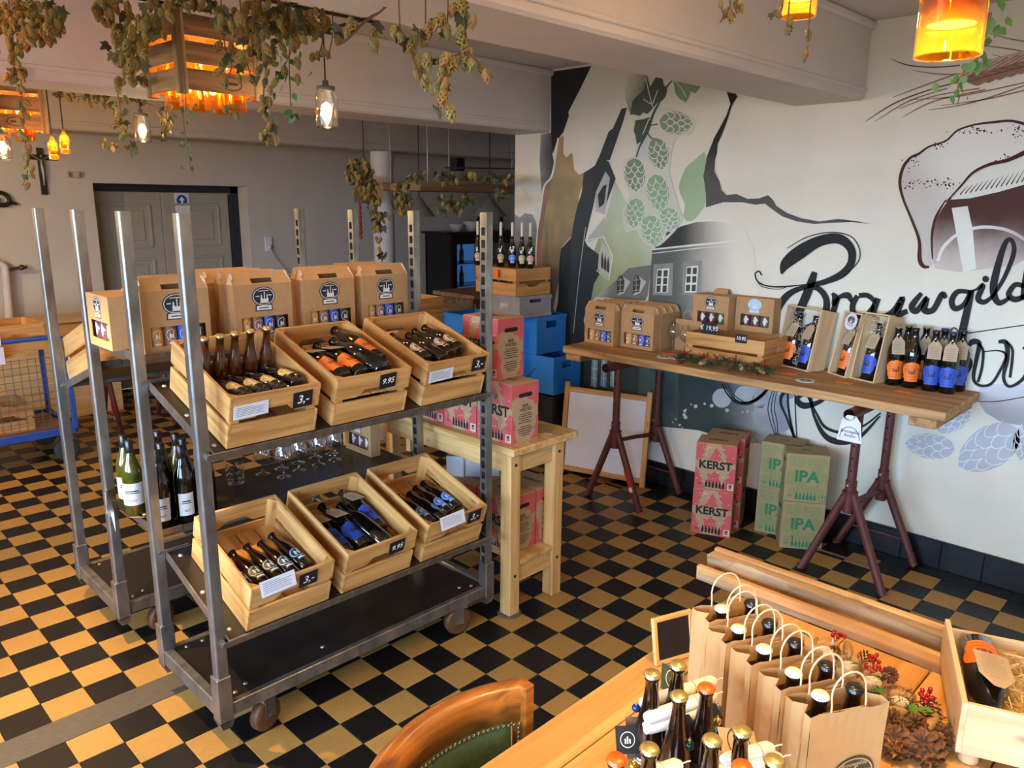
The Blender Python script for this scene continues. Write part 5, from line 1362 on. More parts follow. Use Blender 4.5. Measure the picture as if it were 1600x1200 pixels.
for i, (px, num, k) in enumerate(((748, '', 'amber'), (765, '', 'black'), (780, '1', 'amber'), (796, '2', 'sky'), (809, '3', 'lime'), (820, '4', 'rose'))):
    p = onx(px, 431, 1.45)
    p = Vector((1.44 + .012 * i, p.y, zb))
    candle_bottle(num, ['leftmost unnumbered candle bottle on the wooden crate', 'candle bottle half hidden behind the trolley post', 'candle bottle with an amber label beside the trolley post', 'candle bottle chalked 2 with a blue label', 'candle bottle chalked 3 with a green label', 'candle bottle chalked 4 with a pink label'][i], p, k)
q = MB(); q.box((0, 0, 0), (.002, .05, .055)); pc = thing('orange_price_tag', 'orange price tag on the crate under the candle bottles', 'price tag', (1.374, 1.84, zw + .15), (0, 0, -.08)); q.build('card', mat('orange_card', 'f0761a', .6), pc)
# ================================================================ plank table on trestles along the mural wall
RT = .983; RX0, RX1, RY0, RY1 = 1.357, 1.918, -1.075, 1.20
M_plank = wood('rough_plank', 'c09258', '8a5f33', 'y', .65, 1.0, True, .3)
rt = thing('plank_table', 'long plank tabletop laid on two red-brown trestles along the mural wall', 'table', (0, 0, 0))
pw = (RX1 - RX0) / 3
q = MB(); q.box((0, (RY0 + RY1) / 2, RT - .0225), (pw - .003, RY1 - RY0, .045), bev=.003); p0 = None
for i in range(3):
    if p0 is None: o = p0 = q.build('plank', M_plank, rt)
    else: o = link('plank', p0.data, rt)
    o.location = (RX0 + pw * (i + .5), .004 * (i - 1), 0)
for y in (RY0 + .09, RY1 - .09):
    q = MB(); q.box(((RX0 + RX1) / 2, y, RT - .067), (RX1 - RX0 - .01, .12, .043), bev=.003); q.build('cleat', wood('rough_cleat', 'b5854b', '835a30', 'x', .65), rt)
M_red = mat('oxide_red_paint', '59281f', .55, var=.25, scale=12, bump=.08)
def make_trestle(label, yc):
    root = thing('trestle', label, 'trestle', (0, yc, 0), (0, 0, 0), 'adjustable steel trestles under the plank table')
    zt_ = RT - .046
    q = MB(); q.tube([(1.285, 0, zt_ - .03), (1.9, 0, zt_ - .03)], .028, 16, 0, None, False); q.tube([(1.285, 0, zt_ - .03), (1.4, 0, zt_ - .03)], .024, 16, 0, None, False); q.build('head_tube', M_red, root)
    for x, za in ((1.412, .455), (1.865, .40)):
        q = MB(); q.tube([(x, 0, za - .06), (x, 0, zt_ - .05)], .0225, 12); po = q.build('inner_post', M_red, root)
        for k in range(5):
            h = MB(); h.tube([(x - .0232, -.0005, .6 + k * .065), (x - .0222, 0, .6 + k * .065)], .006, 8); h.build('pin_hole', mat('hole_dark', '0c0807', .9), po)
        q = MB(); q.tube([(x, 0, za - .08), (x, 0, za + .09)], .028, 12); q.tube([(x + .034 * cos(a * pi / 8), .034 * sin(a * pi / 8), za + .03) for a in range(17)], .005, 6); q.build('sleeve', M_red, root)
        for s_ in (-1, 1):
            q = MB(); q.tube([(x, s_ * .015, za + .02), (x, s_ * .205, .008), (x, s_ * .215, .0)], [.022, .021, .026], 12); q.build('leg', M_red, root)
        q = MB(); q.tube([(x, -.145, .13), (x, .145, .13)], .006, 6); q.build('tie_bar', M_red, root)
        q = MB(); q.tube([(x - .05, 0, za + .075), (x + .045, 0, za + .075)], .006, 8); q.build('locking_pin', mat('steel_pin', 'b9b6b0', .3, .8), root)
    q = MB(); q.tube([(1.412, 0, .42), (1.64, 0, .40), (1.865, 0, .37)], .014, 8); q.build('stretcher', M_red, root)
    return root
make_trestle('right trestle holding up the plank table', -.685)
t2 = make_trestle('left trestle holding up the plank table, in front of the whiteboard', .785)
q = MB(); q.add([(0, 0, 0), (.0, .028, 0), (.0, .028, .15), (0, 0, .15)], [(0, 1, 2, 3)]); q.add([(-.0004, .002, .01), (-.0004, .026, .01), (-.0004, .026, .04), (-.0004, .002, .04)], [(0, 1, 2, 3)], 1)
st = q.build('red_sticker', [mat('sticker_red', 'c0231a', .5), M_paper], t2); st.matrix_local = Matrix.Translation((1.388, -.175, .12)) @ Matrix.Rotation(-.38, 4, 'X')
tg = thing('round_card', 'round white badge card hanging on the end of the right trestle tube', 'card', (1.293, -.695, .775))
q = MB(); q.prism([(-.06, 0), (.06, 0), (.045, .1), (.02, .13), (-.02, .13), (-.045, .1)], -.001, .001, 0, face_matrix((0, 0, 0), (0, -1, 0), (0, 0, 1))); q.build('card', M_paper, tg)
q = MB(); put_text(q, 'Brouwgilde', face_matrix((-.0016, 0, .05), (0, -1, 0), (0, 0, 1)), .02, 0, .01, .3); put_text(q, 'Rolduc', face_matrix((-.0016, 0, .03), (0, -1, 0), (0, 0, 1)), .02, 0, .01, .3)
for i in range(14):
    a, b_ = pi * i / 14, pi * (i + 1) / 14
    q.add([(-.0016, -.048 * cos(a), .015 + .06 * sin(a)), (-.0016, -.048 * cos(b_), .015 + .06 * sin(b_)), (-.0016, -.045 * cos(b_), .015 + .057 * sin(b_)), (-.0016, -.045 * cos(a), .015 + .057 * sin(a))], [(0, 1, 2, 3)])
q.build('print', M_ink, tg)

# whiteboard leaning behind the left trestle
w0, w1 = onz(877, 738), onz(1003, 762)
wd = (w1 - w0); wl = wd.length; ang = math.atan2(wd.y, wd.x)
wb = thing('whiteboard', 'wood-framed whiteboard standing on the floor behind the left trestle', 'whiteboard', (w0.x, w0.y, 0), (-.12, 0, ang))
q = MB(); q.box((wl / 2, 0, .34), (wl - .04, .012, .56)); q.build('white_panel', mat('whiteboard_white', 'd6d6da', .35, var=.02), wb)
for x in (.0, wl):
    q = MB(); q.box((x, 0, .33), (.036, .028, .66), bev=.003); q.build('upright', M_pine_z, wb)
for z in (.045, .61):
    q = MB(); q.box((wl / 2, 0, z), (wl - .03, .026, .036), bev=.003); q.build('cross_rail', M_pine_x, wb)

# gift cartons on the plank table (front to the room, -x)
def rt_put(Pr, x, yc, z, label, group, rz=0.0): return Pr.put(label, (x, yc, z), (0, 0, -pi / 2 + rz), group)
rt_put(GIFT, 1.575, 1.075, RT + .0005, 'left front gift carton on the plank table', 'gift cartons on the plank table', -.05)
rt_put(GIFT, 1.622, .808, RT + .0005, 'right front gift carton on the plank table, nearer the glasses', 'gift cartons on the plank table', -.0)
for n in range(3):
    rt_put(GIFTB, 1.655 + .072 * n, 1.078, RT + .0005, ['first', 'second', 'last'][n] + ' carton behind the left front gift carton on the plank table', 'gift cartons of the back rows', -.04)
    if n < 3: rt_put(GIFTB, 1.698 + .072 * n, .805, RT + .0005, ['first', 'second', 'last'][n] + ' carton behind the right front gift carton on the plank table', 'gift cartons of the back rows')
TAST.put('left tasting glass between the gift cartons and the crate', (1.74, .615, RT + .0005), (0, 0, 0), 'tasting glasses on the plank table')
TAST.put('right tasting glass touching the wooden crate', (1.70, .50, RT + .0005), (0, 0, 0), 'tasting glasses on the plank table')
BAGK = Proto(lambda: make_carrier(.17, .09, .2, M_kraft, mat('paper_twist_handle', 'c0ab88', .8)))
BAGK.put('kraft carrier bag behind the tasting glasses', (1.78, .54, RT + .0005), (0, 0, -pi / 2), 'kraft carrier bags')
BIGC = Proto(lambda: make_crate(.33, .50, .165))
BIGC.put('wooden crate on the plank table carrying two cube cartons', (1.735, -.085, RT + .0005), (0, 0, 0), 'loose wooden crates')
cz = RT + .1665
cA, cB = onz(1084.7, 510, cz), onz(1132.7, 516, cz); cC, cD = onz(1151.3, 515.3, cz), onz(1202.7, 521.6, cz)
rt_put(CUBE, max(1.58, cA.x), (cA.y + cB.y) / 2, cz + .0005, 'left cube carton on the crate, with a navy badge and price card', 'cube cartons')
rt_put(CUBE2, max(1.6, cC.x), (cC.y + cD.y) / 2, cz + .0005, 'right cube carton on the crate, with an ice-blue badge', 'cube cartons')
def wall_card(txt, label, x, y, z, wd_, hg):
    root = thing('price_card', label, 'price card', (x, y, z), (0, 0, -pi / 2), 'black price cards')
    q = MB(); q.box((0, 0, 0), (wd_, .003, hg), bev=.0008); q.build('card', M_chalkboard, root)
    q = MB(); put_text(q, txt, face_matrix((0, -.0019, 0), (1, 0, 0), (0, 0, 1)), hg * .55, 0, .012, .15); q.build('lettering', M_chalk, root)
pcx = onx(1107, 498, 1.56); wall_card('\u20ac 19,95', 'black 19,95 price card leaning on the left cube carton', 1.573, pcx.y, cz + .035, .1, .068)
pcx = onx(1158, 529, 1.567); wall_card('10.95', 'black 10.95 price card on the front of the table crate', 1.566, pcx.y, pcx.z, .072, .05)

# ---- pine cones, sprigs and berries shared by the garlands
M_cone = mat('pine_cone', '6b4222', .75, var=.55, scale=60); M_berry = mat('red_berry', 'a3141c', .25); M_fir = mat('fir_green', '2c4423', .7, var=.4, scale=60); M_leafg = mat('leaf_green', '4c7a1e', .5, var=.3, scale=40); M_husk = mat('tan_husk', 'a9814d', .7, var=.3)
def cone_mesh(q, M, r=.022, ln=.045, mi=0):
    rows = 7
    for j in range(rows):
        t = j / (rows - 1); n = 9 - j // 2 if j < 6 else 5
        rr = r * (sin(pi * (.18 + .78 * t)) ** .7) * (1 if t < .9 else .6)
        for i in range(n):
            a = 2 * pi * (i + .5 * (j % 2)) / n; z = ln * (t - .5)
            c, s_ = cos(a), sin(a); wv = rr * 2.2 / n * 1.3
            tip = Vector((rr * 1.15 * c, rr * 1.15 * s_, z + ln * .06)); base = Vector((rr * .35 * c, rr * .35 * s_, z - ln * .05)); side = Vector((-s_, c, 0)) * wv * .75
            mid = Vector((rr * .9 * c, rr * .9 * s_, z + ln * .02))
            up = Vector((0, 0, ln * .035))
            q.add([base, mid + side, tip + up, mid - side, mid + up * 1.2], [(0, 1, 4), (1, 2, 4), (2, 3, 4), (3, 0, 4), (0, 3, 2, 1)], mi, False, M)
_cm = MB(); cone_mesh(_cm, None)
def sprig_mesh(seed, n=60, ln=.035, spread=.03):
    rr = random.Random(seed); q = MB()
    for _ in range(n):
        o = Vector((rr.uniform(-1, 1) * spread, rr.uniform(-1, 1) * spread * .5, rr.uniform(-.3, .3) * spread)); d = Vector((rr.gauss(0, 1), rr.gauss(0, 1), rr.gauss(.3, .8))).normalized() * ln * rr.uniform(.6, 1)
        sd = d.orthogonal().normalized() * .0012
        q.add([o - sd, o + sd, o + d], [(0, 1, 2)]); q.add([o + sd.cross(d).normalized() * .0012, o - sd.cross(d).normalized() * .0012, o + d], [(0, 1, 2)])
    return q
class Garland:
    def __init__(s, name, label, cat='garland'):
        s.root = thing(name, label, cat); s.c = {}
    def part(s, name, key, maker, m, loc, rot=(0, 0, 0), sc=1.0):
        if key not in s.c:
            o = maker().build(name, m, s.root); s.c[key] = o
        else: o = link(name, s.c[key].data, s.root)
        o.location = loc; o.rotation_euler = rot; o.scale = (sc, sc, sc)
        return o
    def cone(s, loc, rot, sc=1.0): return s.part('pine_cone', 'c', lambda: _cm, M_cone, loc, rot, sc)
    def sprig(s, loc, rot, sc=1.0, k=1): return s.part('fir_sprig', 's%d' % k, lambda: sprig_mesh(k), M_fir, loc, rot, sc)
    def berries(s, loc, n=7, sp=.014, seed=1):
        rr = random.Random(seed)
        def mk():
            q = MB()
            for _ in range(n):
                p = (rr.gauss(0, sp), rr.gauss(0, sp), rr.gauss(0, sp * .6)); q.sphere(p, .0055, 8); q.tube([p, (0, 0, -.02)], .0007, 4)
            return q
        return s.part('berry_sprig', 'b%d' % seed, mk, M_berry, loc)
    def leafp(s, loc, rot, sc=1.0):
        def mk():
            q = MB(); q.add([(0, 0, 0), (.012, .014, .003), (.013, .03, .002), (0, .05, -.004), (-.013, .03, .002), (-.012, .014, .003), (0, .025, -.002)], [(0, 1, 6), (1, 2, 6), (2, 3, 6), (3, 4, 6), (4, 5, 6), (5, 0, 6)], 0, True); return q
        return s.part('green_leaf', 'l', mk, M_leafg, loc, rot, sc)
    def husk(s, loc, rot, sc=1.0):
        def mk():
            q = MB(); q.sphere((0, 0, 0), .016, 10, 0, None, (.8, .8, 2.0)); return q
        return s.part('almond_husk', 'h', mk, M_husk, loc, rot, sc)
G = Garland('pine_garland', 'garland of cones, fir and red berries in front of the table crate')
g0, g1 = onz(1080, 577, RT + .02), onz(1192, 584, RT + .02)
g0.x = 1.45; g1.x = 1.5; g0.y = .36
rr = random.Random(11)
for i in range(14):
    t = i / 13; p = g0.lerp(g1, t) + Vector((rr.uniform(-.02, .02), 0, rr.uniform(.008, .02)))
    p.x = min(p.x, 1.53)
    G.sprig(p, (rr.uniform(-.4, .4), rr.uniform(-.4, .4), rr.uniform(0, 6)), 1.5, 1 + i % 3)
for t, s_ in ((.02, .95), (.58, 1.0), (.66, .8), (.86, 1.25), (.97, .9)):
    p = g0.lerp(g1, t); G.cone((p.x - .02, p.y, RT + .028), (.9 + t, .4, t * 5), s_ * 1.35)
for t in (.3, .72, .93): p = g0.lerp(g1, t); G.husk((p.x - .025, p.y, RT + .03), (1.2, .5, t * 3), 1.2)
for k, t in enumerate((.05, .28, .4, .62, .95)): p = g0.lerp(g1, t); G.berries((p.x + .0, p.y, RT + .068), 8, .014, k + 2)

# wine gift boxes leaning with bottles in wood wool
M_woolm = mat('wood_wool', 'ddd2b8', .8)
def wool_mesh(seed, n, bx, r=.0007, ln=.06):
    rr = random.Random(seed); q = MB()
    for _ in range(n):
        p = Vector([rr.uniform(-b_, b_) for b_ in bx]); d = Vector((rr.gauss(0, 1), rr.gauss(0, 1), rr.gauss(0, .6))).normalized()
        e = Vector((rr.gauss(0, 1), rr.gauss(0, 1), rr.gauss(0, .6))).normalized(); l = ln * rr.uniform(.5, 1)
        pts = [p + d * (l * (k / 4 - .5)) + e * (l * .45 * sin(pi * k / 4) ** 2) for k in range(5)]
        pts = [Vector([max(-b_, min(b_, c)) for c, b_ in zip(pt, bx)]) for pt in pts]
        sd = d.cross(e).normalized() * r if d.cross(e).length > .01 else Vector((0, 0, r))
        vs = [a + sd for a in pts] + [a - sd for a in pts]
        q.add(vs, [(k, k + 1, 6 + k, 5 + k) for k in range(4)])
    return q
M_box_z = wood('box_timber_z', 'd8b98c', 'c49f6c', 'z'); M_box_x = wood('box_timber_x', 'd8b98c', 'c49f6c', 'x'); M_box_y = wood('box_timber_y', 'd8b98c', 'c49f6c', 'y')
def wine_box(label, a, c, lean, w=None, h=.345, d=.13, seed=1):
    """open timber box leaning back; opening faces the room (local -y)"""
    dv = c - a; w = w or math.hypot(dv.x, dv.y); angz = math.atan2(dv.y, dv.x); m_ = (a + c) / 2
    root = thing('bottle_box', label, 'wooden box', (m_.x, m_.y, RT + .001), (-lean, 0, angz), 'open timber bottle boxes')
    t = .008
    for n_, cc, dd, mm in (('side_panel', (-w / 2 + t / 2, d / 2, h / 2), (t, d, h), M_box_z), ('side_panel', (w / 2 - t / 2, d / 2, h / 2), (t, d, h), M_box_z), ('end_panel', (0, d / 2, t / 2), (w - 2 * t, d, t), M_box_x), ('end_panel', (0, d / 2, h - t / 2), (w - 2 * t, d, t), M_box_x), ('back_panel', (0, d - .003, h / 2), (w - 2 * t, .006, h - 2 * t), M_box_z)):
        q = MB(); q.box(cc, dd, bev=.0015); q.build(n_, mm, root)
    q = wool_mesh(seed, 110, (w / 2 - .012, .02, .05)); o = q.build('wood_wool', M_woolm, root, (0, .045, h - .075)); o['kind'] = 'stuff'
    q = wool_mesh(seed + 5, 60, (.012, .015, .1)); o = q.build('wood_wool', M_woolm, root, (0, .035, .12)); o['kind'] = 'stuff'
    Mx = Matrix.Translation((m_.x, m_.y, RT + .001)) @ Matrix.Rotation(angz, 4, 'Z') @ Matrix.Rotation(-lean, 4, 'X')
    return Mx, w
def in_box(key, Mx, u, label, yy=.05, zz=.009, spin=0.0): return bottle(key, label, Mx @ Vector((u, yy, zz)), (Mx.to_3x3() @ Matrix.Rotation(spin, 3, 'Z')).to_euler(), 'large bottles in the timber boxes')
lean = .2
Mx, w_ = wine_box('wide timber box leaning on the wall with an orange and a blue bottle', onz(1207, 568, RT) - Vector((.0, 0, 0)), onz(1262, 582, RT), lean, .255, .35, .13, 1)
in_box('orange_tag', Mx, -.058, 'orange-labelled bottle in the wide timber box'); in_box('royal_tag', Mx, .058, 'blue-labelled bottle in the wide timber box')
Mx, w_ = wine_box('narrow timber box with a round coaster above its orange bottle', onz(1290, 582, RT), onz(1322, 592, RT), lean, .14, .35, .12, 2)
in_box('orange_tag', Mx, .0, 'orange-labelled bottle alone in the narrow timber box')
co = thing('coaster', 'round white coaster with a dark badge in the narrow timber box', 'coaster'); co.matrix_world = Mx @ Matrix.Translation((.01, -.006, .30)) @ Matrix.Rotation(.1, 4, 'Y')
q = MB(); q.prism([(.045 * cos(2 * pi * i / 28), .045 * sin(2 * pi * i / 28)) for i in range(28)], -.001, .001, 0, face_matrix((0, 0, 0), (1, 0, 0), (0, 0, 1))); q.build('disc', M_paper, co)
q = MB(); put_logo(q, face_matrix((0, -.0013, .004), (1, 0, 0), (0, 0, 1)), .055); q.build('badge', [M_ink, M_cream], co)
Mx, w_ = wine_box('right narrow timber box with a single blue bottle', onz(1326, 591, RT), onz(1366, 600, RT), lean, .145, .36, .12, 3)
in_box('royal_tag', Mx, .0, 'blue-labelled bottle alone in the right timber box')
pb = onz(1383, 590, RT)
q = MB(); q.box((0, 0, .17), (.1, .02, .34), bev=.002); lid = thing('box_lid', 'plain timber box lid leaning behind the right narrow box', 'box lid', (1.868, -.575, RT + .001), (-.12, 0, -pi / 2)); q.build('panel', M_box_z, lid)
# bottles standing at the right end
for i, (px, py, k, dx, dy, lab) in enumerate(((1394, 600, 'orange_gold', 0, 0, 'orange-labelled bottle with a kraft tag, leftmost on the plank table'), (1420, 604, 'orange', 0, 0, 'orange-labelled bottle without a tag on the plank table'), (1452, 608, 'royal_cap', 0, 0, 'blue-labelled bottle with a tag, second from the table end'), (1478, 613, 'royal_cap', 0, 0, 'blue-labelled bottle with a tag nearest the table end'),
        (1410, 597, 'plain_big', 0, 0, 'dark unlabelled bottle behind the orange-labelled pair'), (1437, 600, 'orange_gold', 0, 0, 'tagged bottle behind the orange-labelled front bottle'), (1466, 604, 'royal_cap', 0, 0, 'tagged bottle behind the blue-labelled pair'), (1491, 607, 'royal_cap', 0, 0, 'rear tagged bottle at the very end of the table'))):
    front = i < 4
    p = onz(px, py, RT)
    x = 1.775 if front else 1.868
    y = onx(px, py, x).y if front else -.70 - .085 * (i - 4) - .02
    bottle(k, lab, (x, y, RT + .0005), (0, 0, -pi / 2 + .55 - .12 * (i % 4)), 'large bottles at the right end of the plank table')
# loose cards on the table
def flat_card(name, lab, cat, px, py, m, w, d, rz, group=None):
    p = onz(px, py, RT); o = thing(name, lab, cat, (max(p.x, 1.39), p.y, RT + .0015), (0, 0, rz), group)
    q = MB(); q.box((0, 0, 0), (w, d, .0016)); q.build('card', m, o); return o
M_or = mat('orange_card', 'f0761a', .6)
for i, (px, py) in enumerate(((960, 545), (1044, 553), (1235, 584), (1320, 598), (1413, 612))):
    flat_card('orange_price_tag', ['orange price tag before the left gift cartons', 'orange price tag in front of the tasting glasses', 'orange price tag under the wide timber box', 'orange price tag below the narrow timber boxes', 'orange price tag before the standing bottles'][i], 'price tag', px, py, M_or, .04, .075, .2 - .1 * i, 'orange price tags on the plank table')
def coaster_flat(lab, px, py):
    p = onz(px, py, RT); o = thing('coaster', lab, 'coaster', (max(p.x, 1.41), p.y, RT + .0012), (0, 0, -1.2), 'round badge coasters')
    q = MB(); q.prism([(.047 * cos(2 * pi * i / 26), .047 * sin(2 * pi * i / 26)) for i in range(26)], -.001, .001); q.build('disc', M_paper, o)
    q = MB(); put_logo(q, Matrix.Translation((0, .004, .0011)), .06); q.build('badge', [M_ink, M_cream], o)
coaster_flat('left coaster lying by the orange tag on the plank table', 1038, 558); coaster_flat('second coaster lying just right of the first', 1060, 560); coaster_flat('coaster lying below the wide timber box', 1258, 595)
# ================================================================ foreground table
FT = .76; FX0, FX1, FY0, FY1 = -1.78, -.44, -2.0, -1.055
M_fg = wood('waxed_pine_x', 'dba560', 'be8038', 'x', .35, .8, True, .08, .15)
M_fgy = wood('waxed_pine_y', 'd8a765', 'a8763d', 'y', .5, 1.0, True, .2)
M_old = wood('weathered_plank_y', 'b09068', '7d6244', 'y', .75, 1.2, True, .4)
ft = thing('display_table', 'pine table in the foreground with paper bags and bottles', 'table', (0, 0, 0))
ws = [.118, .21, .21, .2, .2]; y = FY1
for w in ws:
    q = MB(); q.box(((FX0 + FX1) / 2, y - w / 2, FT - .018), (FX1 - FX0, w - .0035, .036), bev=.003); q.build('plank', M_fg, ft); y -= w
for x in (FX0 + .1, FX1 - .1):
    for yy in (FY0 + .12, FY1 - .12):
        q = MB(); q.box((x, yy, (FT - .036) / 2), (.08, .08, FT - .036), bev=.004); q.build('leg', M_tbl_z, ft)
for yy in (FY0 + .12, FY1 - .12):
    q = MB(); q.box(((FX0 + FX1) / 2, yy, FT - .08), (FX1 - FX0 - .28, .03, .085)); q.build('apron', M_tbl_x, ft)
# rustic rail at the far end of the table
rl = thing('rustic_rail', 'rustic channelled timber rail lying across the far end of the foreground table', 'timber rail', (0, 0, 0))
RYA, RYB = -2.15, -.925
def rail(n, x0, x1, z0, z1, m, uneven=0.0):
    q = MB(); k = 26; vs = []; fs = []
    rr = random.Random(n)
    for i in range(k + 1):
        yy = RYA + (RYB - RYA) * i / k; e = uneven * (rr.random() - .5 + .6 * sin(i * .9))
        vs += [(x0, yy, z0), (x1, yy, z0), (x1, yy, z1), (x0 + e, yy, z1)]
    for i in range(k):
        a = 4 * i
        for j in range(4): fs.append((a + j, a + (j + 1) % 4, a + 4 + (j + 1) % 4, a + 4 + j))
    fs += [(3, 2, 1, 0), (4 * k, 4 * k + 1, 4 * k + 2, 4 * k + 3)]
    q.add(vs, fs); return q.build(n, m, rl)
rail('rail_bed', -.438, -.322, FT + .001, FT + .02, M_old)
rail('inner_strip', -.438, -.421, FT + .02, FT + .045, M_fgy)
rail('live_edge_strip', -.372, -.322, FT + .02, FT + .062, M_old, .012)
rail('outer_strip', -.338, -.32, FT + .062, FT + .07, M_fgy)
q = MB(); q.box((-.397, -1.46, FT + .0215), (.044, .13, .003)); q.build('stamped_block', mat('stamped_wood', 'c79a5c', .7, var=.2, scale=30), rl)
q = MB(); put_text(q, '2160-451-0', face_matrix((-.4, -1.46, FT + .0236), (0, -1, 0), (1, 0, 0)), .017, 0, .02); q.build('stamp', mat('burnt_stamp', '3a2413', .8), rl)
# kraft paper bags with two bottles each
M_bag = mat('kraft_paper_bag', 'c1935a', .8, var=.08, scale=6, bump=.1); M_twist = mat('kraft_twist_handle', 'd8b587', .8)
def make_bag():
    w, d, h = .172, .09, .222
    root = thing('kraft_bag', '', 'bag'); t = .001
    q = MB()
    def sheet(P):      # crumpled panel
        rows = len(P); cols = len(P[0]); vs = [p for r_ in P for p in r_]
        q.add(vs, [(i * cols + j, i * cols + j + 1, (i + 1) * cols + j + 1, (i + 1) * cols + j) for i in range(rows - 1) for j in range(cols - 1)], 0, False)
    rr = random.Random(8)
    for y0, sg in ((0, 1), (d, -1)):
        sheet([[(-w / 2 + w * j / 8, y0 + sg * (.004 * sin(i * 1.1 + j * .6) * (i / 6)), h * i / 6 + (.003 * sin(j * 1.7) if i == 6 else 0)) for j in range(9)] for i in range(7)])
    for x0, sg in ((-w / 2, 1), (w / 2, -1)):
        sheet([[(x0 + sg * (.022 * (i / 6) if j == 2 else 0), d * j / 4, h * i / 6) for j in range(5)] for i in range(7)])
    q.add([(-w / 2, 0, .0005), (w / 2, 0, .0005), (w / 2, d, .0005), (-w / 2, d, .0005)], [(0, 1, 2, 3)])
    q.build('bag_body', M_bag, root)
    for y0 in (.006, d - .006):
        e = MB(); e.box((0, y0 + (.003 if y0 < .05 else -.003), h - .02), (.09, .0012, .034)); e.build('handle_patch', M_bag, root)
        e = MB(); pts = [(-.038, y0, h - .03), (-.038, y0, h + .01)] + [(-.038 * cos(a * pi / 10), y0 + .004, h + .03 + .042 * sin(a * pi / 10)) for a in range(11)] + [(.038, y0, h + .01), (.038, y0, h - .03)]
        e.tube(pts, .0021, 6); e.build('handle', M_twist, root)
    q = MB(); put_logo(q, face_matrix((.02, -.003, h * .33), (1, 0, 0), (0, 0, 1)), .1, words=True); q.build('badge', [mat('bag_print', '3a3a30', .7), mat('bag_print_gap', 'c9a062', .8)], root)
    return root
BAG = Proto(make_bag)
bag_fl = [(-.985, -1.282, -.46), (-1.036, -1.352, -.46), (-1.07, -1.428, -.46), (-1.106, -1.508, -.47), (-1.144, -1.583, -.48)]
for i, (x, y, a) in enumerate(bag_fl):
    d = Vector((cos(a), sin(a), 0)); n_ = Vector((-sin(a), cos(a), 0))
    c = Vector((x, y, FT + .0008)) + d * .086
    o = BAG.put(['farthest kraft paper bag, beside the small chalkboard', 'second kraft paper bag from the far end', 'middle kraft paper bag of the row', 'second-nearest kraft paper bag of the row', 'nearest kraft paper bag, with its badge facing us'][i], c, (0, 0, a), 'row of kraft bags holding two bottles')
    if i < 4:  o.scale = (1, .78, 1)
    for k, (u, key) in enumerate(((-.03, 'bag_cream'), (.048, 'bag_dark'))):
        bottle(key, ['cream-capped', 'black-capped'][k] + ' bottle standing in the ' + ['farthest', 'second farthest', 'middle', 'second-nearest', 'nearest'][i] + ' kraft bag', c + d * u + n_ * (.036 if i < 4 else .045), (0, 0, a + .4), 'bottles in the kraft bags')
# small framed chalkboard behind the bags
cb = thing('small_chalkboard', 'small wood-framed chalkboard standing at the table edge behind the farthest bag', 'chalkboard', (-.86, -1.125, FT + .001), (-.2, 0, -.35))
q = MB(); q.box((0, 0, .06), (.1, .006, .1)); q.build('slate', M_chalkboard, cb)
for cc, dd in (((-.054, 0, .06), (.012, .012, .12)), ((.054, 0, .06), (.012, .012, .12)), ((0, 0, .006), (.096, .012, .012)), ((0, 0, .114), (.096, .012, .012))):
    q = MB(); q.box(cc, dd, bev=.002); q.build('frame_bar', mat('light_frame', 'd9a55e', .5), cb)

# gift bottles tied with candles, baubles and cards
caps = [(1019.5, 1051, 'gift_gold', 'gold-capped gift bottle farthest left of the tied set'), (1059.5, 1037, 'gift_gold', 'gold-capped gift bottle at the rear of the tied set'), (1061.5, 1085, 'gift_gold', 'gold-capped gift bottle in front of the white candles'), (1104, 1072.5, 'gift_orange', 'orange-capped gift bottle beside the white candles'), (1113, 1153.7, 'gift_gold', 'gold-capped gift bottle in front of the teal bauble'), (1159.5, 1140, 'gift_gold', 'gold-capped gift bottle standing alone before the bags'), (1015, 1167.5, 'gift_gold', 'gold-capped gift bottle beside the brown card'), (963, 1184, 'gift_orange', 'leftmost orange-capped gift bottle at the picture edge'), (1160, 1195, 'gift_orange', 'orange-capped gift bottle at the bottom edge of the picture'), (1210, 1186, 'gift_gold', 'gold-capped gift bottle nearest the front paper bag')]
for px, py, k, lab in caps:
    p = onz(px, py, FT + .256); bottle(k, lab, (p.x, p.y, FT + .0006), (0, 0, -.9), 'amber gift bottles with crown caps')
M_wax = mat('white_wax', 'e9e0d0', .5, var=.04)
def candle(lab, a, c, z, r=.0135):
    A, C_ = onz(*a, z), onz(*c, z); d = C_ - A; L = d.length
    root = thing('taper_candle', lab, 'candle', A, (0, 0, math.atan2(d.y, d.x)), 'white candles tied to the gift bottles')
    q = MB(); q.tube([(.008, 0, 0), (.018, 0, 0), (L * .5, 0, 0), (L - .01, 0, 0), (L, 0, 0)], [r * .55, r, r, r * .97, r * .8], 14); q.build('wax', M_wax, root)
    q = MB(); q.tube([(.01, 0, 0), (-.004, 0, .001), (-.01, .003, .003)], .0014, 6); q.build('wick', M_cream, root)
    q = MB(); q.tube([(L * .35, (r + .001) * cos(t * pi / 8), (r + .001) * sin(t * pi / 8)) for t in range(17)], .0011, 5); q.build('twine', mat('jute_twine', 'c0a67c', .9), root)
candle('rear white candle lying across the gift bottle necks', (1122, 1062), (1003, 1100), FT + .17)
candle('front white candle lying across the gift bottle necks', (1122, 1084), (1010, 1123), FT + .175)
candle('short white candle lying lowest under the front candle', (1100, 1112), (1008, 1138), FT + .155)
candle('white candle lying before the nearest bag', (1213, 1166), (1130, 1190), FT + .19)
candle('white candle at the bottom edge beside the orange cap', (1226, 1182), (1120, 1210), FT + .175)
candle('white candle end showing at the bottom of the picture', (1070, 1192), (960, 1230), FT + .175)
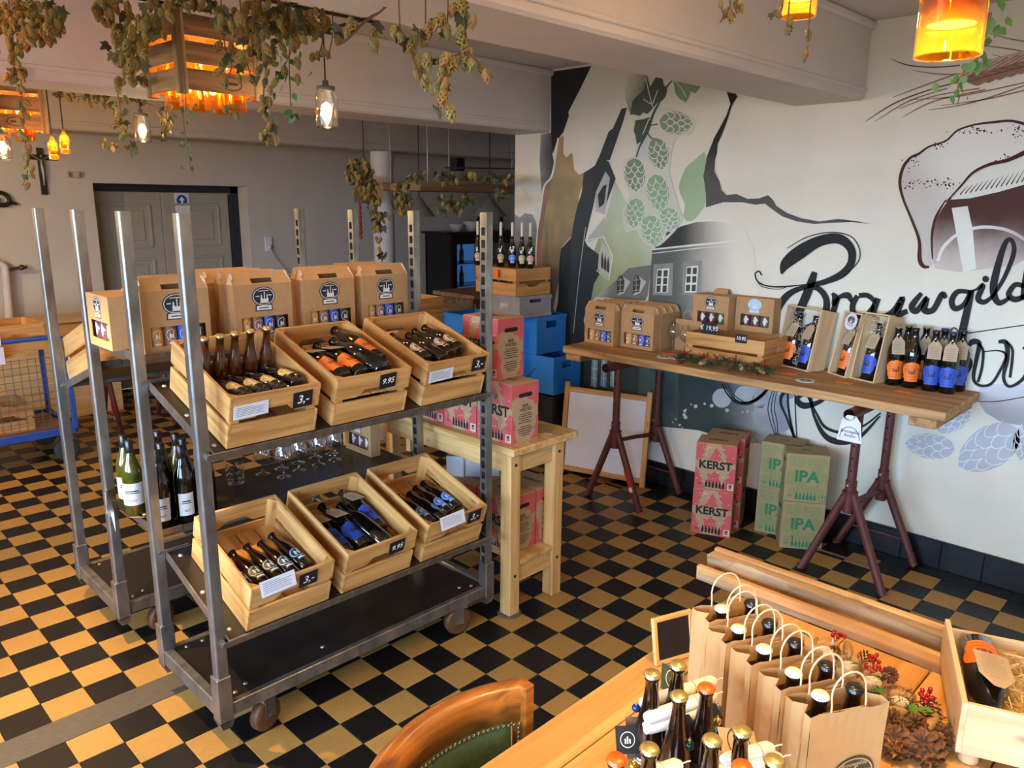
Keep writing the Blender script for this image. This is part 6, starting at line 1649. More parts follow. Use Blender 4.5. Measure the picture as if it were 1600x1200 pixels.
def bauble(lab, px, py, z, r, m):
    p = onz(px, py, z); root = thing('bauble', lab, 'bauble', p, (0, 0, 0), 'small glass baubles on the gift bottles')
    q = MB(); q.sphere((0, 0, 0), r, 16); q.build('ball', m, root)
    q = MB(); q.lathe([(r * .3, r * .92), (r * .3, r * 1.2), (0, r * 1.22)], 8); q.tube([(0, 0, r * 1.2), (.003, 0, r * 1.45), (0, 0, r * 1.6)], .0006, 5); q.build('bauble_cap', M_gold, root)
for lab, px, py, z, r, c, me in (('shiny dark blue bauble left of the candles', 994, 1106, .17, .0085, '24408a', .6), ('matt blue bauble beside the orange-capped bottle', 1121, 1109, .17, .0095, '1f4a7a', .2), ('teal glitter bauble above a gold cap', 1113, 1140, .15, .0095, '2aa79a', .3), ('dark green bauble on a black card', 1077, 1164, .16, .01, '0d3130', .5), ('silver bauble above the dark green one', 1087, 1143, .16, .0085, 'b9b3a2', .9), ('pale gold bauble near the teal one', 1121, 1127, .165, .0085, 'd8b46a', .9), ('gold bauble at the bottom left of the bottle set', 990, 1197, .15, .0095, 'd0a240', .9)):
    bauble(lab, px, py, FT + z, r, mat('bauble_' + c, c, .15, me, var=.05))
def gift_card(lab, px, py, z, w, h, m, rot, deco, m2):
    p = onz(px, py, z); root = thing('gift_card', lab, 'card', p, rot, 'folded gift cards on the bottles')
    q = MB(); q.prism([(-w / 2, 0), (w / 2, 0), (w / 2, h * .72), (w * .18, h), (-w * .18, h), (-w / 2, h * .72)] if deco != 'plain' and deco != 'ring' else [(-w / 2, 0), (w / 2, 0), (w / 2, h), (-w / 2, h)], -.0006, .0006, 0, face_matrix((0, 0, 0), (1, 0, 0), (0, 0, 1)), 1 if deco == 'dots' else 0); q.build('card', [m, M_paper], root)
    q = MB(); F = face_matrix((0, -.0008, 0), (1, 0, 0), (0, 0, 1))
    if deco == 'ring':
        for rad in (.3, .27):
            pass
        for i in range(20):
            a, b_ = 2 * pi * i / 20, 2 * pi * (i + 1) / 20
            q.add([(w * .32 * cos(a), h * .5 + w * .32 * sin(a), 0), (w * .32 * cos(b_), h * .5 + w * .32 * sin(b_), 0), (w * .29 * cos(b_), h * .5 + w * .29 * sin(b_), 0), (w * .29 * cos(a), h * .5 + w * .29 * sin(a), 0)], [(0, 1, 2, 3)], 0, False, F)
        for x_, hh in ((-.1, .3), (0, .42), (.1, .28)): q.add([((x_ - .03) * w, h * .36, 0), ((x_ + .03) * w, h * .36, 0), ((x_ + .03) * w, h * (.36 + hh * .6), 0), ((x_ - .03) * w, h * (.36 + hh * .6), 0)], [(0, 1, 2, 3)], 0, False, F)
        q.build('print', m2, root)
    elif deco == 'dots':
        rr = random.Random(int(px))
        for _ in range(10):
            x_, y_ = rr.uniform(-.35, .35) * w, rr.uniform(.08, .6) * h; q.add([(x_ - .003, y_, 0), (x_ + .003, y_ - .003, 0), (x_ + .004, y_ + .004, 0), (x_ - .001, y_ + .006, 0)], [(0, 1, 2, 3)], 0, False, F)
        q.build('print', m2, root)
M_darkgreen = mat('dark_green_card', '3c4a3c', .6); M_blackcard = mat('black_card', '1d1a18', .6); M_pinkdot = mat('pink_dots', 'd98878', .6)
gift_card('dark green card with a ring badge between the gift bottles', 1050, 1082, FT + .17, .06, .05, M_darkgreen, (-.7, .5, -.5), 'ring', M_cream)
gift_card('black card with pink dots below the silver bauble', 1075, 1190, FT + .1, .05, .085, M_blackcard, (-.35, .0, -.6), 'dots', M_pinkdot)
gift_card('second black dotted card right of the first', 1108, 1170, FT + .11, .045, .085, M_blackcard, (-.35, .0, -1.0), 'dots', M_pinkdot)
gift_card('plain brown card at the left of the gift bottles', 1008, 1185, FT + .08, .07, .075, mat('brown_card', '6b4c37', .7), (-.45, 0, -.75), 'plain', M_cream)
gift_card('kraft card with a ring badge lying by the lone gold-capped bottle', 1160, 1185, FT + .16, .085, .05, M_kraft_tag, (-.9, .35, -.45), 'ring', M_ink)
gift_card('black rounded card with white script at the far left of the bottles', 982, 1178, FT + .1, .045, .05, M_blackcard, (-.5, 0, -.7), 'ring', M_chalk)

# tea lights with cones and berries
TG = Garland('table_garland', 'garland of pine cones, husks and red berries between the tea lights')
M_tin = thin_glass('tealight_glass', (.9, .9, .88), .5)
def tealight():
    root = thing('tea_light', '', 'candle')
    q = MB(); q.lathe([(.0, .002), (.022, .002), (.026, .01), (.029, .03), (.031, .042)], 22); q.build('glass_cup', M_tin, root)
    q = MB(); q.lathe([(0, .006), (.0195, .006), (.0195, .022), (.018, .0235), (0, .0235)], 20); q.tube([(0, 0, .023), (.001, 0, .031)], .0008, 5); q.build('wax', M_wax, root)
    return root
TLP = Proto(tealight)
tl = [onz(1290, 1018, FT + .03), onz(1327, 1042, FT + .03), onz(1364, 1066, FT + .03), onz(1406, 1098, FT + .03)]
for i, p in enumerate(tl): TLP.put(['farthest', 'second', 'third', 'nearest'][i] + ' tea light in a clear glass cup on the table', (p.x, p.y, FT + .012), (0, 0, 0), 'tea lights in glass cups')
q = MB(); a_ = tl[0] + (tl[0] - tl[1]) * .6; b_ = tl[3] + (tl[3] - tl[2]) * 1.6
dr = (b_ - a_).normalized(); nr = Vector((-dr.y, dr.x, 0))
q.prism([((a_ + nr * .035).x, (a_ + nr * .035).y), ((a_ - nr * .035).x, (a_ - nr * .035).y), ((b_ - nr * .04).x, (b_ - nr * .04).y), ((b_ + nr * .04).x, (b_ + nr * .04).y)], FT + .001, FT + .0115); q.build('driftwood_base', M_old, TG.root)
rr = random.Random(21)
for p, sc_, k in ((onz(1398, 1163, FT + .03), 1.25, 0), (onz(1446, 1172, FT + .03), 1.35, 1), (onz(1478, 1158, FT + .03), 1.05, 2), (onz(1452, 1112, FT + .035), .95, 3), (onz(1432, 1135, FT + .04), .8, 4), (onz(1392, 1128, FT + .03), .9, 5), (onz(1390, 1058, FT + .03), .7, 6), (onz(1350, 1030, FT + .03), .6, 7), (onz(1303, 1022, FT + .02), .6, 8)):
    TG.cone(p + Vector((0, 0, .006)), (rr.uniform(.2, .9), rr.uniform(-.5, .5), rr.uniform(0, 6)), sc_ * 1.22)
for i in range(10):
    t = rr.uniform(.45, 1); p = a_.lerp(b_, t) + nr * rr.uniform(-.04, .04); TG.sprig((p.x, p.y, FT + .03), (rr.uniform(-.5, .5), rr.uniform(-.5, .5), rr.uniform(0, 6)), .7, 1 + i % 3)
for k, (px, py) in enumerate(((1305, 992), (1366, 1030), (1450, 1090), (1440, 1085), (1362, 1040))): p = onz(px, py, FT + .06); TG.berries(p, 7, .009, k + 20)
for px, py, a in ((1268, 998, 0), (1350, 1040, 1), (1375, 1075, 2), (1430, 1108, 3.4), (1425, 1118, 5), (1462, 1120, .6)): TG.leafp(onz(px, py, FT + .045), (.3, .2, a), .75)
for px, py, a in ((1395, 1112, .5), (1456, 1128, 1.5), (1325, 1015, 2)): TG.husk(onz(px, py, FT + .035), (1.4, .3, a), 1.0)

# open timber box with a bottle bedded in wood wool
A = onz(1477, 966, .905); B = onz(1504, 1098, .905)
sb = thing('gift_box', 'open pale timber box with wood wool on round feet at the right edge', 'wooden box')
dv = (B - A); yaw = math.atan2(dv.y, dv.x)
L_, Wb, Hb = dv.length, .40, .115
sb.location = (A.x, A.y, .905 - Hb); sb.rotation_euler = (0, 0, yaw)      # local x runs along the left side towards us, local y to the right
t = .011
for n_, cc, dd, mm in (('side_panel', (L_ / 2, t / 2, Hb / 2), (L_, t, Hb), M_box_x), ('side_panel', (L_ / 2, Wb - t / 2, Hb / 2), (L_, t, Hb), M_box_x), ('end_panel', (L_ - t / 2, Wb / 2, Hb / 2), (t, Wb - 2 * t, Hb), M_box_y), ('end_panel', (t / 2, Wb / 2, Hb / 2 - .01), (t, Wb - 2 * t, Hb - .02), M_box_y), ('floor_panel', (L_ / 2, Wb / 2, .005), (L_ - 2 * t, Wb - 2 * t, .008), M_box_x)):
    q = MB(); q.box(cc, dd, bev=.0015); q.build(n_, mm, sb)
for x, y in ((L_ - .03, .03), (.03, .03), (L_ - .03, Wb - .03), (.03, Wb - .03)):
    q = MB(); zf = .905 - Hb - FT - .001; q.lathe([(.018, -zf), (.02, -zf + .003), (.02, 0)], 16); q.build('round_foot', M_box_x, sb, (x, y, 0))
sb.scale = (1, 1, 1)
M_wool2 = mat('golden_wood_wool', 'e3c37e', .8)
o = wool_mesh(31, 620, (L_ / 2 - .03, Wb / 2 - .06, .032), .0009, .07).build('wood_wool', M_wool2, sb, (L_ / 2, Wb / 2 + .03, .068)); o['kind'] = 'stuff'
Mx = Matrix.Translation(sb.location) @ Matrix.Rotation(yaw, 4, 'Z')
bp = Mx @ Vector((.035, .068, .07))
Rb = Matrix.Rotation(yaw, 3, 'Z') @ Matrix.Rotation(pi / 2, 3, 'Y') @ Matrix.Rotation(-pi / 2, 3, 'Z') @ Matrix.Rotation(pi, 3, 'Z')
# the orange label looks up out of the box: local -y must point to +z
Rb = Matrix((tuple((Mx.to_3x3() @ Vector((0, 1, 0)))), tuple(-Vector((0, 0, 1))), tuple((Mx.to_3x3() @ Vector((1, 0, 0)))))).transposed()
if Rb.determinant() < 0: Rb = Matrix((tuple(-(Mx.to_3x3() @ Vector((0, 1, 0)))), tuple(-Vector((0, 0, 1))), tuple((Mx.to_3x3() @ Vector((1, 0, 0)))))).transposed()
bottle('orange', 'orange-labelled bottle bedded in the open box at the right edge', bp, Rb.to_euler(), 'large bottles in the timber boxes')
kt = thing('large_hang_tag', 'large kraft information tag lying on the bottle in the open box', 'tag', Mx @ Vector((.19, .078, .114)), (0, .12, yaw + pi / 2))
q = MB(); q.prism([(-.034, .06), (-.034, -.035), (-.01, -.075), (.01, -.075), (.034, -.035), (.034, .06)], -.0006, .0006)
for i in range(11): ww = .024 * (.6 if i in (0, 3, 10) else 1); q.add([(-ww, .05 - i * .009, .0009), (-ww, .0485 - i * .009, .0009), (ww, .0485 - i * .009, .0009), (ww, .05 - i * .009, .0009)], [(0, 1, 2, 3)], 1)
q.build('card', [M_kraft_tag, M_print], kt)

# ================================================================ armchair pulled up to the foreground table
M_chair = wood('varnished_oak', 'a8621f', '6d3a10', 'x', .3, 1.2, False, .05, .3); M_leather = mat('green_leather', '42512f', .45, var=.25, scale=90, bump=.3); M_nail = mat('brass_nail', '8d7c55', .3, .8)
ch = thing('armchair', 'varnished oak armchair with a green leather back studded with brass nails', 'chair', (0, 0, 0))
arc = smoothpath([(-1.285, -1.015), (-1.37, -.972), (-1.47, -.955), (-1.57, -.965), (-1.67, -1.005), (-1.76, -1.08), (-1.81, -1.17)], 6)
cz_ = sum(p[0] for p in arc) / len(arc), -1.25
def sweep(prof, path):      # prof: list of (outward offset, z)
    q = MB(); n = len(prof); vs = []; fs = []
    for i, (x, y) in enumerate(path):
        a = Vector(path[min(i + 1, len(path) - 1)]) - Vector(path[max(i - 1, 0)]); nn = Vector((a.y, -a.x)).normalized()
        if nn.dot(Vector((x - cz_[0], y - cz_[1]))) < 0: nn = -nn
        for o_, z in prof: vs.append((x + nn.x * o_, y + nn.y * o_, z))
    for i in range(len(path) - 1):
        for j in range(n): fs.append((i * n + j, i * n + (j + 1) % n, (i + 1) * n + (j + 1) % n, (i + 1) * n + j))
    fs += [tuple(range(n))[::-1], tuple(range((len(path) - 1) * n, len(path) * n))]
    q.add(vs, fs, 0, True); return q
ZR = .852
sweep([(-.016, ZR - .085), (.02, ZR - .085), (.026, ZR - .02), (.02, ZR - .004), (.008, ZR), (-.008, ZR - .003), (-.018, ZR - .012)], arc).build('top_rail', M_chair, ch)
pad = [p for p in arc if p[0] < -1.318 and p[0] > -1.78]
sweep([(-.012, ZR - .26), (.006, ZR - .26), (.006, ZR - .082), (-.006, ZR - .078), (-.017, ZR - .09), (-.024, ZR - .15), (-.02, ZR - .23)], pad).build('leather_back', M_leather, ch)
nm = MB(); nm.sphere((0, 0, 0), .0052, 8, 0, None, (1, .7, 1)); no_ = None
def nail(x, y, z):
    global no_
    if no_ is None: no_ = o = nm.build('brass_nail', M_nail, ch)
    else: o = link('brass_nail', no_.data, ch)
    o.location = (x, y, z)
def inner(i, off):
    x, y = arc[i]; a = Vector(arc[min(i + 1, len(arc) - 1)]) - Vector(arc[max(i - 1, 0)]); nn = Vector((a.y, -a.x)).normalized()
    if nn.dot(Vector((x - cz_[0], y - cz_[1]))) < 0: nn = -nn
    return (x + nn.x * off, y + nn.y * off)
tot = 0; prev = None; last = None
dense = []
for i in range(len(arc) - 1):
    for k in range(8): t_ = k / 8; dense.append((Vector(inner(i, -.02)) * (1 - t_) + Vector(inner(i + 1, -.02)) * t_))
acc = 0.0
for i in range(1, len(dense)):
    acc += (dense[i] - dense[i - 1]).length
    if acc > .0108 and dense[i].x < -1.312 and dense[i].x > -1.78: nail(dense[i].x, dense[i].y, ZR - .09); acc = 0
for k in range(12): p = min(dense, key=lambda v: abs(v.x + 1.315)); nail(p.x, p.y, ZR - .1 - k * .0115)
q = MB(); q.box((-1.293, -1.012, ZR / 2), (.032, .042, ZR - .004), bev=.004); q.build('back_post', M_chair, ch)
q = MB(); q.box((-1.805, -1.16, ZR / 2), (.032, .042, ZR - .01), bev=.004); q.build('back_post', M_chair, ch)
q = MB(); q.box((-1.55, -1.25, .44), (.50, .46, .06), bev=.02); q.build('seat', M_leather, ch)
for x, y in ((-1.33, -1.46), (-1.77, -1.46)):
    q = MB(); q.box((x, y, .205), (.04, .04, .41), bev=.004); q.build('leg', M_chair, ch)
q = MB(); q.box((-1.55, -1.03, .4), (.46, .03, .06)); q.build('seat_rail', M_chair, ch)
# ================================================================ background: cart, pipes, wall pieces
YBW = YB - .001
M_blue = mat('blue_cart_paint', '2a4f9a', .4, var=.1); M_wire = mat('wire_mesh', '77797c', .4, .7)
ct = thing('mesh_cart', 'blue flatbed cart with a wire mesh side at the far left', 'cart', (0, 0, 0))
CX0, CX1, CY0, CY1, CZ = -2.35, -.76, 4.06, 4.72, .24
q = MB(); q.box(((CX0 + CX1) / 2, (CY0 + CY1) / 2, CZ), (CX1 - CX0 - .06, CY1 - CY0 - .04, .02)); q.build('deck', wood('cart_deck', 'a0704a', '6d4526', 'x', .6), ct)
for y in (CY0, CY1):
    q = MB(); q.box(((CX0 + CX1) / 2, y, CZ), (CX1 - CX0, .035, .055), bev=.004); q.build('side_rail', M_blue, ct)
for x in (CX0, CX1):
    q = MB(); q.box((x, (CY0 + CY1) / 2, CZ), (.035, CY1 - CY0, .055), bev=.004); q.build('end_rail', M_blue, ct)
    for y in (CY0, CY1):
        q = MB(); q.box((x, y, .57), (.032, .032, .65), bev=.004); q.build('corner_post', M_blue, ct)
ZT = .93
for y in (CY0, CY1):
    q = MB(); q.tube([(CX0, y, .88)] + [(CX0 + .03, y, ZT), (CX1 - .06, y, ZT), (CX1 - .015, y, ZT - .02), (CX1, y, .87)], .017, 10); q.build('hand_rail', M_blue, ct)
for i in range(22):
    x = CX1 - .05 - i * .05
    q = MB(); q.tube([(x, CY0, .28), (x, CY0, .80)], .0022, 4); q.build('mesh_wire', M_wire, ct)
for i in range(11):
    q = MB(); q.tube([(CX0, CY0, .29 + i * .05), (CX1, CY0, .29 + i * .05)], .0022, 4); q.build('mesh_wire', M_wire, ct)
for x in (CX0 + .2, CX1 - .06):
    for y in (CY0 + .06, CY1 - .06):
        q = MB(); q.lathe([(.02, -.018), (.075, -.018), (.085, -.012), (.085, .012), (.075, .018), (.02, .018)], 20, 0, TR((x, y, .085), (pi / 2, 0, 0))); q.box((x, y, .18), (.07, .06, .07)); q.build('wheel', mat('grey_tyre', '3a3836', .7), ct)
q = MB(); q.box((CX1 - .06, CY0 - .019, CZ + .005), (.05, .002, .03)); q.build('label_plate', M_paper, ct)
q = MB(); q.box(((CX0 + CX1) / 2 - .1, CY0 + .3, .82), (1.3, .5, .03)); q.build('upper_board', M_pine_x, ct)
CRATE_LOW.put('wooden crate on the cart behind the hand rail, seen end-on', (-1.02, CY0 + .08, .836), (0, 0, 0), 'crates on the cart')
CRATE_LOW.put('second wooden crate on the cart, farther left', (-1.42, CY0 + .1, .836), (0, 0, .05), 'crates on the cart')
CRATE_LOW.put('wooden crate standing on the cart deck inside the mesh', (-1.15, CY0 + .12, .252), (0, 0, .0), 'crates on the cart')
CRATE_LOW.put('wooden crate at the left of the cart deck inside the mesh', (-1.6, CY0 + .12, .252), (0, 0, .0), 'crates on the cart')
BAGK.put('kraft carrier bag with white handles standing on the cart', (-1.2, CY0 + .35, .836), (0, 0, .1), 'kraft carrier bags')
CARR.put('white paper carrier standing at the left end of the cart', (-1.5, CY0 + .45, .836), (0, 0, .1), 'white paper carriers')
q = MB(); put_logo(q, face_matrix((0, -.001, .0), (1, 0, 0), (0, 0, 1)), .085); bc = thing('badge_card', 'white card with a dark badge hanging on the cart rail', 'card', (-1.22, CY0 - .025, ZT + .02)); q.build('badge', [M_navy, M_cream], bc)
q = MB(); q.box((0, .0005, .0), (.13, .001, .08)); q.build('card', M_paper, bc)
q = MB(); q.box((0, 0, 0), (.11, .001, .12)); pc = thing('paper_sheet', 'blank white sheet hanging from the cart rail', 'paper', (-1.2, CY0 - .022, ZT - .09)); q.build('sheet', M_paper, pc)
ch2 = thing('timber_chest', 'plain timber chest standing against the far wall behind the cart', 'chest', (-.45, 5.55, 0))
q = MB(); q.box((0, 0, .42), (.9, .42, .84), bev=.004); q.build('chest_body', M_box_x, ch2)
q = MB(); q.box((0, 0, .855), (.94, .46, .03), bev=.004); q.build('chest_lid', M_box_x, ch2)
t3 = clone(t2, (-1.72, 4.72, 0), (0, 0, 0), 'red-brown trestle standing on the floor behind the cart', 'adjustable steel trestles under the plank table')
t3.location = (-1.72, 4.72, 0)
# wooden stool legs glimpsed behind the trolleys
# heating pipes by the left edge
hp = thing('heating_pipe', 'white heating pipe with a valve on the far wall at the left edge', 'pipe', (0, 0, 0))
pa, pb_ = ony(6, 410, YB - .09), ony(16, 520, YB - .09)
q = MB(); q.tube([(pa.x - .3, YB - .09, pa.z), (pa.x - .04, YB - .09, pa.z), (pa.x + .0, YB - .09, pa.z - .03), (pb_.x - .02, YB - .09, .1)], .035, 12); q.build('pipe', mat('pipe_white', 'd3cfc8', .4), hp)
q = MB(); q.tube([(pa.x + .02, YB - .09, pa.z - .06), (pa.x + .17, YB - .09, pa.z - .05)], .014, 8); q.sphere((pa.x + .13, YB - .09, pa.z - .05), .026, 10); q.build('valve', mat('valve_bronze', '5a3a28', .4, .4), hp)
# crucifix
cr = ony(65, 268, YBW)
cx = thing('crucifix', 'dark wooden crucifix with a pale figure on the far wall', 'crucifix', (cr.x, YBW - .012, cr.z))
hv = (ony(65, 232, YBW).z - ony(65, 305, YBW).z); hw_ = ony(90, 246, YBW).x - ony(37, 246, YBW).x; zc_ = ony(65, 246, YBW).z - cr.z
M_dw = mat('dark_walnut', '2c1a12', .5)
q = MB(); q.box((0, 0, 0), (.05, .022, hv), bev=.003); q.build('upright', M_dw, cx)
q = MB(); q.box((0, -.002, zc_), (hw_, .02, .045), bev=.003); q.build('crossbar', M_dw, cx)
q = MB(); q.tube([(0, -.022, zc_ - .02), (0, -.026, zc_ - .08), (.005, -.024, zc_ - .15), (0, -.022, zc_ - .24)], [.012, .018, .014, .007], 8); q.sphere((0, -.03, zc_ + .008), .014, 8)
for s_ in (-1, 1): q.tube([(s_ * .01, -.022, zc_ - .025), (s_ * .05, -.02, zc_ + .005), (s_ * .085, -.018, zc_ + .02)], .006, 6)
q.build('corpus', mat('pewter', '8d8a84', .4, .5), cx)
wbx = ony(113, 273, YBW); q = MB(); q.box((0, 0, 0), (.1, .05, .06), bev=.006); o = thing('wall_box', 'small beige sensor box on the far wall left of the door', 'box', (wbx.x, YBW - .025, wbx.z)); q.build('housing', mat('beige_plastic', 'bfae96', .5), o)
q = MB(); q.box((-.03, -.027, 0), (.03, .005, .04)); q.build('lens', mat('smoked_plastic', '6c6258', .4), o)
orn = ony(3, 313, YBW); o = thing('wall_ornament', 'dark scrolled ornament on the far wall at the left edge', 'ornament', (orn.x, YBW - .02, orn.z))
q = MB(); q.tube(smoothpath([(-.12, 0, .04), (-.05, -.01, .07), (.02, -.01, .05), (.05, -.01, 0), (.02, -.01, -.04), (-.04, -.01, -.03), (-.03, -.01, .02)], 6), .018, 8); q.tube([(-.06, -.01, -.05), (.07, -.01, -.02), (.1, -.01, -.03)], .014, 6); q.build('scroll', mat('dark_bronze', '3a3020', .4, .6), o)
so_ = ony(419, 381, YBW); o = thing('wall_socket', 'white wall socket with a cable right of the door', 'socket', (so_.x, YBW - .01, so_.z))
q = MB(); q.box((0, 0, 0), (.085, .02, .16), bev=.006); q.build('plate', M_paper, o)
e2 = ony(470, 455, YBW); q = MB(); q.tube(smoothpath([(0, -.03, -.03), (.0, -.05, -.08), (.08, -.04, -.2), (.2, -.04, -.33), (.33, -.04, -.38)], 6), .007, 6); q.lathe([(.02, 0), (.02, .03), (0, .03)], 10, 0, TR((0, -.01, -.03), (pi / 2, 0, 0))); q.build('cable', mat('white_cable', 'c9c7c2', .5), o)

# ---------------------------------------------------------------- bar at the back right
M_bar = wood('bar_timber', '7d5f40', '4e3823', 'x', .6)
bx0 = 2.35; BY = 3.35
bar = thing('bar_counter', 'dark timber bar counter at the back, beyond the mural wall', 'counter', (0, 0, 0))
q = MB(); q.box((3.9, BY + .25, .5), (2.7, .46, 1.0)); q.build('counter_front', M_bar, bar)
q = MB(); q.box((3.9, BY + .22, 1.02), (2.85, .6, .04), bev=.004); q.build('counter_top', wood('bar_top', '9a774e', '6d4f30', 'x', .45), bar)
for i in range(8):
    q = MB(); q.box((2.72 + i * .34, BY + .012, .52), (.3, .02, .86), bev=.006); q.build('front_panel', M_bar, bar)
# low table of stacked crates in front of the bar
pg = thing('crate_bench', 'low timber bench below the stacked crates near the bar', 'bench', (1.6, 2.75, 0))
q = MB(); q.box((0, 0, .42), (1.0, .5, .04), bev=.004); q.build('bench_top', M_box_x, pg)
for x in (-.45, .45):
    for y in (-.2, .2): q = MB(); q.box((x, y, .2), (.05, .05, .4)); q.build('leg', M_box_z, pg)
def put_cr(px, py, y, z, lab, rz=0): p = ony(px, py, y); CRATE_LOW.put(lab, (p.x, y, z), (0, 0, rz), 'crates near the bar')
cxm = ony(665, 480, 2.6).x
CRATE_LOW.put('lower crate of the stack near the bar, behind the gift cartons', (cxm, 2.55, .441), (0, 0, pi / 2), 'crates near the bar'); CRATE_LOW.put('second crate of the stack near the bar', (cxm, 2.55, .63), (0, 0, pi / 2 + .03), 'crates near the bar'); CRATE_LOW.put('third crate of the stack near the bar', (cxm + .02, 2.55, .819), (0, 0, pi / 2 - .02), 'crates near the bar')
CRATE_LOW.put('top crate of the stack near the bar', (cxm, 2.55, 1.008), (0, 0, pi / 2), 'crates near the bar')
CRATE_LOW.put('single crate right of the stack near the bar', (cxm + .5, 2.62, .441), (0, 0, pi / 2), 'crates near the bar')
BAGK.put('kraft carrier bag standing on the bar crates', (cxm + .32, 2.62, .63), (0, 0, 0), 'kraft carrier bags')
# fridge
FYY = 5.2; f0, f1 = ony(706, 366, FYY), ony(800, 366, FYY)
FW = 1.1; FH = f0.z
fr = thing('bottle_fridge', 'black glass-door bottle fridge glowing blue at the back of the bar', 'fridge', (f0.x, FYY, 0))
M_fk = mat('fridge_black', '15161a', .35)
q = MB()
q.box((FW / 2, .5, FH / 2), (FW, .03, FH)); q.box((.02, .25, FH / 2), (.04, .5, FH)); q.box((FW - .02, .25, FH / 2), (.04, .5, FH)); q.box((FW / 2, .25, FH - .04), (FW - .08, .5, .08)); q.box((FW / 2, .25, .06), (FW - .08, .5, .12))
q.build('cabinet', M_fk, fr)
for x in (0, FW / 2):
    for cc, dd in (((x + .035, 0, FH / 2), (.07, .03, FH - .1)), ((x + FW / 2 - .035, 0, FH / 2), (.07, .03, FH - .1)), ((x + FW / 4, 0, FH - .09), (FW / 2 - .14, .03, .07)), ((x + FW / 4, 0, .1), (FW / 2 - .14, .03, .08))):
        q = MB(); q.box(cc, dd); q.build('door_frame', M_fk, fr)
    q = MB(); q.box((x + FW / 4, .0, FH / 2), (FW / 2 - .14, .006, FH - .24)); q.build('glass_pane', thin_glass('fridge_glass', (.75, .88, 1.0), .1), fr)
for k in range(4):
    q = MB(); q.box((FW / 2, .25, .3 + k * .28), (FW - .1, .4, .01)); q.build('wire_shelf', M_galv, fr)
q = MB(); q.box((FW / 2, .47, FH * .6), (FW - .1, .005, FH * .75)); q.build('light_panel', glow('fridge_glow', (.12, .38, .8), .35), fr)
for i, lab in enumerate(('left bottle on the top shelf of the blue-lit fridge', 'second bottle on the top shelf of the blue-lit fridge', 'left bottle on the middle shelf of the blue-lit fridge', 'second bottle on the middle shelf of the blue-lit fridge')):
    bottle('bar', lab, (f0.x + .17 + .16 * (i % 2), FYY + .2, (1.146, .866)[i // 2]), (0, 0, .4), 'bottles in the fridge')
bs = thing('bar_shelf_board', 'dark board over the fridge carrying bowls and bottles', 'shelf', (f0.x - .05, FYY - .03, FH + .001)); q = MB(); q.box((.75, .25, .012), (1.6, .5, .024)); q.build('board', M_fk, bs)
def bowl(lab, px, r, h):
    p = ony(px, 360, FYY + .15); o = thing('mixing_bowl', lab, 'bowl', (p.x, FYY + .15, FH + .026), (0, 0, 0), 'white bowls over the fridge')
    q = MB(); q.lathe([(0, .004), (r * .55, .002), (r * .8, h * .35), (r, h), (r * .96, h), (r * .76, h * .38), (r * .5, .012), (0, .012)], 20); q.build('bowl_wall', mat('white_ceramic', 'cfcdc4', .3), o)
    q = MB(); q.lathe([(r * .5, 0), (r * .5, .005)], 16); q.build('foot_ring', mat('white_ceramic', 'cfcdc4', .3), o)
bowl('white bowl at the left over the fridge', 713, .1, .09); bowl('taller white bowl next to it over the fridge', 736, .11, .12)
for i, px in enumerate((748, 754, 783)):
    p = ony(px, 360, FYY + .18); bottle('bar', ['left', 'middle', 'right'][i] + ' dark bottle standing beside the bowls over the fridge', (p.x, FYY + .18, FH + .026), (0, 0, 0), 'bottles over the fridge')
# hanging timber rack over the bar with cone lamps
RYY = 3.55
ra, rb_ = ony(652, 291, RYY), ony(860, 289, RYY)
rk = thing('hanging_rack', 'timber rack hanging over the bar, wound with dry hops', 'rack', (0, 0, 0))
M_rk = wood('rack_timber', 'a98a5e', '7d6140', 'x', .65)
for dy in (0, .55):
    q = MB(); q.box(((ra.x + rb_.x + .6) / 2, RYY + dy, ra.z), (rb_.x - ra.x + .6, .07, .075), bev=.004); q.build('long_beam', M_rk, rk)
for x in (ra.x + .12, rb_.x + .2):
    q = MB(); q.box((x, RYY + .275, ra.z), (.07, .48, .07), bev=.004); q.build('cross_beam', M_rk, rk)
    for dy in (0, .55):
        q = MB(); q.tube([(x, RYY + dy, ra.z + .03), (x, RYY + dy, ZC)], .005, 6); q.build('hanger', M_galv, rk)
def cone_lamp(lab, px, y):
    p = ony(px, 310, y); o = thing('cone_lamp', lab, 'lamp', (p.x, y, ony(px, 338, y).z), (0, 0, 0), 'grey cone pendant lamps over the bar')
    h = ony(px, 308, y).z - ony(px, 338, y).z; r = (ony(px + 26, 335, y).x - ony(px - 26, 335, y).x) / 2 * .75
    q = MB(); q.lathe([(r, 0), (r * .1, h), (r * .08, h), (r * .97, 0)], 28); q.build('shade', mat('grey_enamel', '8b8b84', .4, .2), o)
    q = MB(); q.tube([(0, 0, h), (0, 0, ZC - o.location.z)], .005, 6); q.build('cord', M_ink, o)
cone_lamp('left grey cone lamp hanging over the bar', 655, RYY + .4); cone_lamp('right grey cone lamp hanging over the bar', 765, RYY + .1)
gr = thing('hanging_glass_rail', 'rail with upside-down glasses hanging above the bar', 'rail', (0, 0, 0))
ga, gb = ony(695, 262, 3.7), ony(800, 262, 3.7)
q = MB(); q.tube([(ga.x, 3.7, ga.z), (gb.x + .4, 3.7, gb.z)], .008, 6); q.tube([(ga.x + .05, 3.7, ga.z), (ga.x + .05, 3.7, ZC)], .004, 5); q.tube([(gb.x, 3.7, ga.z), (gb.x, 3.7, ZC)], .004, 5); q.build('rail', M_galv, gr)
q = MB(); q.box((ony(720, 255, 3.7).x, 3.75, ony(720, 257, 3.7).z), (.1, .1, .12)); q.build('spotlight', M_fk, gr)
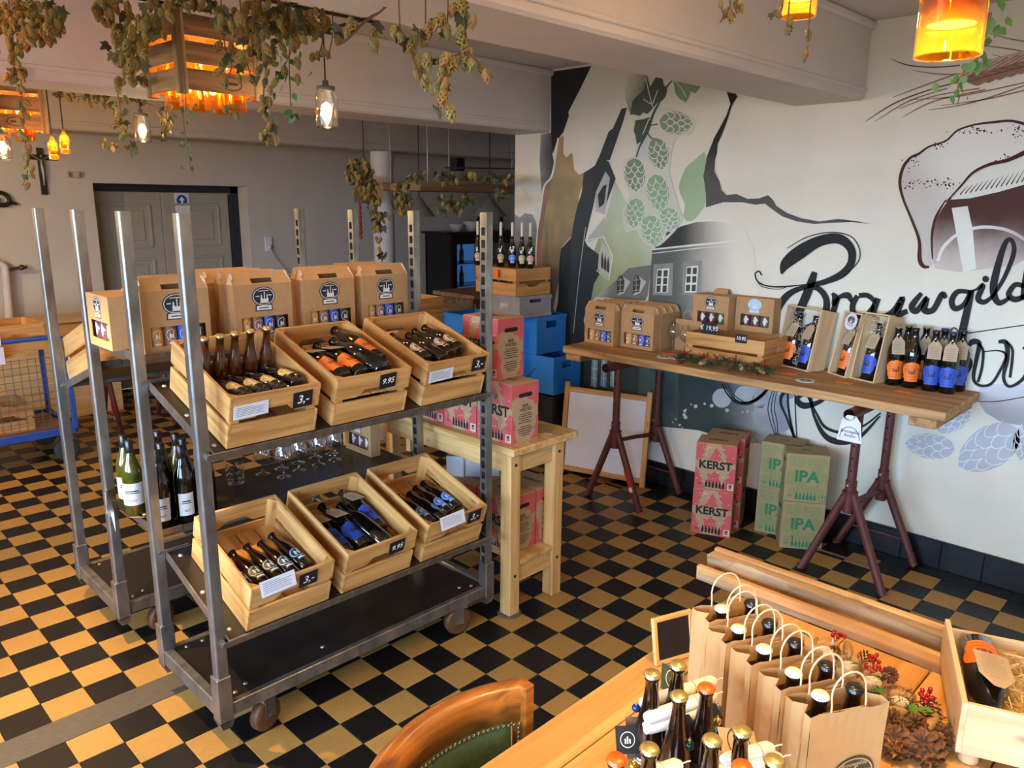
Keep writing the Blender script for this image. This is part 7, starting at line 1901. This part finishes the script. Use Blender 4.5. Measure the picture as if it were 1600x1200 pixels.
bx_ = ony(570, 300, 4.2); bh = thing('bird_box', 'small wooden box hanging in the hops by the column', 'box', (bx_.x, 4.2, bx_.z - .1))
q = MB(); q.box((0, 0, .08), (.16, .12, .16), bev=.004); q.build('box_body', M_bar, bh); q = MB(); q.prism([(-.11, 0), (.11, 0), (0, .09)], -.08, .08, 0, face_matrix((0, 0, .16), (1, 0, 0), (0, 0, 1))); q.build('gable_roof', M_bar, bh)
q = MB(); q.tube([(0, 0, .2), (0, 0, ZC - bh.location.z)], .004, 5); q.build('wire', M_ink, bh)
rs0, rs1 = ony(562, 310, 4.2), ony(564, 370, 4.2)
rs = thing('chilli_string', 'string of red beads hanging beside the column', 'string', (rs0.x, 4.2, rs1.z))
q = MB()
for i in range(9): q.sphere((0, 0, (rs0.z - rs1.z) * i / 8), .016, 8, 0, None, (1, 1, 1.5))
q.build('red_bead', mat('chilli_red', '9c1620', .4), rs); q = MB(); q.tube([(0, 0, 0), (0, 0, bh.location.z - rs1.z)], .002, 4); q.build('cord', M_ink, rs)
# ================================================================ pendant lamps
LAMP = (1.0, .8, .44); WARM = (1.0, .72, .42); AMB = (1.0, .48, .12)
def point(name, loc, power, color, r=.03, parent=None):
    d = bpy.data.lights.new(name, 'POINT'); d.energy = power; d.color = color; d.shadow_soft_size = r
    o = bpy.data.objects.new(name, d); COL.objects.link(o); o.location = loc
    if parent is not None: o.parent = parent
    return o
def spot(name, loc, power, color, angle, blend=.35, r=.03, parent=None):
    d = bpy.data.lights.new(name, 'SPOT'); d.energy = power; d.color = color; d.spot_size = angle; d.spot_blend = blend; d.shadow_soft_size = r
    o = bpy.data.objects.new(name, d); COL.objects.link(o); o.location = loc
    if parent is not None: o.parent = parent
    return o
M_bulb = glow('warm_bulb', (1.0, .66, .28), 30.0); M_bulb_disc = glow('warm_bulb_face', (1.0, .78, .42), 60.0)
M_amber = thin_glass('amber_glass', (.95, .55, .1), .14, .03, .05); M_jar = thin_glass('jar_glass', (1.0, .97, .92), .25, .03, .0)
M_cord = mat('black_cord', '121212', .6); M_oldwood = wood('lamp_crate_wood', '8a6038', '55371d', 'x', .7, 1.2, True, .3); M_oldwood_z = wood('lamp_crate_wood_z', '957a52', '5e4426', 'z', .7, 1.2, True, .3)
M_oldwood_y = wood('lamp_crate_wood_y', '957a52', '5e4426', 'y', .7, 1.2, True, .3)
def jar_lamp(lab, px, py, dep, h=.165, power=9):
    p = at(px, py, dep); root = thing('jar_lamp', lab, 'lamp', (p.x, p.y, p.z - h / 2), (0, 0, 0), 'mason jar pendant lamps'); r = h * .27
    q = MB(); q.lathe([(0, .002), (r * .88, .002), (r, .012), (r, h * .72), (r * .78, h * .86), (r * .76, h * .93)], 24); q.build('jar_glass', M_jar, root)
    q = MB(); q.lathe([(r * .82, h * .88), (r * .84, h * .98), (r * .3, h), (r * .26, h * 1.12), (0, h * 1.13)], 20); q.build('jar_lid', mat('zinc_lid', '8d8577', .4, .6), root)
    q = MB(); q.sphere((0, 0, h * .45), r * .5, 12, 0, None, (1, 1, 1.2)); q.build('bulb', M_bulb, root)
    q = MB(); q.tube([(0, 0, h * 1.12), (0, 0, ZC - root.location.z)], .0035, 6); q.build('cord', M_cord, root)
    point('jar_bulb_light', (0, 0, h * .45 - r * .6 - .014), power, WARM, .008, root)
jar_lamp('mason jar lamp hanging in the middle, right of the crate lamp', 510, 168, 3.1)
jar_lamp('smaller mason jar lamp hanging left of the crate lamp', 222, 200, 4.4)
jar_lamp('mason jar lamp cut off by the left picture edge', 4, 228, 4.3, .15, 7)
def cut_bottle_lamp(lab, px, py, dep, r, h, spot_p, side_p, top=.5, ang=1.5, clear=False, loc=None, disc=True, open_p=0, up_p=0):
    """amber bottle with its bottom cut off, hanging open side down round a reflector bulb; px, py = centre of the open rim"""
    p = Vector(loc) if loc is not None else at(px, py, dep)
    root = thing('bottle_lamp', lab, 'lamp', p, (0, 0, 0), 'cut amber bottle pendant lamps')
    q = MB(); q.lathe([(r, 0), (r, h * .62), (r * .85, h * .72), (r * .4, h * .86), (r * .34, h)], 28); q.lathe([(r * .93, .001), (r * .93, h * .61), (r * .4, h * .86)], 28); q.lathe([(r * .93, 0), (r * 1.0, -.001), (r, .002)], 28); q.build('bottle_glass', M_amber, root)
    q = MB(); q.lathe([(r * .72, r * .95), (r * .8, r * 1.05), (r * .6, r * 1.6), (r * .36, r * 2.3), (0, r * 2.35)], 20); q.build('reflector_bulb', mat('bulb_body', 'c7a77a', .3, .3), root)
    q = MB(); q.lathe([(0, r * .93), (r * .72, r * .95)], 20); q.build('bulb_face', M_bulb_disc, root)
    q = MB(); q.tube([(0, 0, h), (0, 0, ZC - p.z)], .004, 6); q.build('cord', M_cord, root)
    spot('bottle_spot_light', (0, 0, r * .88), spot_p, (1.0, .62, .24), ang, .5, r * .6, root)
    if side_p: point('bottle_side_glow', (0, 0, r * 3.0), side_p, (1, .8, .5), r * .4, root)
    if open_p: point('bottle_open_light', (0, 0, -.012), open_p, LAMP, r * .5, root)
    if up_p:
        o = spot('bottle_uplight_fill', (0, 0, h + .01), up_p, LAMP, 2.7, .6, .03, root); o.rotation_euler = (pi, 0, 0)  # upward fill spot added at the neck to warm ceiling and upper walls
cut_bottle_lamp('large amber bottle lamp over the foreground table at the upper right', 1480, 88, 1.15, .0455, .26, 72, 0, ang=1.75, open_p=4, up_p=34)
cut_bottle_lamp('smaller amber bottle lamp left of the large one', 1247, 26, 2.1, .0455, .26, 40, .4, open_p=3, up_p=22)
cut_bottle_lamp('amber bottle lamp above the left floor, outside the picture', 0, 0, 0, .0455, .26, 380, 3, loc=(-1.9, 1.02, 2.15), ang=1.3, open_p=4, up_p=16)
cut_bottle_lamp('amber bottle lamp over the near end of the table, outside the picture', 0, 0, 0, .0455, .26, 50, 3, loc=(-1.6, -1.7, 2.2), open_p=4, up_p=12)
cut_bottle_lamp('amber bottle lamp near the left windows, outside the picture', 0, 0, 0, .0455, .26, 20, 4, loc=(-2.6, 3.9, 2.25), open_p=110, up_p=40)
cut_bottle_lamp('added amber bottle lamp behind the viewer, unseen warm fill', 0, 0, 0, .0455, .26, 8, 4, loc=(.2, -2.6, 2.3), open_p=6, up_p=45)  # added out of view to raise the warm ambient light
cut_bottle_lamp('added amber bottle lamp over the middle of the room, unseen warm fill', 0, 0, 0, .0455, .26, 10, 3, loc=(-3.0, -.6, 2.3), open_p=6, up_p=40)  # another unseen lamp, added only for warm ambient fill
cut_bottle_lamp('small amber bottle lamp hanging beside the crucifix', 85, 249, 4.4, .026, .13, 4, 1.2, disc=False)
cut_bottle_lamp('second small amber bottle lamp right of the crucifix', 103, 240, 4.4, .026, .13, 4, 1.2, disc=False)
def crate_lamp(lab, px, py, dep, w, l, h, rz, power):
    """old crate hung open side down with cut-bottle cups and bulbs; px, py = nearest lower corner"""
    c = at(px, py, dep); root = thing('crate_lamp', lab, 'lamp', c, (0, 0, rz), 'old crate pendant lamps')
    t = .012; sh = h * .285; g = (h - 3 * sh) / 2
    for k in range(3):
        z = sh / 2 + k * (sh + g)
        for y in (t / 2, l - t / 2):
            q = MB(); q.box((w / 2, y, z), (w - .05, t, sh), bev=.002); q.build('side_slat', M_oldwood, root)
        for x in (t / 2, w - t / 2):
            q = MB(); q.box((x, l / 2, z), (t, l - .05, sh), bev=.002); q.build('end_slat', M_oldwood_y, root)
    for x in (.014, w - .014):
        for y in (.014, l - .014):
            q = MB(); q.box((x, y, h / 2), (.036, .036, h + .03), bev=.003); q.build('corner_post', M_oldwood_z, root)
    q = MB(); q.box((w / 2, l / 2, h - .006), (w - .03, l - .03, .012)); q.build('top_board', M_oldwood, root)
    F = face_matrix((w * .62, -.0008, sh * .5), (1, 0, 0), (0, 0, 1)); q = MB()
    n = 20
    for i in range(n):
        a, b_ = 2 * pi * i / n, 2 * pi * (i + 1) / n
        q.add([(.045 * cos(a), .026 * sin(a), 0), (.045 * cos(b_), .026 * sin(b_), 0), (.04 * cos(b_), .022 * sin(b_), 0), (.04 * cos(a), .022 * sin(a), 0)], [(0, 1, 2, 3)], 0, False, F)
    q.box((0, 0, 0), (.05, .01, .0004), 0, F); q.build('burnt_stamp', mat('burnt_brand', '2b1a0e', .8), root)
    for i in range(3):
        for j in range(2):
            x, y = w * (.2 + .3 * i), l * (.28 + .44 * j); r = .036
            q = MB(); q.lathe([(r, -.055), (r, .1), (r * .5, .16), (r * .38, .2)], 18); q.build('amber_cup', M_amber, root, (x, y, 0))
            if (i, j) in ((0, 0), (1, 0)):
                q = MB(); q.sphere((0, 0, .03), .017, 10, 0, None, (1, 1, 1.25)); q.build('bulb', M_bulb, root, (x, y, -.01))
    for x in (.1, w - .1):
        q = MB(); q.tube([(x, l / 2, h), (x, l / 2, ZC - c.z)], .004, 6); q.build('chain', M_galv, root)
    point('crate_lamp_light', (w * .35, l * .45, .05), power, AMB, .06, root); point('crate_lamp_light', (w * .65, l * .5, .16), power * .5, AMB, .05, root)
crate_lamp('old crate pendant lamp with glowing amber cups in the hops', 282, 138, 2.9, .34, .27, .27, .06, 9)
crate_lamp('second old crate lamp cut off by the left picture edge', -60, 196, 4.2, .42, .3, .28, .0, 9)

# ================================================================ dried hops
M_hop = [mat('hop_cone_%d' % i, c, .75, var=.3, scale=70) for i, c in enumerate(('94803c', '84733a', '98743a'))]
M_hopleaf = mat('hop_leaf', '4b4a25', .7, var=.5, scale=30); M_hopgreen = mat('ivy_green', '3f6a2a', .6, var=.3, scale=30); M_vine = mat('hop_vine', '6b4a2c', .8)
def hop_cone_mesh():
    q = MB(); rows = 6; ln = .046
    for j in range(rows):
        t = j / (rows - 1); rr = .016 * sin(pi * (.22 + .68 * t)) ** .8; n = 6 if j < 4 else 4
        for i in range(n):
            a = 2 * pi * (i + .5 * (j % 2)) / n; c, s_ = cos(a), sin(a); z = -ln * t
            root_ = Vector((rr * .45 * c, rr * .45 * s_, z + .006)); mid = Vector((rr * 1.05 * c, rr * 1.05 * s_, z - .004)); tip = Vector((rr * .95 * c, rr * .95 * s_, z - .016)); sd = Vector((-s_, c, 0)) * .0085
            q.add([root_, mid + sd, tip, mid - sd, mid + Vector((c, s_, 0)) * .003], [(0, 1, 4), (1, 2, 4), (2, 3, 4), (3, 0, 4)], 0, True)
    return q
def hop_leaf_mesh():
    q = MB(); pts = [(0, 0), (.012, -.004), (.026, .006), (.02, .014), (.034, .026), (.02, .03), (.012, .028), (.004, .05), (0, .056), (-.004, .05), (-.012, .028), (-.02, .03), (-.034, .026), (-.02, .014), (-.026, .006), (-.012, -.004)]
    vs = [(x, y, .006 * sin(x * 90) + .004 * cos(y * 80)) for x, y in pts] + [(0, .02, -.003)]
    q.add(vs, [(i, (i + 1) % 16, 16) for i in range(16)], 0, True); return q
def ivy_leaf_mesh():
    q = MB(); q.add([(0, 0, 0), (.009, .008, .002), (.01, .018, .001), (0, .034, -.003), (-.01, .018, .001), (-.009, .008, .002), (0, .016, -.001)], [(i, (i + 1) % 6, 6) for i in range(6)], 0, True); return q
HOPMESH = [None, None, None]; LEAFM = {}
class Hops:
    def __init__(s, lab, cat='hop garland'):
        s.root = thing('hop_garland', lab, cat); s.rr = random.Random(sum(ord(c) for c in lab)); s.n = 0
    def cone(s, p, sc=1.0, tilt=.35):
        sc *= .66
        k = s.n % 3; s.n += 1
        if HOPMESH[k] is None: o = hop_cone_mesh().build('hop_cone', M_hop[k], s.root); HOPMESH[k] = o.data
        else: o = link('hop_cone', HOPMESH[k], s.root)
        r_ = s.rr; o.location = p; o.rotation_euler = (r_.gauss(0, tilt), r_.gauss(0, tilt), r_.uniform(0, 6)); o.scale = [sc * r_.uniform(.8, 1.15)] * 3
    def leaf(s, p, sc=1.0, kind='hop'):
        if kind == 'hop': sc *= .72
        if kind not in LEAFM:
            o = (hop_leaf_mesh if kind == 'hop' else ivy_leaf_mesh)().build('leaf', M_hopleaf if kind == 'hop' else M_hopgreen, s.root); LEAFM[kind] = o.data
        else: o = link('leaf', LEAFM[kind], s.root)
        r_ = s.rr; o.location = p; o.rotation_euler = (r_.uniform(-2.4, -.6), r_.gauss(0, .6), r_.uniform(0, 6)); o.scale = [sc * r_.uniform(.7, 1.2)] * 3
    def vine(s, pts, r=.0022):
        q = MB(); q.tube(smoothpath([tuple(p) for p in pts], 5), r, 5); q.build('vine', M_vine, s.root)
    def strand(s, pix, dep, nc=6, nl=3, sc=1.0, spread=.02, from_ceiling=True, kind='hop', lsc=1.0):
        P = [at(x, y, dep) for x, y in pix]
        if from_ceiling: P = [Vector((P[0].x, P[0].y, ZC - .02))] + P
        s.vine(P)
        Q = smoothpath([tuple(p) for p in (P[1:] if from_ceiling and len(P) > 2 else P)], 8)
        for i in range(nc):
            b_ = Vector(Q[int((i + .5 * s.rr.random()) / nc * (len(Q) - 1))]); s.cone(b_ + Vector((s.rr.gauss(0, spread), s.rr.gauss(0, spread), s.rr.gauss(0, spread * .5))), sc)
        for i in range(nl):
            b_ = Vector(Q[s.rr.randrange(len(Q))]); s.leaf(b_ + Vector((s.rr.gauss(0, spread), s.rr.gauss(0, spread), 0)), sc * lsc, kind)
    def blob(s, px, py, rx, ry, dep, n, nl, sc=1.0):
        for i in range(n + nl):
            a = s.rr.uniform(0, 2 * pi); r_ = s.rr.random() ** .5
            p = at(px + rx * r_ * cos(a), py + ry * r_ * sin(a), dep + s.rr.gauss(0, .1))
            if p.z > ZC - .03: p.z = ZC - .03
            (s.cone if i < n else s.leaf)(p, sc)
# frame carrying the main mass
lt = thing('hanging_lattice', 'dark lattice frame under the ceiling carrying the hops', 'frame', (0, 0, 0))
la = at(330, 5, 2.95); q = MB()
for i in range(5): q.tube([(la.x - .75 + i * .36, la.y - .35, 2.66), (la.x - .75 + i * .36, la.y + .35, 2.66)], .008, 5)
for i in range(3): q.tube([(la.x - .8, la.y - .35 + i * .35, 2.66), (la.x + .75, la.y - .35 + i * .35, 2.66)], .008, 5)
for x in (la.x - .75, la.x + .7):
    for y in (la.y - .33, la.y + .33): q.tube([(x, y, 2.66), (x, y, ZC)], .004, 5)
q.build('lattice', M_fk, lt)
h = Hops('thick hop garland hanging around the old crate lamp at the top')
for px, py, rx, ry, n, nl, d in ((175, 12, 30, 20, 24, 8, 2.8), (200, 62, 32, 34, 50, 9, 2.75), (240, 25, 25, 30, 26, 8, 2.7), (215, 105, 14, 18, 10, 3, 2.75), (300, 2, 50, 10, 10, 8, 2.7), (352, 25, 24, 18, 14, 5, 2.6), (415, 22, 40, 30, 52, 16, 2.75), (395, 62, 12, 28, 6, 8, 2.8), (480, 28, 34, 20, 34, 14, 2.8), (455, 52, 30, 18, 16, 10, 2.8), (425, 75, 18, 14, 8, 5, 2.8)):
    h.blob(px, py, rx, ry, d, n, nl)
for pix, d, nc, nl in (([(205, 60), (200, 95), (210, 130)], 2.7, 8, 2), ([(195, 118), (190, 122), (183, 140), (188, 165), (190, 185), (198, 205), (205, 232)], 2.9, 12, 5), ([(412, 80), (415, 110), (412, 145), (413, 170)], 2.7, 9, 3), ([(418, 150), (420, 180), (416, 205)], 2.8, 3, 1), ([(416, 205), (418, 215)], 2.8, 6, 1), ([(505, 40), (500, 80), (495, 90)], 2.75, 4, 1), ([(520, 40), (515, 80), (517, 92)], 2.75, 4, 1), ([(455, 60), (450, 90), (440, 110), (434, 120)], 2.7, 5, 2), ([(350, 60), (358, 85), (362, 105), (352, 125)], 2.55, 7, 2), ([(262, 165), (260, 185), (258, 210)], 3.0, 3, 2), ([(380, 70), (388, 105), (392, 120)], 2.7, 3, 2), ([(355, 165), (362, 172), (360, 182)], 2.7, 3, 1)):
    h.strand(pix, d, nc, nl, .95, .016, pix[0][1] < 120)
h2 = Hops('trailing green ivy strand hanging right of the crate lamp')
h2.strand([(448, 10), (452, 60), (452, 110), (454, 150), (454, 182)], 2.7, 0, 38, .9, .03, True, 'ivy', 1.1)
h2b = Hops('thin green strand hanging below the old crate lamp')
h2b.strand([(290, 150), (286, 175), (290, 215), (295, 240), (297, 268)], 2.85, 0, 26, .7, .012, True, 'ivy', .9)
h3 = Hops('hop bunch hanging in the top left corner')
for px, py, rx, ry, n, nl, d in ((25, 18, 42, 26, 60, 6, 2.6), (82, 20, 18, 20, 26, 5, 2.6), (72, 45, 18, 16, 14, 3, 2.6), (40, 50, 12, 14, 9, 1, 2.6)): h3.blob(px, py, rx, ry, d, n, nl)
for pix, d, nc, nl in (([(20, 60), (15, 80), (22, 105), (18, 122)], 2.6, 14, 4), ([(30, 105), (34, 140), (34, 165), (38, 190)], 3.2, 9, 1), ([(40, 200), (40, 232), (44, 262), (35, 290)], 3.2, 9, 1)): h3.strand(pix, d, nc, nl, .95, .014, pix[0][1] < 100)
h4 = Hops('amber-lit hop bine with a bare stem hanging right of the jar lamp')
for pix, d, nc, nl in (([(718, 0), (725, 30), (727, 75), (700, 90), (683, 92)], 1.9, 9, 4), ([(683, 92), (688, 110), (686, 130), (686, 165)], 1.9, 8, 2), ([(727, 75), (738, 88), (752, 102), (770, 122)], 1.9, 4, 0), ([(625, 45), (640, 60), (645, 90), (655, 112), (668, 135)], 2.0, 10, 3), ([(665, 30), (658, 45), (660, 60)], 2.0, 2, 1), ([(700, 15), (690, 30), (680, 50)], 1.9, 3, 3)):
    h4.strand(pix, d, nc + 1, nl, .98, .015, pix[0][1] < 50)
h5 = Hops('bare hop stem with two bright cones crossing under the beam')
h5.vine([at(612, -10, 2.2), at(598, 15, 2.2), at(570, 35, 2.2), at(545, 60, 2.2), at(530, 70, 2.2)], .003); h5.vine([at(640, -40, 2.2), at(605, 10, 2.2), at(575, 28, 2.2), at(538, 64, 2.2)], .002); h5.vine([at(612, -10, 2.2), Vector((at(612, -10, 2.2).x, at(612, -10, 2.2).y, ZC))], .003)
for x, y in ((548, 28), (545, 40), (583, 45), (586, 58), (580, 62), (556, 35)): h5.cone(at(x, y, 2.2), 1.1)
for x, y in ((530, 40), (524, 48), (595, 38)): h5.leaf(at(x, y, 2.25), .9)
h6 = Hops('sparse hop sprigs hanging by the small amber bottle lamp')
for pix in ([(1128, 0), (1138, 12), (1125, 35)], [(1140, 15), (1147, 20), (1149, 28)], [(1150, 0), (1158, 8)], [(1225, -5), (1212, 15), (1205, 22)], [(1232, 20), (1230, 42), (1234, 55)], [(1264, 35), (1262, 70), (1260, 85)]): h6.strand(pix, 2.0, 2, 1, .62, .004, True)
h7 = Hops('green ivy strand trailing beside the large amber bottle lamp')
h7.strand([(1540, -10), (1548, 20), (1540, 50), (1532, 85), (1510, 105), (1498, 130), (1497, 152)], 1.5, 0, 30, .75, .02, True, 'ivy', 1.0); h7.strand([(1540, 0), (1550, 30), (1552, 38)], 1.45, 0, 6, .75, .012, True, 'ivy', 1.0)
h8 = Hops('hop garland wound along the ceiling edge above the door')
h8.strand([(95, 145), (130, 150), (155, 148)], 4.4, 10, 16, 1.0, .04, True); h8.strand([(150, 150), (155, 155), (172, 170), (185, 160)], 4.3, 8, 8, 1.0, .03, False); h8.strand([(205, 150), (262, 180), (258, 215)], 4.4, 5, 8, .9, .02, False); h8.strand([(155, 215), (170, 225), (190, 230)], 4.6, 4, 5, .9, .02, False)
h9 = Hops('dusty hop garland around the round column and the bar rack')
for px, py, rx, ry, n, nl in ((560, 264, 22, 18, 44, 16), (572, 292, 18, 22, 30, 14), (586, 325, 10, 22, 14, 10), (626, 315, 16, 20, 22, 16), (630, 290, 12, 14, 8, 8), (592, 348, 8, 10, 6, 6)): h9.blob(px, py, rx, ry, 5.9, n, nl, 1.25)
h9.vine([Vector((at(570, 260, 5.9).x, at(570, 260, 5.9).y, ZC)), at(570, 262, 5.9), at(575, 300, 5.9), at(592, 335, 5.9)]); h9.vine([at(572, 270, 5.9), at(600, 292, 5.85), at(640, 285, 5.7)])
h9.strand([(596, 330), (594, 350), (594, 372), (592, 400)], 5.9, 10, 8, 1.3, .02, False)
hb = Hops('dusty hop garland lying along the hanging bar rack')
for px, py, rx, ry, n, nl in ((665, 275, 30, 8, 5, 18), (710, 274, 30, 7, 4, 18), (755, 274, 30, 7, 4, 18), (790, 276, 14, 6, 2, 8), (690, 318, 12, 16, 4, 10), (712, 318, 14, 14, 4, 12), (730, 310, 10, 10, 2, 6), (775, 302, 20, 6, 3, 8)): hb.blob(px, py, rx, ry, 5.4, n, nl, 1.3)
